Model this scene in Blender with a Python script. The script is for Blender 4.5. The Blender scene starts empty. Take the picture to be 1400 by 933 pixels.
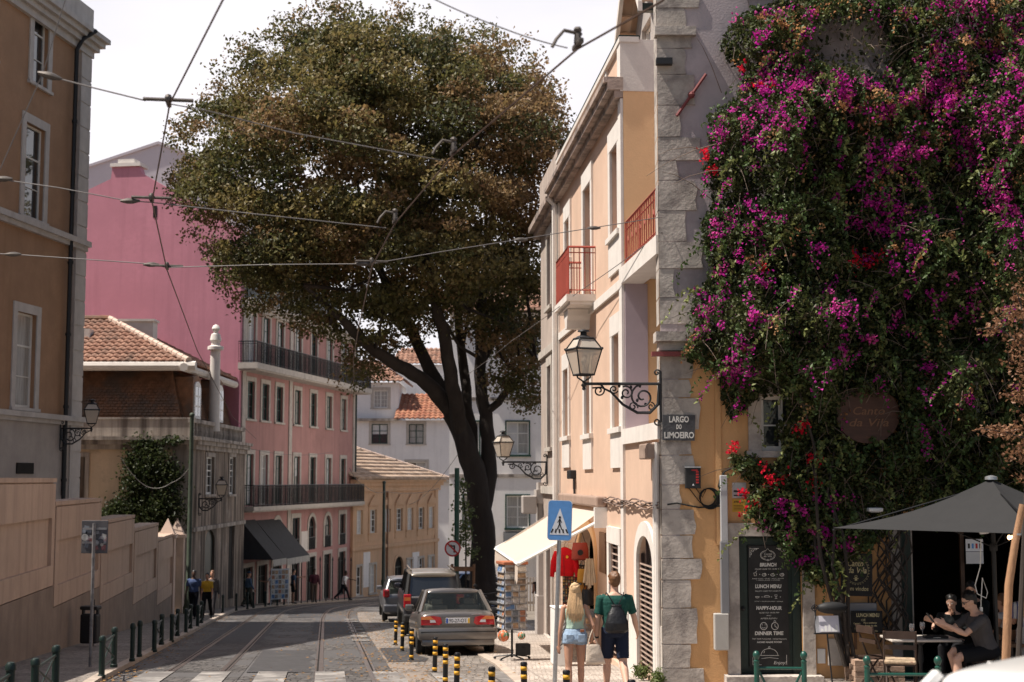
import bpy,bmesh,math,random
import numpy as np
from mathutils import Vector,Matrix
random.seed(7)
rng=np.random.default_rng(11)
scene=bpy.context.scene
R=math.radians
# camera
CAM_H=1.85
PITCH=R(5.58)
FPX=1944.0
cam_d=bpy.data.cameras.new('Camera')
cam_d.lens=50;cam_d.sensor_width=36
cam_d.clip_start=0.1;cam_d.clip_end=3000
cam_d.dof.use_dof=True;cam_d.dof.focus_distance=23.0;cam_d.dof.aperture_fstop=2.2
cam=bpy.data.objects.new('Camera',cam_d)
cam.location=(0,0,CAM_H);cam.rotation_euler=(R(90)+PITCH,0,0)
scene.collection.objects.link(cam);scene.camera=cam
# light
SUN_AZ=R(-99)
SUN_EL=R(61)
w=bpy.data.worlds.new('World');scene.world=w;w.use_nodes=True
nt=w.node_tree;nt.nodes.clear()
sky=nt.nodes.new('ShaderNodeTexSky');sky.sky_type='NISHITA'
sky.sun_disc=False;sky.sun_elevation=SUN_EL;sky.sun_rotation=SUN_AZ
sky.air_density=1.2;sky.dust_density=2.0;sky.ozone_density=1.0
L=nt.links.new
tcw=nt.nodes.new('ShaderNodeTexCoord')
mpw=nt.nodes.new('ShaderNodeMapping');mpw.inputs['Scale'].default_value=(1.2,1.2,3.0)
nzw=nt.nodes.new('ShaderNodeTexNoise');nzw.inputs['Scale'].default_value=1.6;nzw.inputs['Detail'].default_value=7
rmw=nt.nodes.new('ShaderNodeMapRange')
rmw.inputs['From Min'].default_value=.36;rmw.inputs['From Max'].default_value=.60
rmw.inputs['To Min'].default_value=.75;rmw.inputs['To Max'].default_value=1.0
dtw=nt.nodes.new('ShaderNodeVectorMath');dtw.operation='DOT_PRODUCT';dtw.inputs[1].default_value=Vector((0,.96,.22)).normalized()
rdw=nt.nodes.new('ShaderNodeMapRange');rdw.interpolation_type='SMOOTHSTEP'
rdw.inputs['From Min'].default_value=.50;rdw.inputs['From Max'].default_value=.88;rdw.inputs['To Min'].default_value=.03;rdw.inputs['To Max'].default_value=1.0
muw=nt.nodes.new('ShaderNodeMath');muw.operation='MULTIPLY'
mxw=nt.nodes.new('ShaderNodeMix');mxw.data_type='RGBA'
mxw.inputs[7].default_value=(12.2,11.8,12.4,1)
bg=nt.nodes.new('ShaderNodeBackground');bg.inputs['Strength'].default_value=0.06
ow=nt.nodes.new('ShaderNodeOutputWorld')
L(tcw.outputs['Generated'],mpw.inputs['Vector']);L(mpw.outputs[0],nzw.inputs['Vector'])
L(nzw.outputs['Fac'],rmw.inputs['Value']);L(tcw.outputs['Generated'],dtw.inputs[0]);L(dtw.outputs['Value'],rdw.inputs['Value'])
L(rmw.outputs[0],muw.inputs[0]);L(rdw.outputs[0],muw.inputs[1]);L(muw.outputs[0],mxw.inputs[0])
L(sky.outputs[0],mxw.inputs[6]);L(mxw.outputs[2],bg.inputs['Color']);L(bg.outputs[0],ow.inputs[0])
sd=bpy.data.lights.new('sun','SUN');sd.energy=5.0;sd.angle=R(.55);sd.color=(1,.925,.83)
sun=bpy.data.objects.new('sun',sd);scene.collection.objects.link(sun)
to_sun=Vector((math.sin(SUN_AZ)*math.cos(SUN_EL),math.cos(SUN_AZ)*math.cos(SUN_EL),math.sin(SUN_EL)))
sun.rotation_euler=to_sun.to_track_quat('Z','Y').to_euler()
sun.location=(-30,30,60)
vs=scene.view_settings
scene.display_settings.display_device='sRGB'
vs.view_transform='Standard';vs.look='None';vs.gamma=1;vs.use_curve_mapping=False
vs.exposure=0.55
scene.cycles.max_bounces=6;scene.cycles.diffuse_bounces=4;scene.cycles.glossy_bounces=3
scene.cycles.transmission_bounces=4;scene.cycles.transparent_max_bounces=6
scene.cycles.use_denoising=True;scene.cycles.sample_clamp_indirect=6
scene.cycles.caustics_reflective=False;scene.cycles.caustics_refractive=False
# pixel geometry
CP,SP=math.cos(PITCH),math.sin(PITCH)
SLOPE=.0615
def ray(px,py):
    dx=(px-700)/FPX;dy=(466.5-py)/FPX
    return Vector((dx,CP-dy*SP,SP+dy*CP))
def P(px,py,Y):
    d=ray(px,py);return Vector((0,0,CAM_H))+d*(Y/d.y)
def gz(Y):
    return-SLOPE*max(min(Y,130),-60)-(max(Y,130)-130)*.012
def G(px,py,h=0.0):
    d=ray(px,py);t=-(CAM_H-h)/(d.z+SLOPE*d.y)
    return Vector((0,0,CAM_H))+d*t
def PX(px,Y):
    return(px-700)/FPX*Y*1.005
# scene helpers
COL=scene.collection
def link(o,parent=None):
    COL.objects.link(o)
    if parent is not None:o.parent=parent
    return o
def tag(o,label=None,cat=None,group=None,kind=None):
    if label:o['label']=label
    if cat:o['category']=cat
    if group:o['group']=group
    if kind:o['kind']=kind
    return o
def thing(name,label,cat,loc=(0,0,0),rz=0,group=None):
    o=bpy.data.objects.new(name,None);o.empty_display_size=.3
    o.location=loc;o.rotation_euler=(0,0,rz)
    link(o);return tag(o,label,cat,group)
KIDS={}
def copy_tree(o,parent=None):
    c=o.copy();link(c)
    if parent is not None:c.parent=parent
    for ch in[x for x in COL.objects if x.parent==o]:copy_tree(ch,c)
    return c
def dup(o,loc,rz=None,label=None,group=None):
    c=copy_tree(o);c.location=loc
    if rz is not None:c.rotation_euler=(0,0,rz)
    if label:c['label']=label
    if group:c['group']=group
    return c
class MB:
    """collects shapes, builds ONE mesh object"""
    def __init__(s):s.v=[];s.f=[];s.uv=None
    def face(s,pts):
        n=len(s.v);s.v+=[tuple(p)for p in pts];s.f.append(tuple(range(n,n+len(pts))));return s
    def raw(s,vs,fs,M=None):
        n=len(s.v)
        s.v+=[tuple(M@Vector(p))if M is not None else tuple(p)for p in vs]
        s.f+=[tuple(i+n for i in f)for f in fs];return s
    def box(s,x0,x1,y0,y1,z0,z1,M=None):
        v=[(x0,y0,z0),(x1,y0,z0),(x1,y1,z0),(x0,y1,z0),(x0,y0,z1),(x1,y0,z1),(x1,y1,z1),(x0,y1,z1)]
        return s.raw(v,[(0,3,2,1),(4,5,6,7),(0,1,5,4),(1,2,6,5),(2,3,7,6),(3,0,4,7)],M)
    def bevbox(s,x0,x1,y0,y1,z0,z1,b=.02,M=None):
        bm=bmesh.new();bmesh.ops.create_cube(bm,size=1)
        for v in bm.verts:v.co=Vector((x0+(v.co.x+.5)*(x1-x0),y0+(v.co.y+.5)*(y1-y0),z0+(v.co.z+.5)*(z1-z0)))
        bmesh.ops.bevel(bm,geom=bm.edges[:],offset=b,segments=2,affect='EDGES',profile=.5)
        bm.verts.index_update()
        s.raw([v.co.copy()for v in bm.verts],[[v.index for v in f.verts]for f in bm.faces],M);bm.free();return s
    def prism(s,poly,y0,y1,M=None):
        n=len(poly)
        v=[(p[0],y0,p[1])for p in poly]+[(p[0],y1,p[1])for p in poly]
        f=[tuple(range(n)),tuple(range(2*n-1,n-1,-1))]
        f+=[(i,n+i,n+(i+1)%n,(i+1)%n)for i in range(n)]
        return s.raw(v,f,M)
    def slab(s,poly,z0,z1,M=None):
        n=len(poly)
        v=[(p[0],p[1],z0)for p in poly]+[(p[0],p[1],z1)for p in poly]
        f=[tuple(range(n-1,-1,-1)),tuple(range(n,2*n))]
        f+=[(i,(i+1)%n,n+(i+1)%n,n+i)for i in range(n)]
        return s.raw(v,f,M)
    def tube(s,pts,r,n=8,cap=True,M=None,sq=1.0):
        pts=[Vector(p)for p in pts]
        if not hasattr(r,'__len__'):r=[r]*len(pts)
        v=[];f=[];prev=None
        for i,p in enumerate(pts):
            a=pts[max(i-1,0)];b=pts[min(i+1,len(pts)-1)]
            d=(b-a)
            if d.length<1e-9:d=Vector((0,0,1))
            d.normalize()
            if prev is None:
                u=d.cross(Vector((0,0,1)))
                if u.length<.05:u=d.cross(Vector((0,1,0)))
            else:
                u=prev-d*prev.dot(d)
                if u.length<1e-6:u=d.cross(Vector((0,1,0)))
            u.normalize();prev=u;wv=d.cross(u)
            for k in range(n):
                t=2*math.pi*k/n
                v.append(p+u*(math.cos(t)*r[i])+wv*(math.sin(t)*r[i]*sq))
        for i in range(len(pts)-1):
            for k in range(n):
                k2=(k+1)%n
                f.append((i*n+k,i*n+k2,(i+1)*n+k2,(i+1)*n+k))
        if cap:
            f.append(tuple(range(n-1,-1,-1)));f.append(tuple(range((len(pts)-1)*n,len(pts)*n)))
        return s.raw(v,f,M)
    def lathe(s,prof,n=16,M=None,c=(0,0)):
        v=[];f=[]
        for r,z in prof:
            for k in range(n):
                t=2*math.pi*k/n;v.append((c[0]+r*math.cos(t),c[1]+r*math.sin(t),z))
        m=len(prof)
        for i in range(m-1):
            for k in range(n):
                k2=(k+1)%n;f.append((i*n+k,i*n+k2,(i+1)*n+k2,(i+1)*n+k))
        if prof[0][0]>1e-4:f.append(tuple(range(n-1,-1,-1)))
        if prof[-1][0]>1e-4:f.append(tuple(range((m-1)*n,m*n)))
        return s.raw(v,f,M)
    def ball(s,c,r,n=12,sc=(1,1,1),M=None):
        v=[];f=[];m=max(n//2,4)
        for i in range(m+1):
            ph=math.pi*i/m
            for k in range(n):
                t=2*math.pi*k/n
                v.append((c[0]+r*sc[0]*math.sin(ph)*math.cos(t),c[1]+r*sc[1]*math.sin(ph)*math.sin(t),c[2]-r*sc[2]*math.cos(ph)))
        for i in range(m):
            for k in range(n):
                k2=(k+1)%n;f.append((i*n+k,i*n+k2,(i+1)*n+k2,(i+1)*n+k))
        return s.raw(v,f,M)
    def disc(s,c,r,n=24,ry=None):
        ry=ry or r
        return s.face([(c[0]+r*math.cos(2*math.pi*k/n),c[1],c[2]+ry*math.sin(2*math.pi*k/n))for k in range(n)])
    def build(s,name,m,parent=None,smooth=False,loc=None,rz=0):
        me=bpy.data.meshes.new(name);me.from_pydata(s.v,[],s.f)
        if smooth=='auto':
            me.shade_smooth()if hasattr(me,'shade_smooth')else None
            bm=bmesh.new();bm.from_mesh(me);bmesh.ops.remove_doubles(bm,verts=bm.verts,dist=1e-5)
            for e in bm.edges:
                if len(e.link_faces)==2 and e.calc_face_angle(0)>R(38):e.smooth=False
            for f in bm.faces:f.smooth=True
            bmesh.ops.recalc_face_normals(bm,faces=bm.faces);bm.to_mesh(me);bm.free()
        else:
            bm=bmesh.new();bm.from_mesh(me);bmesh.ops.remove_doubles(bm,verts=bm.verts,dist=1e-6)
            if smooth:
                for f in bm.faces:f.smooth=True
            bmesh.ops.recalc_face_normals(bm,faces=bm.faces);bm.to_mesh(me);bm.free()
        ms=m if isinstance(m,(list,tuple))else[m]
        for x in ms:me.materials.append(x)
        o=bpy.data.objects.new(name,me)
        if loc is not None:o.location=loc
        o.rotation_euler=(0,0,rz)
        return link(o,parent)
def np_mesh(name,verts,faces,m,parent=None,col=None,smooth=False):
    """verts (n,3), faces (k,q) all the same size; optional per-face colour"""
    me=bpy.data.meshes.new(name)
    nv,(nf,q)=len(verts),faces.shape
    me.vertices.add(nv);me.vertices.foreach_set('co',np.ascontiguousarray(verts,dtype=np.float32).ravel())
    me.loops.add(nf*q);me.loops.foreach_set('vertex_index',np.ascontiguousarray(faces,dtype=np.int32).ravel())
    me.polygons.add(nf);me.polygons.foreach_set('loop_start',np.arange(0,nf*q,q,dtype=np.int32))
    me.update(calc_edges=True)
    if col is not None:
        a=me.color_attributes.new('tint','FLOAT_COLOR','CORNER')
        c=np.ones((nf,q,4),dtype=np.float32);c[:,:,:3]=col[:,None,:]
        a.data.foreach_set('color',c.ravel())
    if smooth:me.polygons.foreach_set('use_smooth',np.ones(nf,dtype=bool))
    me.materials.append(m)
    o=bpy.data.objects.new(name,me);return link(o,parent)
# materials
MATS={}
def pm(name,col,rough=.75,var=.12,scale=3.0,bump=0.0,bscale=30.0,metal=0.0,spec=.35,streak=0.0,scol=None,
       patch=0.0,pcol=None,pscale=.8,coat=0.0,stretch=(1,1,1),pmin=.55,pmax=.68,smin=.5,smax=.74):
    if name in MATS:return MATS[name]
    m=bpy.data.materials.new(name);m.use_nodes=True;MATS[name]=m
    n=m.node_tree.nodes;l=m.node_tree.links.new;b=n['Principled BSDF']
    b.inputs['Roughness'].default_value=rough;b.inputs['Metallic'].default_value=metal
    b.inputs['Specular IOR Level'].default_value=spec;b.inputs['Coat Weight'].default_value=coat
    tc=n.new('ShaderNodeTexCoord');mp=n.new('ShaderNodeMapping');mp.inputs['Scale'].default_value=stretch
    l(tc.outputs['Object'],mp.inputs['Vector']);V=mp.outputs[0]
    def noise(sc,det=5,vec=None,rg=.55):
        t=n.new('ShaderNodeTexNoise');t.inputs['Scale'].default_value=sc;t.inputs['Detail'].default_value=det
        t.inputs['Roughness'].default_value=rg;l(vec or V,t.inputs['Vector']);return t.outputs['Fac']
    def mix(fac,a,c,mode='MIX'):
        x=n.new('ShaderNodeMix');x.data_type='RGBA';x.blend_type=mode
        for i,s in((0,fac),(6,a),(7,c)):
            if hasattr(s,'node'):l(s,x.inputs[i])
            elif i==0:x.inputs[0].default_value=s
            else:x.inputs[i].default_value=(*s[:3],1)
        return x.outputs[2]
    def mr(v,a,c,lo=0,hi=1):
        x=n.new('ShaderNodeMapRange');l(v,x.inputs['Value'])
        for k,val in(('From Min',a),('From Max',c),('To Min',lo),('To Max',hi)):x.inputs[k].default_value=val
        return x.outputs[0]
    lo=tuple(max(0,c*(1-var))for c in col);hi=tuple(min(1,c*(1+var))for c in col)
    out=mix(mr(noise(scale),.3,.7),lo,hi)
    if var>0:out=mix(mr(noise(scale*9,3),.35,.65,0,.5),out,tuple(c*.93 for c in col))
    if patch>0:out=mix(mr(noise(pscale,8,rg=.65),pmin,pmax,0,patch),out,pcol or tuple(c*.55 for c in col))
    if streak>0:
        mp2=n.new('ShaderNodeMapping');mp2.inputs['Scale'].default_value=(2.6,2.6,.16);l(tc.outputs['Object'],mp2.inputs['Vector'])
        s1=mr(noise(1.0,6,mp2.outputs[0],.6),smin,smax,0,streak)
        out=mix(s1,out,scol or tuple(c*.5 for c in col))
    l(out,b.inputs['Base Color'])
    if bump>0:
        bp=n.new('ShaderNodeBump');bp.inputs['Strength'].default_value=bump;bp.inputs['Distance'].default_value=.02
        l(noise(bscale,4),bp.inputs['Height']);l(bp.outputs[0],b.inputs['Normal'])
    return m
def leafmat(name,rough=.5,trans=.3,spec=.4):
    m=bpy.data.materials.new(name);m.use_nodes=True;MATS[name]=m
    n=m.node_tree.nodes;l=m.node_tree.links.new;b=n['Principled BSDF']
    at=n.new('ShaderNodeAttribute');at.attribute_name='tint'
    b.inputs['Roughness'].default_value=rough;b.inputs['Specular IOR Level'].default_value=spec
    l(at.outputs['Color'],b.inputs['Base Color'])
    tr=n.new('ShaderNodeBsdfTranslucent');l(at.outputs['Color'],tr.inputs['Color'])
    mx=n.new('ShaderNodeMixShader');mx.inputs[0].default_value=trans
    l(b.outputs[0],mx.inputs[1]);l(tr.outputs[0],mx.inputs[2]);l(mx.outputs[0],n['Material Output'].inputs['Surface'])
    return m
def cobble(name,c1,c2,joint,size=9.0,bump=.5,patch=None,psc=.35,rot=0,pth=(.5,.6)):
    m=bpy.data.materials.new(name);m.use_nodes=True;MATS[name]=m
    n=m.node_tree.nodes;l=m.node_tree.links.new;b=n['Principled BSDF'];b.inputs['Roughness'].default_value=.7
    b.inputs['Specular IOR Level'].default_value=.3
    tc=n.new('ShaderNodeTexCoord');mp=n.new('ShaderNodeMapping');mp.inputs['Rotation'].default_value=(0,0,rot);l(tc.outputs['Object'],mp.inputs[0])
    vo=n.new('ShaderNodeTexVoronoi');vo.inputs['Scale'].default_value=size;vo.inputs['Randomness'].default_value=.55;l(mp.outputs[0],vo.inputs['Vector'])
    ve=n.new('ShaderNodeTexVoronoi');ve.feature='DISTANCE_TO_EDGE';ve.inputs['Scale'].default_value=size;ve.inputs['Randomness'].default_value=.55;l(mp.outputs[0],ve.inputs['Vector'])
    sep=n.new('ShaderNodeSeparateColor');l(vo.outputs['Color'],sep.inputs[0])
    mx=n.new('ShaderNodeMix');mx.data_type='RGBA';l(sep.outputs[0],mx.inputs[0]);mx.inputs[6].default_value=(*c1,1);mx.inputs[7].default_value=(*c2,1)
    nz=n.new('ShaderNodeTexNoise');nz.inputs['Scale'].default_value=.55;nz.inputs['Detail'].default_value=8;nz.inputs['Roughness'].default_value=.65;l(mp.outputs[0],nz.inputs['Vector'])
    r0=n.new('ShaderNodeMapRange');l(nz.outputs['Fac'],r0.inputs['Value']);r0.inputs['From Min'].default_value=.3;r0.inputs['From Max'].default_value=.7;r0.inputs['To Min'].default_value=.62;r0.inputs['To Max'].default_value=1.15
    mu=n.new('ShaderNodeMix');mu.data_type='RGBA';mu.blend_type='MULTIPLY';mu.inputs[0].default_value=1;l(mx.outputs[2],mu.inputs[6]);l(r0.outputs[0],mu.inputs[7])
    rj=n.new('ShaderNodeMapRange');l(ve.outputs['Distance'],rj.inputs['Value']);rj.inputs['From Min'].default_value=.02;rj.inputs['From Max'].default_value=.09
    mj=n.new('ShaderNodeMix');mj.data_type='RGBA';l(rj.outputs[0],mj.inputs[0]);mj.inputs[6].default_value=(*joint,1);l(mu.outputs[2],mj.inputs[7])
    out=mj.outputs[2];hgt=rj.outputs[0]
    if patch:
        n2=n.new('ShaderNodeTexNoise');n2.inputs['Scale'].default_value=psc;n2.inputs['Detail'].default_value=4;l(mp.outputs[0],n2.inputs['Vector'])
        r2=n.new('ShaderNodeMapRange');l(n2.outputs['Fac'],r2.inputs['Value']);r2.inputs['From Min'].default_value=pth[0];r2.inputs['From Max'].default_value=pth[1]
        n3=n.new('ShaderNodeTexNoise');n3.inputs['Scale'].default_value=60;n3.inputs['Detail'].default_value=3;l(mp.outputs[0],n3.inputs['Vector'])
        r3=n.new('ShaderNodeMapRange');l(n3.outputs['Fac'],r3.inputs['Value']);r3.inputs['To Min'].default_value=.6;r3.inputs['To Max'].default_value=1.4
        mp3=n.new('ShaderNodeMix');mp3.data_type='RGBA';mp3.blend_type='MULTIPLY';mp3.inputs[0].default_value=1;mp3.inputs[6].default_value=(*patch,1);l(r3.outputs[0],mp3.inputs[7])
        m4=n.new('ShaderNodeMix');m4.data_type='RGBA';l(r2.outputs[0],m4.inputs[0]);l(out,m4.inputs[6]);l(mp3.outputs[2],m4.inputs[7]);out=m4.outputs[2]
        m5=n.new('ShaderNodeMix');l(r2.outputs[0],m5.inputs[0]);l(hgt,m5.inputs[2]);m5.inputs[3].default_value=.8;hgt=m5.outputs[0]
    l(out,b.inputs['Base Color'])
    bp=n.new('ShaderNodeBump');bp.inputs['Strength'].default_value=bump;bp.inputs['Distance'].default_value=.015;l(hgt,bp.inputs['Height']);l(bp.outputs[0],b.inputs['Normal'])
    return m
def tilemat(name,c1,c2,dirt,dirt_amt=.5):
    """per-tile colours from the tile index stored in the UV map"""
    m=bpy.data.materials.new(name);m.use_nodes=True;MATS[name]=m
    n=m.node_tree.nodes;l=m.node_tree.links.new;b=n['Principled BSDF'];b.inputs['Roughness'].default_value=.8;b.inputs['Specular IOR Level'].default_value=.2
    at=n.new('ShaderNodeAttribute');at.attribute_name='tint'
    sp=n.new('ShaderNodeSeparateColor');l(at.outputs['Color'],sp.inputs[0])
    mx=n.new('ShaderNodeMix');mx.data_type='RGBA';l(sp.outputs[0],mx.inputs[0]);mx.inputs[6].default_value=(*c1,1);mx.inputs[7].default_value=(*c2,1)
    tc=n.new('ShaderNodeTexCoord');nz=n.new('ShaderNodeTexNoise');nz.inputs['Scale'].default_value=1.3;nz.inputs['Detail'].default_value=7;l(tc.outputs['Object'],nz.inputs['Vector'])
    r=n.new('ShaderNodeMapRange');l(nz.outputs['Fac'],r.inputs['Value']);r.inputs['From Min'].default_value=.45;r.inputs['From Max'].default_value=.7;r.inputs['To Max'].default_value=dirt_amt
    m2=n.new('ShaderNodeMix');m2.data_type='RGBA';l(r.outputs[0],m2.inputs[0]);l(mx.outputs[2],m2.inputs[6]);m2.inputs[7].default_value=(*dirt,1)
    l(m2.outputs[2],b.inputs['Base Color']);return m
def glassmat(name,col,rough=.04,spec=.8):
    if name in MATS:return MATS[name]
    m=pm(name,col,rough=rough,var=.25,scale=1.2,spec=spec,coat=.4);return m
def thin_glass(name,tint=(.75,.78,.72),fac=.75,base=None):
    m=bpy.data.materials.new(name);m.use_nodes=True;MATS[name]=m
    n=m.node_tree.nodes;l=m.node_tree.links.new;b=n['Principled BSDF']
    b.inputs['Base Color'].default_value=(*(base or tint),1);b.inputs['Roughness'].default_value=.05
    t=n.new('ShaderNodeBsdfTransparent');t.inputs[0].default_value=(*tint,1)
    mx=n.new('ShaderNodeMixShader');mx.inputs[0].default_value=fac
    l(b.outputs[0],mx.inputs[1]);l(t.outputs[0],mx.inputs[2]);l(mx.outputs[0],n['Material Output'].inputs['Surface']);return m
M_IRON=pm('wrought_iron',(.018,.018,.02),rough=.5,var=.3,scale=20,spec=.4)
M_GREEN=pm('green_paint',(.012,.07,.05),rough=.35,var=.2,scale=12,spec=.5)
M_GREENDK=pm('dark_green_paint',(.012,.026,.022),rough=.45,var=.25,scale=12)
M_BLACK=pm('black_paint',(.012,.012,.013),rough=.4,var=.2,scale=10)
M_YEL=pm('yellow_band_paint',(.75,.38,.03),rough=.5,var=.2,scale=25)
M_STEEL=pm('galvanised_steel',(.42,.43,.44),rough=.4,var=.15,scale=20,metal=.7)
M_WHITE=pm('white_paint',(.78,.77,.74),rough=.55,var=.06,scale=8)
M_LIME=pm('limestone',(.50,.45,.40),rough=.85,var=.16,scale=4,bump=.25,bscale=25,patch=.5,pcol=(.24,.21,.19),pscale=2.2)
M_LIMEW=pm('whitewashed_stone',(.72,.67,.62),rough=.85,var=.08,scale=4,bump=.15,bscale=25,streak=.25,scol=(.42,.37,.33))
M_RUBBER=pm('rubber',(.015,.015,.015),rough=.8,var=.3,scale=20)
M_WOOD=pm('brown_wood',(.20,.105,.055),rough=.65,var=.3,scale=6,stretch=(4,4,.6),bump=.2)
M_SASH=pm('white_sash_paint',(.74,.73,.70),rough=.5,var=.05)
M_SASHGREEN=pm('green_sash_paint',(.02,.06,.045),rough=.45,var=.1)
M_SASHRED=pm('oxblood_sash_paint',(.20,.05,.04),rough=.5,var=.15)
M_GLASS=glassmat('window_glass',(.03,.035,.04))
M_CURTAIN=pm('curtained_glass',(.40,.39,.37),rough=.08,var=.3,scale=3,spec=.7,stretch=(6,6,.5))
M_BLIND=pm('pale_shutter',(.60,.60,.60),rough=.4,var=.12,scale=3)
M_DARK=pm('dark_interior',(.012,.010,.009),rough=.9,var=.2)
# building kit
class Facade:
    """vertical plane: local x along the wall (left to right seen from outside), local -y outward, z up (world height)"""
    def __init__(s,ox,oy,ux,uy,root=None):
        u=Vector((ux,uy,0)).normalized();s.u=u;s.o=Vector((ox,oy,0))
        s.n=Vector((-u.y,u.x,0))
        s.W=Matrix(((u.x,s.n.x,0,ox),(u.y,s.n.y,0,oy),(0,0,1,0),(0,0,0,1)))
        s.root=root
        s.M=(Matrix.Translation(root.location).inverted()@s.W)if root is not None else s.W
    def at(s,px,py,off=0.0):
        d=ray(px,py);c=Vector((0,0,CAM_H));o=s.o+s.n*off
        t=(o-c).dot(s.n)/d.dot(s.n);p=c+d*t
        return(p-s.o).dot(s.u),p.z
    def rect(s,l,t,r,b):
        xm=(l+r)/2
        x0,_=s.at(l,(t+b)/2);x1,_=s.at(r,(t+b)/2)
        return(x0,x1,s.at(xm,b)[1],s.at(xm,t)[1])
    def world(s,x,y,z):return s.W@Vector((x,y,z))
def wall_holes(mb,x0,x1,z0,z1,ops,rev,M,z0f=None):
    """wall face at y=0 with real openings; ops: (xa, xb, za, zb, rise); z0f(x) gives a sloping foot"""
    xs=sorted({x0,x1}|{v for o in ops for v in(o[0],o[1])if x0<v<x1})
    zs=sorted({z0,z1}|{v for o in ops for v in(o[2],o[3])if z0<v<z1})
    for i in range(len(xs)-1):
        for j in range(len(zs)-1):
            cx,cz=(xs[i]+xs[i+1])/2,(zs[j]+zs[j+1])/2
            if any(o[0]<cx<o[1]and o[2]<cz<o[3]for o in ops):continue
            mb.raw([(xs[i],0,zs[j]),(xs[i+1],0,zs[j]),(xs[i+1],0,zs[j+1]),(xs[i],0,zs[j+1])],[(0,1,2,3)],M)
    for o in ops:
        xa,xb,za,zb=o[:4];rise=o[4]if len(o)>4 else 0
        zt=zb-rise
        mb.raw([(xa,0,za),(xa,rev,za),(xa,rev,zt),(xa,0,zt)],[(0,1,2,3)],M)
        mb.raw([(xb,0,za),(xb,0,zt),(xb,rev,zt),(xb,rev,za)],[(0,1,2,3)],M)
        mb.raw([(xa,0,za),(xb,0,za),(xb,rev,za),(xa,rev,za)],[(0,1,2,3)],M)
        if not rise:
            mb.raw([(xa,0,zb),(xa,rev,zb),(xb,rev,zb),(xb,0,zb)],[(0,1,2,3)],M)
        else:
            pts=arch_pts(xa,xb,zt,rise)
            for k in range(len(pts)-1):
                a,b=pts[k],pts[k+1]
                mb.raw([(a[0],0,a[1]),(b[0],0,b[1]),(b[0],rev,b[1]),(a[0],rev,a[1])],[(0,1,2,3)],M)
                mb.raw([(a[0],0,a[1]),(a[0],0,zb),(b[0],0,zb),(b[0],0,b[1])],[(0,1,2,3)],M)
def arch_pts(xa,xb,zt,rise,n=12):
    c=(xa+xb)/2;r=(xb-xa)/2
    return[(c-r*math.cos(math.pi*k/n),zt+rise*math.sin(math.pi*k/n))for k in range(n+1)]
def shell(mb,x0,x1,y1,z0,z1,M,top=True,y0=0):
    mb.raw([(x0,y0,z0),(x0,y0,z1),(x0,y1,z1),(x0,y1,z0)],[(0,1,2,3)],M)
    mb.raw([(x1,y0,z0),(x1,y1,z0),(x1,y1,z1),(x1,y0,z1)],[(0,1,2,3)],M)
    mb.raw([(x0,y1,z0),(x0,y1,z1),(x1,y1,z1),(x1,y1,z0)],[(0,1,2,3)],M)
    if top:mb.raw([(x0,y0,z1),(x1,y0,z1),(x1,y1,z1),(x0,y1,z1)],[(0,1,2,3)],M)
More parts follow.
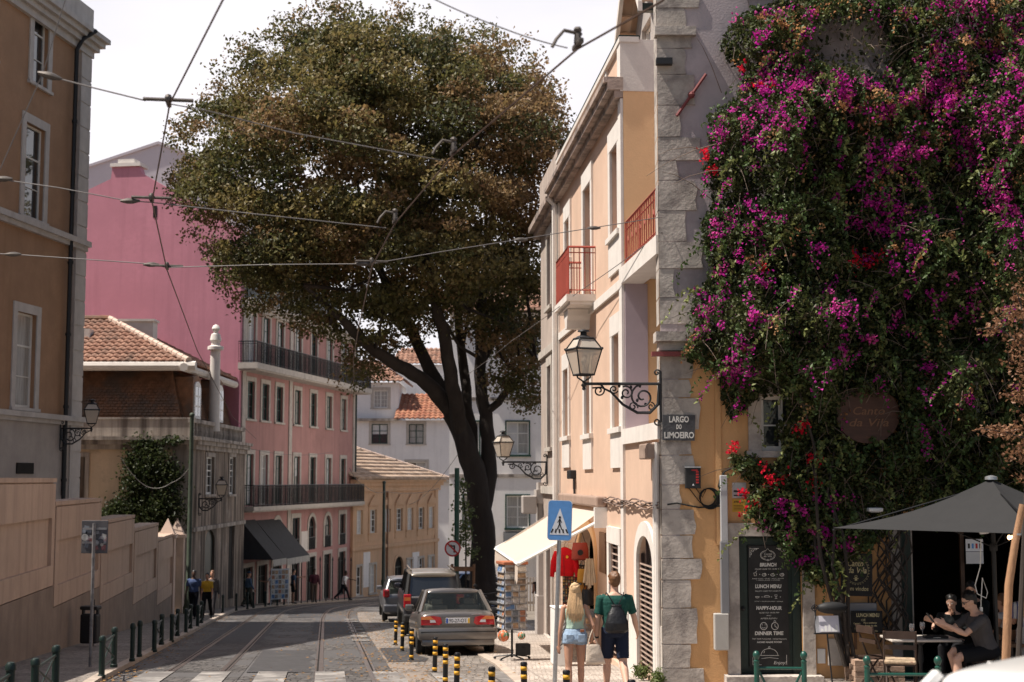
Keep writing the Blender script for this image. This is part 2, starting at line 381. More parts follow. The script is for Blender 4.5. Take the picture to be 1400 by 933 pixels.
def window(F,o,sash=None,pane=None,rev=.16,sw=.16,sur=None,cols=2,bars=(.35,.68),sill=True,top=0.0,apron=0,name='window',lab=None,grid=False,tr=.62):
    """sash window with pane, stone surround and sill as sub-parts"""
    xa,xb,za,zb=o[:4];rise=o[4]if len(o)>4 else 0;M=F.M
    sash=sash or M_SASH;pane=pane or random.choice([M_GLASS,M_GLASS,M_CURTAIN])
    y=rev-.07;fw=min(.07,(xb-xa)*.09);mb=MB()
    zt=zb-rise
    mb.box(xa,xa+fw,y,y+.06,za,zt,M);mb.box(xb-fw,xb,y,y+.06,za,zt,M)
    mb.box(xa+fw,xb-fw,y,y+.06,za,za+fw*1.3,M)
    if not rise:mb.box(xa+fw,xb-fw,y,y+.06,zb-fw,zb,M)
    else:
        p=arch_pts(xa,xb,zt,rise);q=arch_pts(xa+fw,xb-fw,zt,rise-fw)
        for k in range(len(p)-1):
            mb.prism([p[k],p[k+1],q[k+1],q[k]],y,y+.06,M)
        mb.box(xa+fw,xb-fw,y+.003,y+.05,zt-.04,zt+.03,M)
    ztop=zt if rise else zb-fw
    for c in range(1,cols):
        cx=xa+(xb-xa)*c/cols
        mb.box(cx-fw*.55,cx+fw*.55,y+.004,y+.052,za+fw,ztop,M)
    for b in bars:
        zz=za+(ztop-za)*b;t=fw*(.8 if abs(b-tr)<.08 else .38)
        mb.box(xa+fw,xb-fw,y+.008,y+.048,zz-t*.5,zz+t*.5,M)
    if grid:
        for c in(.25,.75):
            cx=xa+(xb-xa)*c;mb.box(cx-.012,cx+.012,y+.01,y+.04,za+fw,ztop,M)
    wdw=mb.build(name,sash,F.root)
    if lab:wdw['label']=lab
    pb=MB()
    if rise:
        pts=[(xa,za),(xb,za)]+arch_pts(xa,xb,zt,rise)[::-1]
        pb.raw([(p[0],rev-.03,p[1])for p in pts],[tuple(range(len(pts)))],M)
    else:
        pb.raw([(xa,rev-.03,za),(xb,rev-.03,za),(xb,rev-.03,zb),(xa,rev-.03,zb)],[(0,1,2,3)],M)
    pb.build('pane',pane,wdw)
    if not rise and pane is not M_DARK and pane is not M_BLIND and random.random()<.5:
        yc_=rev-.036;m_=random.choice([M_BLIND,M_CURTAIN,M_BLIND]);k_=random.random();xm_=(xa+xb)/2
        r4=(xa,xm_,za,zb)if k_<.35 else(xm_,xb,za,zb)if k_<.6 else(xa,xb,za,za+(zb-za)*random.uniform(.35,.7))if k_<.8 else(xa,xb,za+(zb-za)*random.uniform(.4,.7),zb)
        MB().raw([(r4[0],yc_,r4[2]),(r4[1],yc_,r4[2]),(r4[1],yc_,r4[3]),(r4[0],yc_,r4[3])],[(0,1,2,3)],M).build('curtain',m_,wdw)
    if sur:
        s=MB();d0,d1=-.045,.012
        s.box(xa-sw,xa,d0,d1,za,zt,M);s.box(xb,xb+sw,d0,d1,za,zt,M)
        if not rise:s.box(xa-sw,xb+sw,d0-.004,d1,zb,zb+sw*1.1+top,M)
        else:
            p=arch_pts(xa,xb,zt,rise);q=arch_pts(xa-sw,xb+sw,zt,rise+sw)
            for k in range(len(p)-1):s.prism([p[k],p[k+1],q[k+1],q[k]],d0,d1,M)
        if apron:s.box(xa-sw,xb+sw,d0,d1,za-apron,za-.1,M)
        s.build('surround',sur,wdw)
    if sill:
        MB().box(xa-sw-.04,xb+sw+.04,-.10,.05,za-.10,za,M).build('sill',sur or M_LIME,wdw)
    return wdw
def balcony(F,xa,xb,z,depth,h,slabm,railm,thick=.16,pitch=.12,y0=0.0,bracket=True):
    M=F.M;s=MB();s.box(xa,xb,y0-depth,y0,z-thick,z,M)
    s.box(xa+.05,xb-.05,y0-depth+.08,y0,z-thick-.07,z-thick,M)
    b=s.build('balcony',slabm,F.root)
    r=MB();yf=y0-depth+.05
    def run(p,q):
        p,q=Vector(p),Vector(q);n=max(int((q-p).length/pitch),1)
        for zz,t in((z+.09,.014),(z+h,.026),(z+h-.12,.012)):
            r.tube([p+Vector((0,0,zz)),q+Vector((0,0,zz))],t,5,M=M)
        for k in range(n+1):
            a=p+(q-p)*(k/n)
            r.tube([a+Vector((0,0,z)),a+Vector((0,0,z+h))],.011 if k%8 else .018,4,cap=False,M=M)
    run((xa+.05,yf,0),(xb-.05,yf,0));run((xa+.05,yf,0),(xa+.05,y0,0));run((xb-.05,yf,0),(xb-.05,y0,0))
    r.build('railing',railm,b)
    return b
def tile_plane(name,poly,m,parent=None,col=.24,row=.36,amp=.055,step=.03,M0=None,seed=1):
    """clay tiles over a planar polygon (first edge is the eave), real relief, one tint value per tile"""
    p=[Vector(q)for q in poly];o=p[0];ex=(p[1]-p[0]).normalized()
    nrm=Vector((0,0,0))
    for i in range(len(p)):nrm+=(p[i]-o).cross(p[(i+1)%len(p)]-o)
    nrm.normalize()
    if nrm.z<0:nrm=-nrm
    ey=nrm.cross(ex).normalized()
    if ey.z<0:ey=-ey
    q=np.array([((v-o).dot(ex),(v-o).dot(ey))for v in p])
    x0,x1=q[:,0].min(),q[:,0].max();h=q[:,1].max()
    nc=max(int((x1-x0)/col),2);nr=max(int(h/row),2);SUB=4
    us=np.linspace(x0,x1,nc*SUB+1);prof=np.abs(np.sin(np.pi*np.arange(nc*SUB+1)/SUB))
    verts=[];faces=[];tint=[]
    r2=np.random.default_rng(seed);tv=r2.random((nr,nc))
    bx=r2.normal(0,.004,(nr,nc*SUB+1))
    def inside(x,y):
        c=False;j=len(q)-1
        for i in range(len(q)):
            if(q[i,1]>y)!=(q[j,1]>y)and x<(q[j,0]-q[i,0])*(y-q[i,1])/(q[j,1]-q[i,1])+q[i,0]:c=not c
            j=i
        return c
    for r in range(nr):
        b=len(verts);ya=h*r/nr;yb=h*(r+1)/nr+.02
        for yy,lift in((ya,step),(yb,0.0)):
            for k,x in enumerate(us):
                z=.02+prof[k]*amp+lift+bx[r,k]
                verts.append(o+ex*x+ey*yy+nrm*z)
        base0=len(verts)
        for k,x in enumerate(us):verts.append(o+ex*x+ey*ya+nrm*(.0+prof[k]*amp*.7))
        n=len(us)
        for k in range(n-1):
            if not inside((us[k]+us[k+1])/2,(ya+yb-.02)/2):continue
            t=tv[r,k//SUB]
            faces.append((b+k,b+k+1,b+n+k+1,b+n+k));tint.append((t,t,t))
            faces.append((base0+k,base0+k+1,b+k+1,b+k));tint.append((t*.6,t,t))
    V=np.array([tuple(M0@v)if M0 is not None else tuple(v)for v in verts]);
    return np_mesh(name,V,np.array(faces),m,parent,np.array(tint,dtype=np.float32),smooth=True)
def ridge_caps(mb,a,b,r=.12,M=None,seg=.4):
    a,b=Vector(a),Vector(b);n=max(int((b-a).length/seg),1)
    for k in range(n):
        p=a+(b-a)*(k/n);q=a+(b-a)*((k+1.08)/n)
        mb.tube([p,q],[r,r*.86],7,M=M)
    return mb
def text_geo(s,size=1.0,align='CENTER',shear=0.0,spacing=1.0,bold=0.0,res=3,width=None):
    c=bpy.data.curves.new('t','FONT');c.body=s;c.size=size;c.align_x=align;c.align_y='CENTER'
    c.shear=shear;c.space_character=spacing;c.offset=bold;c.resolution_u=res;c.extrude=0.0
    o=bpy.data.objects.new('t',c);COL.objects.link(o)
    dg=bpy.context.evaluated_depsgraph_get();dg.update()
    me=bpy.data.meshes.new_from_object(o.evaluated_get(dg))
    v=[tuple(x.co)for x in me.vertices];f=[tuple(p.vertices)for p in me.polygons]
    bpy.data.objects.remove(o);bpy.data.curves.remove(c);bpy.data.meshes.remove(me)
    if width and v:
        xs=[p[0]for p in v];k=width/max(max(xs)-min(xs),1e-6);v=[(p[0]*k,p[1],p[2])for p in v]
    return v,f
def put_text(mb,s,x,z,size,y=-.002,M=None,jitter=0.0,**k):
    """flat letters in the xz plane, facing -y"""
    v,f=text_geo(s,size,**k);n=len(mb.v)
    ca,sa=math.cos(jitter),math.sin(jitter)
    pts=[(x+a*ca-b*sa,y,z+a*sa+b*ca)for a,b,_ in v]
    return mb.raw(pts,f,M)
def arc(cx,cz,r,a0,a1,n=14,y=0.0,r1=None):
    r1=r if r1 is None else r1
    return[(cx+(r+(r1-r)*k/n)*math.cos(a0+(a1-a0)*k/n),y,cz+(r+(r1-r)*k/n)*math.sin(a0+(a1-a0)*k/n))for k in range(n+1)]
# ground, road, pavements
M_EARTH=pm('dusty_earth',(.20,.17,.14),rough=.95,var=.2,scale=.6)
M_ROAD=cobble('worn_road_setts',(.065,.061,.06),(.17,.155,.148),(.03,.027,.025),size=6.5,bump=.9,patch=(.105,.10,.10),psc=.30,pth=(.53,.57))
M_TRAM=cobble('tram_bed_setts',(.058,.054,.053),(.15,.138,.13),(.03,.027,.026),size=6.5,bump=.8,patch=(.085,.081,.081),psc=.4,pth=(.5,.54))
M_PARK=cobble('parking_setts',(.17,.15,.135),(.30,.265,.235),(.11,.095,.08),size=6.5,bump=.9)
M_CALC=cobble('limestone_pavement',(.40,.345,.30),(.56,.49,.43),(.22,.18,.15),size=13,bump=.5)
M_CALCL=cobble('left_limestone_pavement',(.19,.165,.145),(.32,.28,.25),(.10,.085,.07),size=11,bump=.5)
M_KERB=pm('kerb_stone',(.42,.35,.29),rough=.85,var=.2,scale=3,bump=.3,patch=.4,pscale=2)
M_RAIL=pm('tram_rail_steel',(.34,.29,.26),rough=.3,var=.3,scale=6,metal=.9)
M_MARK=pm('worn_white_marking',(.32,.30,.28),rough=.8,var=.2,scale=5,bump=.3,patch=.92,pcol=(.13,.12,.115),pscale=1.8,pmin=.38,pmax=.56)
def xl(Y):return-6.75-.137*(Y-23.75)if Y<66 else-12.54+.13*(Y-66)+max(0,(9-(Y-60))*0)
def strip(name,m,fa,fb,ys,h,kind='structure',h2=None,z=gz,thick=None):
    """sheet that follows the slope between two edge curves x=fa(Y), x=fb(Y)"""
    mb=MB();N=6
    for a,b in zip(ys[:-1],ys[1:]):
        for i in range(N):
            def pt(Y,t):return(fa(Y)+(fb(Y)-fa(Y))*t,Y,z(Y)+h)
            mb.face([pt(a,i/N),pt(a,(i+1)/N),pt(b,(i+1)/N),pt(b,i/N)])
    o=mb.build(name,m);tag(o,kind=kind);return o
yy=[float(v)for v in np.arange(-60,131,5)]
g=MB()
xs_=[-400,-120,-60,-30,-10,10,30,60,120,400]
for a,b in zip([-300,-60]+yy[1:]+[200,400,900],([-60]+yy[1:]+[200,400,900,1500])):
    for x0,x1 in zip(xs_[:-1],xs_[1:]):
        g.face([(x0,a,gz(a)-.03),(x1,a,gz(a)-.03),(x1,b,gz(b)-.03),(x0,b,gz(b)-.03)])
tag(g.build('ground',M_EARTH),kind='structure')
def curve_fn(pts):
    Y=[p[0]for p in pts];X=[p[1]for p in pts]
    return lambda y:float(np.interp(y,Y,X))
kerbL=curve_fn([(-20,-.6),(8,-4.2),(18,-5.72),(23.75,-6.75),(40,-9.0),(55,-11.1),(64,-12.2),(70,-12.0),(80,-10.2),(92,-7.6),(110,-3)])
wallL=lambda Y:-9.4-.126*(Y-27)
kerbR=curve_fn([(-20,3.2),(12,2.7),(16,1.75),(19,.75),(22.6,.12),(28,-.34),(45,-2.55),(60,-4.4),(72,-4.6),(84,-3.4),(100,1.5),(120,8)])
bollX=curve_fn([(-20,3.0),(15.9,1.3),(17.4,.68),(18.9,.1),(21,-.75),(23.4,-1.05),(25.8,-1.35),(29.4,-2.0),(35.3,-2.82),(60,-6.0),(110,0)])
ysr=[float(v)for v in np.concatenate([np.arange(-20,12,4),np.arange(12,36,1.0),np.arange(36,112,2)])]
strip('road',M_ROAD,kerbL,kerbR,ysr,.0)
ysp=[y for y in ysr if 19<=y<=62]
strip('parking_bay',M_PARK,lambda y:bollX(y)-.15,kerbR,ysp,.004)
strip('gutter_strip',cobble('gutter_setts',(.20,.17,.145),(.36,.31,.27),(.11,.09,.075),size=9,bump=.8,patch=(.24,.20,.17),psc=.9),lambda y:bollX(y)-.75+.2*math.sin(y*.9),lambda y:bollX(y)-.15,ysp,.005)
tc_l=curve_fn([(-20,0.4),(5,-3.0),(27,-5.8),(60,-10.1),(66,-10.7),(73,-10.6),(84,-8.8),(96,-5.6),(110,-1)])
tc_r=curve_fn([(-20,8),(5,1.0),(9,.2),(14,-1.2),(22.6,-2.55),(54,-6.62),(61,-7.4),(66,-7.85),(71,-8.0),(78,-7.35),(86,-6.0),(99,-3.2),(110,0.4)])
ysb=[y for y in ysr if y>=0]
def smooth_fn(fn):return lambda y:(fn(y-2)+fn(y-1)+fn(y)+fn(y+1)+fn(y+2))/5
tc_l=smooth_fn(tc_l);tc_r=smooth_fn(tc_r)
for nm,fn in(('tram_track',tc_l),('tram_track',tc_r)):
    strip('tram_bed',M_TRAM,lambda y:fn(y)-.85,lambda y:fn(y)+.85,ysb,.0085)
    mb=MB()
    for sgn in(-1,1):
        for a,b in zip(ysb[:-1],ysb[1:]):
            for u0,u1,h in((-.045,.035,.018),(.07,.105,.016)):
                f0=lambda y:fn(y)+sgn*.45+u0*sgn;f1=lambda y:fn(y)+sgn*.45+u1*sgn
                mb.raw([(f0(a),a,gz(a)+h),(f1(a),a,gz(a)+h),(f1(b),b,gz(b)+h),(f0(b),b,gz(b)+h),
                        (f0(a),a,gz(a)),(f1(a),a,gz(a)),(f1(b),b,gz(b)),(f0(b),b,gz(b))],[(0,1,2,3),(0,3,7,4),(1,5,6,2)])
    tag(mb.build(nm,M_RAIL),kind='structure')
    mb=MB()
    for sgn in(-1,1):
        for a,b in zip(ysb[:-1],ysb[1:]):
            u0,u1=sorted((.036*sgn,.069*sgn))
            mb.face([(fn(a)+sgn*.45+u0,a,gz(a)+.0125),(fn(a)+sgn*.45+u1,a,gz(a)+.0125),(fn(b)+sgn*.45+u1,b,gz(b)+.0125),(fn(b)+sgn*.45+u0,b,gz(b)+.0125)])
    tag(mb.build('rail_groove',M_DARK),kind='structure')
def pave(name,m,fk,fw,ys,h,side):
    strip(name,m,lambda y:fk(y)+side*.16,fw,ys,h)
    mb=MB()
    for a,b in zip(ys[:-1],ys[1:]):
        k=[(fk(a),a),(fk(b),b)];q=[(fk(a)+side*.16,a),(fk(b)+side*.16,b)]
        L_=max(1,round((b-a)/.9))
        for i in range(L_):
            t0,t1=i/L_+.006,(i+1)/L_-.006
            def ip(s,t,z):return(s[0][0]+(s[1][0]-s[0][0])*t,a+(b-a)*t,gz(a+(b-a)*t)+z)
            mb.raw([ip(k,t0,-.02),ip(k,t1,-.02),ip(k,t1,h-.01),ip(k,t0,h-.01),ip(q,t0,h+.004),ip(q,t1,h+.004),ip(q,t1,-.02),ip(q,t0,-.02)],
                   [(0,1,2,3),(3,2,5,4),(4,5,6,7)])
    tag(mb.build('kerb',M_KERB),kind='structure')
HP=.10
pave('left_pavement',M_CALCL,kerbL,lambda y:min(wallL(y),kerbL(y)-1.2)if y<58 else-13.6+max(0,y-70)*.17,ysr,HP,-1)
pave('right_pavement',M_CALC,kerbR,lambda y:13.0 if y<22.5 else max(2.6-.083*(y-22.3),kerbR(y)+2.6),ysr,.05,1)
M_PATCH=pm('mended_asphalt',(.052,.05,.052),rough=.75,var=.3,scale=5,bump=.4,bscale=60,patch=.5,pcol=(.10,.095,.09),pscale=1.5)
for(Y_,ln,fa_,wd_)in((26,7,lambda y:tc_l(y)+.9,1.15),(36,14,lambda y:tc_l(y)-.8,1.5),(29,5,lambda y:tc_r(y)+.9,.8),(41,10,lambda y:tc_r(y)-.75,1.45),(55,9,lambda y:tc_l(y)+.9,1.3),(17,6,lambda y:tc_l(y)-.6,1.2)):
    strip('asphalt_patch',M_PATCH,fa_,lambda y:fa_(y)+wd_+.08*math.sin(y*3),[Y_+j for j in range(ln+1)],.0125)
mb=MB()
for i in range(9):
    x0=-6.2+i*1.02
    for a in np.arange(20.8,25.9,.35):
        b=a+.35
        def zp(x,y):return(x-.13*(y-23),y,gz(y)+.0235)
        mb.face([zp(x0,a),zp(x0+.52,a),zp(x0+.52,b),zp(x0,b)])
tag(mb.build('zebra_crossing',M_MARK),kind='structure')
for k in range(8):
    Y=37+k*2.2;x=bollX(Y)-1.05
    o=MB().face([(x,Y,gz(Y)+.024),(x+.45,Y,gz(Y)+.024),(x+.33,Y+.9,gz(Y+.9)+.024),(x-.12,Y+.9,gz(Y+.9)+.024)]).build('lane_marking',M_MARK);tag(o,kind='structure')
mb_v=[];mb_f=[];cc=[]
for i in range(2600):
    s=rng.random()
    Y=17+45*rng.random()**1.6
    x=(bollX(Y)-.5+rng.normal(0,.6))if s<.6 else(kerbL(Y)+abs(rng.normal(0,.25))if s<.8 else tc_r(Y)+rng.normal(0,2))
    a=rng.random()*6.28;r_=.022+.025*rng.random();z=gz(Y)+.027+(.0 if x<kerbR(Y)else .05)
    n=len(mb_v)
    for k in range(4):
        t=a+k*math.pi/2;rr=r_*(1 if k%2 else .55)
        mb_v.append((x+rr*math.cos(t),Y+rr*math.sin(t),z+rng.random()*.02))
    mb_f.append((n,n+1,n+2,n+3));k=rng.random()
    cc.append((.20+.1*k,.11+.06*k,.04+.03*k))
M_LITTER=leafmat('dry_leaf',rough=.8,trans=.1,spec=.1)
o=np_mesh('leaf_litter',np.array(mb_v),np.array(mb_f),M_LITTER,None,np.array(cc,dtype=np.float32));tag(o,'dry brown fallen leaves scattered along the kerbs and tram rails','fallen leaves',kind='stuff')
# left side buildings
M_OCHREL=pm('ochre_render_old',(.36,.215,.13),rough=.9,var=.14,scale=1.2,bump=.2,bscale=40,streak=.6,scol=(.28,.17,.095),patch=.25,pcol=(.58,.38,.22),pscale=.5)
M_GREYPL=pm('grey_stone_base',(.42,.38,.355),rough=.9,var=.12,scale=2,bump=.2,streak=.35,scol=(.24,.21,.20))
M_PILST=pm('pilaster_stone',(.52,.49,.47),rough=.85,var=.14,scale=2.5,bump=.3,streak=.4,scol=(.28,.26,.25))
Y0=13.0;CX=PX(108,48)
root=thing('apartment_house','tall ochre house at far left with grey stone corner strip and black downpipe','building',(CX-.132*35,Y0,gz(Y0)))
F=Facade(root.location.x,Y0,.132,1,root);XE=F.at(109,500)[0]
wins=[]
for r in((45,8,66,119),(33,172,60,300),(21,428,48,558)):
    wins.append(F.rect(*r))
w0=wins[:]
cols_=[0,-3.6,-7.2,-10.8]
for dx in cols_[1:]:
    for o in w0:wins.append((o[0]+dx,o[1]+dx,o[2],o[3]))
zs2=F.at(108,571)[1];ztop=F.at(120,55)[1]+1.0
zs1=F.at(112,330)[1];zc=F.at(120,55)[1]
mb=MB();wall_holes(mb,0,XE-.75,zs2-.02,ztop,[w_ for w_ in wins if w_[2]>zs2],.2,F.M);shell(mb,0,XE,12,-4,ztop,F.M,y0=.01)
mb.build('wall',M_OCHREL,root)
mb=MB();zs3=zs2
mb.box(0,XE-.75,-.07,.3,-6,zs2-.02,F.M)
for k in range(4):
    xk=XE-1.9-3.6*k;mb.box(xk-.6,xk+.6,-.10,.0,zs2-3.4,zs2-2.6,F.M)
mb.build('stone_base',M_GREYPL,root)
for(xa,xb,za,zb)in[F.rect(19,633,42,648)]:
    MB().box(xa,xb,-.11,-.05,za,zb,F.M).build('vent',M_DARK,root)
mb=MB();mb.box(XE-.75,XE+.02,-.09,.4,-6,zc,F.M)
for k in range(26):mb.box(XE-.77,XE+.035,-.115,.4,-5.7+k*.85,-5.7+k*.85+.80,F.M)
mb.build('corner_pilaster',M_PILST,root)
mb=MB()
for z0,h,d in((zs1,.34,.24),(zs2,.30,.26)):
    mb.box(-.05,XE+.16,-d,.0,z0-h*.55,z0,F.M);mb.box(-.05,XE+.1,-d*.6,.0,z0-h,z0-h*.55,F.M)
mb.build('string_course',M_PILST,root)
mb=MB()
for d,a,b in((.55,.0,.16),(.42,-.18,.0),(.28,-.36,-.18),(.14,-.6,-.36)):mb.box(-.05,XE+d,-d,.0,zc+a,zc+b,F.M)
mb.box(-.05,XE+.05,-.12,.0,zc+.16,ztop+.1,F.M)
mb.build('cornice',M_PILST,root)
for o in wins:window(F,o,pane=random.choice([M_CURTAIN,M_GLASS,M_CURTAIN]),sur=M_PILST,sw=.26,rev=.2,cols=1,bars=(.34,.67))
xd=XE-1.25
mb=MB();mb.tube([(xd,-.14,-5),(xd,-.14,zc-.7),(xd+.1,-.3,zc-.3),(xd+.5,-.58,zc+.1)],.075,8,M=F.M)
for z in np.arange(-3,zc-1,2.4):mb.tube([(xd,-.14,z),(xd,-.14,z+.1)],.1,8,M=F.M)
mb.build('downpipe',M_IRON,root,smooth='auto')
# garden wall with stepped panels
M_GW=pm('garden_wall_render',(.50,.375,.295),rough=.92,var=.1,scale=.8,bump=.25,bscale=30,streak=.55,scol=(.27,.20,.155),patch=.2,pscale=.7)
M_GWB=pm('garden_wall_plinth',(.27,.21,.17),rough=.95,var=.2,scale=1.5,bump=.4,streak=.6,scol=(.18,.14,.12))
Ya=8.0
root=thing('garden_wall','long beige garden wall stepping down along the left pavement with darker plinth','wall',(wallL(Ya),Ya,gz(Ya)))
F=Facade(wallL(Ya),Ya,-.126,1,root)
px_b=[None,70,134,180,213,238]
x_b=[0.0]+[F.at(p,760)[0]for p in px_b[1:]]
tops=[F.at(35,660)[1],F.at(100,689)[1],F.at(160,712)[1],F.at(200,722)[1],F.at(228,735)[1]]
plin=[F.at(40,812)[1],F.at(100,817)[1],F.at(155,815)[1],F.at(197,816)[1],F.at(228,817)[1]]
mw=MB();mp_=MB();mc=MB();mg=MB()
for i in range(5):
    a,b=x_b[i]+.001,x_b[i+1]-.001;zt,zp=tops[i],plin[i]
    mw.box(a,b,0,.5,zp-.1,zt,F.M)
    mp_.box(a,b,-.07,.45,-6.5,zp,F.M)
    mc.box(a-.02,b+.04,-.07,.57,zt,zt+.09,F.M)
    ia,ib=(max(a,b-7)if i==0 else a)+.45,b-.4
    f0,f1=zp+.45,zt-.75
    for(p,q,r_,s_)in((ia-.38,ib+.3,f1,zt-.03),(ia-.38,ib+.3,zp+.02,f0),(ia-.38,ia,f0,f1),(ib,ib+.3,f0,f1)):
        mg.box(p,q,-.075,.002,r_,s_,F.M)
mg.build('panel_border',M_GW,root);mw.build('wall',M_GW,root);mp_.build('plinth',M_GWB,root);mc.build('coping',M_GW,root)
M_PYR=pm('gate_post_render',(.58,.44,.36),rough=.9,var=.1,scale=3,bump=.2)
gx0=x_b[5]
gp=F.world(gx0+.4,.1,0)
for k,(pxp,lab)in enumerate(((233.5,'pale gate post with pointed pyramid cap where the garden wall ends'),(246.5,'pale gate post with pointed pyramid cap on the far side of the dark gate'))):
    xk=F.at(pxp,745)[0]+.35;p=F.world(xk,0,0)
    r_=thing('gate_post',lab,'gate post',(p.x,p.y,gz(p.y)+HP),math.atan2(F.u.y,F.u.x))
    zt=F.at(pxp,731)[1]-r_.location.z;zpk=F.at(pxp,709)[1]-r_.location.z
    MB().box(-.3,.3,-.12,.45,-.2,zt,None).box(-.36,.36,-.18,.51,zt-.14,zt-.002).build('shaft',M_PYR,r_)
    MB().raw([(-.3,-.12,zt),(.3,-.12,zt),(.3,.45,zt),(-.3,.45,zt),(0,.16,zpk)],[(0,1,4),(1,2,4),(2,3,4),(3,0,4),(3,2,1,0)]).build('pyramid_cap',M_PYR,r_)
    if k==0:gA=xk+.31
    else:gB=xk-.31;gE=xk+.31;zgt=zt+r_.location.z
p=F.world(gA,.2,0)
r_=thing('garden_gate','dark iron gate between the two pyramid topped posts','gate',(p.x,p.y,gz(p.y)+HP),math.atan2(F.u.y,F.u.x))
mb=MB();W_=gB-gA;H_=zgt-r_.location.z-.3
mb.box(0,W_,0,.05,.05,.15).box(0,W_,0,.05,H_-.1,H_).box(0,.06,0,.05,.05,H_).box(W_-.06,W_,0,.05,.05,H_).box(.06,W_-.06,.015,.03,.15,H_*.55)
for k in range(14):mb.box(.1+k*(W_-.2)/14,.13+k*(W_-.2)/14,.01,.04,.15,H_+.15)
mb.build('gate_leaf',M_IRON,r_)
p=F.world(gE,0,0)
r_=thing('boundary_wall','short low stained wall between the gate and the mansard house','wall',(p.x,p.y,gz(p.y)),math.atan2(F.u.y,F.u.x))
MB().box(.01,6.2,0,.4,-1,3.1).build('wall',M_GREYPL,r_);MB().box(0,6.25,-.06,.46,3.1,3.22).build('coping',M_PILST,r_)
MB().box(1.2,2.6,-.02,.1,0,2.3).build('door',M_WOOD,r_)
# old house with mansard roof
M_STAIN=pm('stained_old_render',(.33,.265,.215),rough=.95,var=.25,scale=1.5,bump=.35,bscale=15,streak=.95,scol=(.07,.055,.045),patch=.7,pcol=(.52,.46,.40),pscale=1.1,smin=.40,smax=.60)
M_CREAM=pm('cream_render',(.62,.48,.34),rough=.92,var=.1,scale=1,bump=.2,streak=.25,scol=(.30,.22,.165),patch=.7,pcol=(.30,.23,.18),pscale=.9)
M_BAND=pm('weathered_band',(.44,.39,.345),rough=.9,var=.18,scale=2,bump=.3,streak=.85,scol=(.10,.08,.07),smin=.42,smax=.64)
M_SLATE=pm('mansard_scale_tiles',(.25,.13,.075),rough=.85,var=.4,scale=3.5,patch=.85,pcol=(.14,.11,.09),pscale=.8,pmin=.46,pmax=.6)
M_TILE=tilemat('clay_tiles',(.24,.12,.082),(.40,.225,.16),(.12,.085,.068),.85)
M_TILED=tilemat('dark_clay_tiles',(.34,.13,.08),(.46,.22,.13),(.13,.08,.06),.5)
M_TILEP=tilemat('pale_old_tiles',(.44,.31,.22),(.66,.50,.38),(.26,.17,.12),.6)
XC,YC=PX(268,58.5),58.5
root=thing('mansard_house','old stained house with brown mansard roof, red tiles and a climber on its side','building',(XC,YC,gz(YC)))
F1=Facade(XC-11,YC,1,0,root);F2=Facade(XC,YC,0,1,root);LE=11.4
z_gut=F1.at(200,503)[1];z_mb=F1.at(200,575)[1];z_band=F1.at(200,598)[1];z_rdg=F1.at(150,440)[1]
cw=F1.rect(108,625,116,690)
op1=[cw]
mb=MB();wall_holes(mb,0,11,-6,z_band,op1,.2,F1.M)
mb.build('side_wall',M_CREAM,root)
MB().box(10.15,10.98,-.03,.01,-6,z_band-.4,F1.M).build('corner_strip',M_BAND,root)
op2=[F2.rect(281,625,292,676),F2.rect(313,625,321,676),(*F2.rect(280,725,293,806),.55),F2.rect(312.5,718,320,819)]
mb=MB();wall_holes(mb,0,LE,-6,z_band,op2,.2,F2.M);shell(mb,.03,LE,11,-6,z_band,F2.M,y0=.01)
mb.build('street_wall',M_STAIN,root)
for o in op2[:2]+op1:window(F2 if o in op2 else F1,o,pane=M_GLASS,sur=M_BAND,sw=.17,bars=(.25,.5,.66,.83))
o=op2[2];mb=MB();pts=[(o[0],o[2]),(o[1],o[2])]+arch_pts(o[0],o[1],o[3]-.55,.55)[::-1]
mb.prism(pts,.1,.16,F2.M);mb.build('door',M_GREENDK,root)
o=op2[3];MB().box(o[0],o[1],.1,.16,o[2],o[3],F2.M).build('door',M_DARK,root)
mb=MB()
for d,a,b in((.38,-.12,.02),(.26,-.30,-.12),(.12,-.5,-.3)):
    mb.box(-.01,11+d,-d,.0,z_band+a,z_band+b,F1.M);mb.box(-d+.005,LE,-d,.0,z_band+a+.003,z_band+b+.003,F2.M)
mb.build('cornice',M_BAND,root)
zs_=F2.at(300,718)[1];MB().box(0,LE,-.08,.0,zs_-.12,zs_+.05,F2.M).build('string_course',M_BAND,root)
mb=MB();mb.box(0,10.95,.05,.3,z_band+.02,z_mb+.05,F1.M);mb.box(0,11.0,.02,.33,z_mb+.05,z_mb+.13,F1.M);mb.build('parapet',M_BAND,root)
mb=MB();n=34
for k in range(n):mb.lathe([(.05,z_band+.05),(.085,z_band+.3),(.05,z_band+.5),(.07,z_mb-.08)],6,F2.M,(.3+k*(LE-.6)/n,.12))
mb.box(0,LE,.0,.26,z_mb-.08,z_mb+.08,F2.M);mb.box(0,LE,.0,.26,z_band+.0,z_band+.08,F2.M)
mb.build('balustrade',M_BAND,root)
inset=.7;IN0=.55
A=[(0,IN0,z_mb-.5),(11-IN0,IN0,z_mb-.5),(11-IN0-inset,IN0+inset,z_gut),(0,IN0+inset,z_gut)]
B=[F2.M@Vector(q)for q in((IN0,IN0,z_mb-.5),(LE,IN0,z_mb-.5),(LE,IN0+inset,z_gut),(IN0+inset,IN0+inset,z_gut))]
MB().raw([F1.M@Vector(a)for a in A],[(0,1,2,3)]).raw(B,[(0,1,2,3)]).build('roof_boarding',M_SLATE,root)
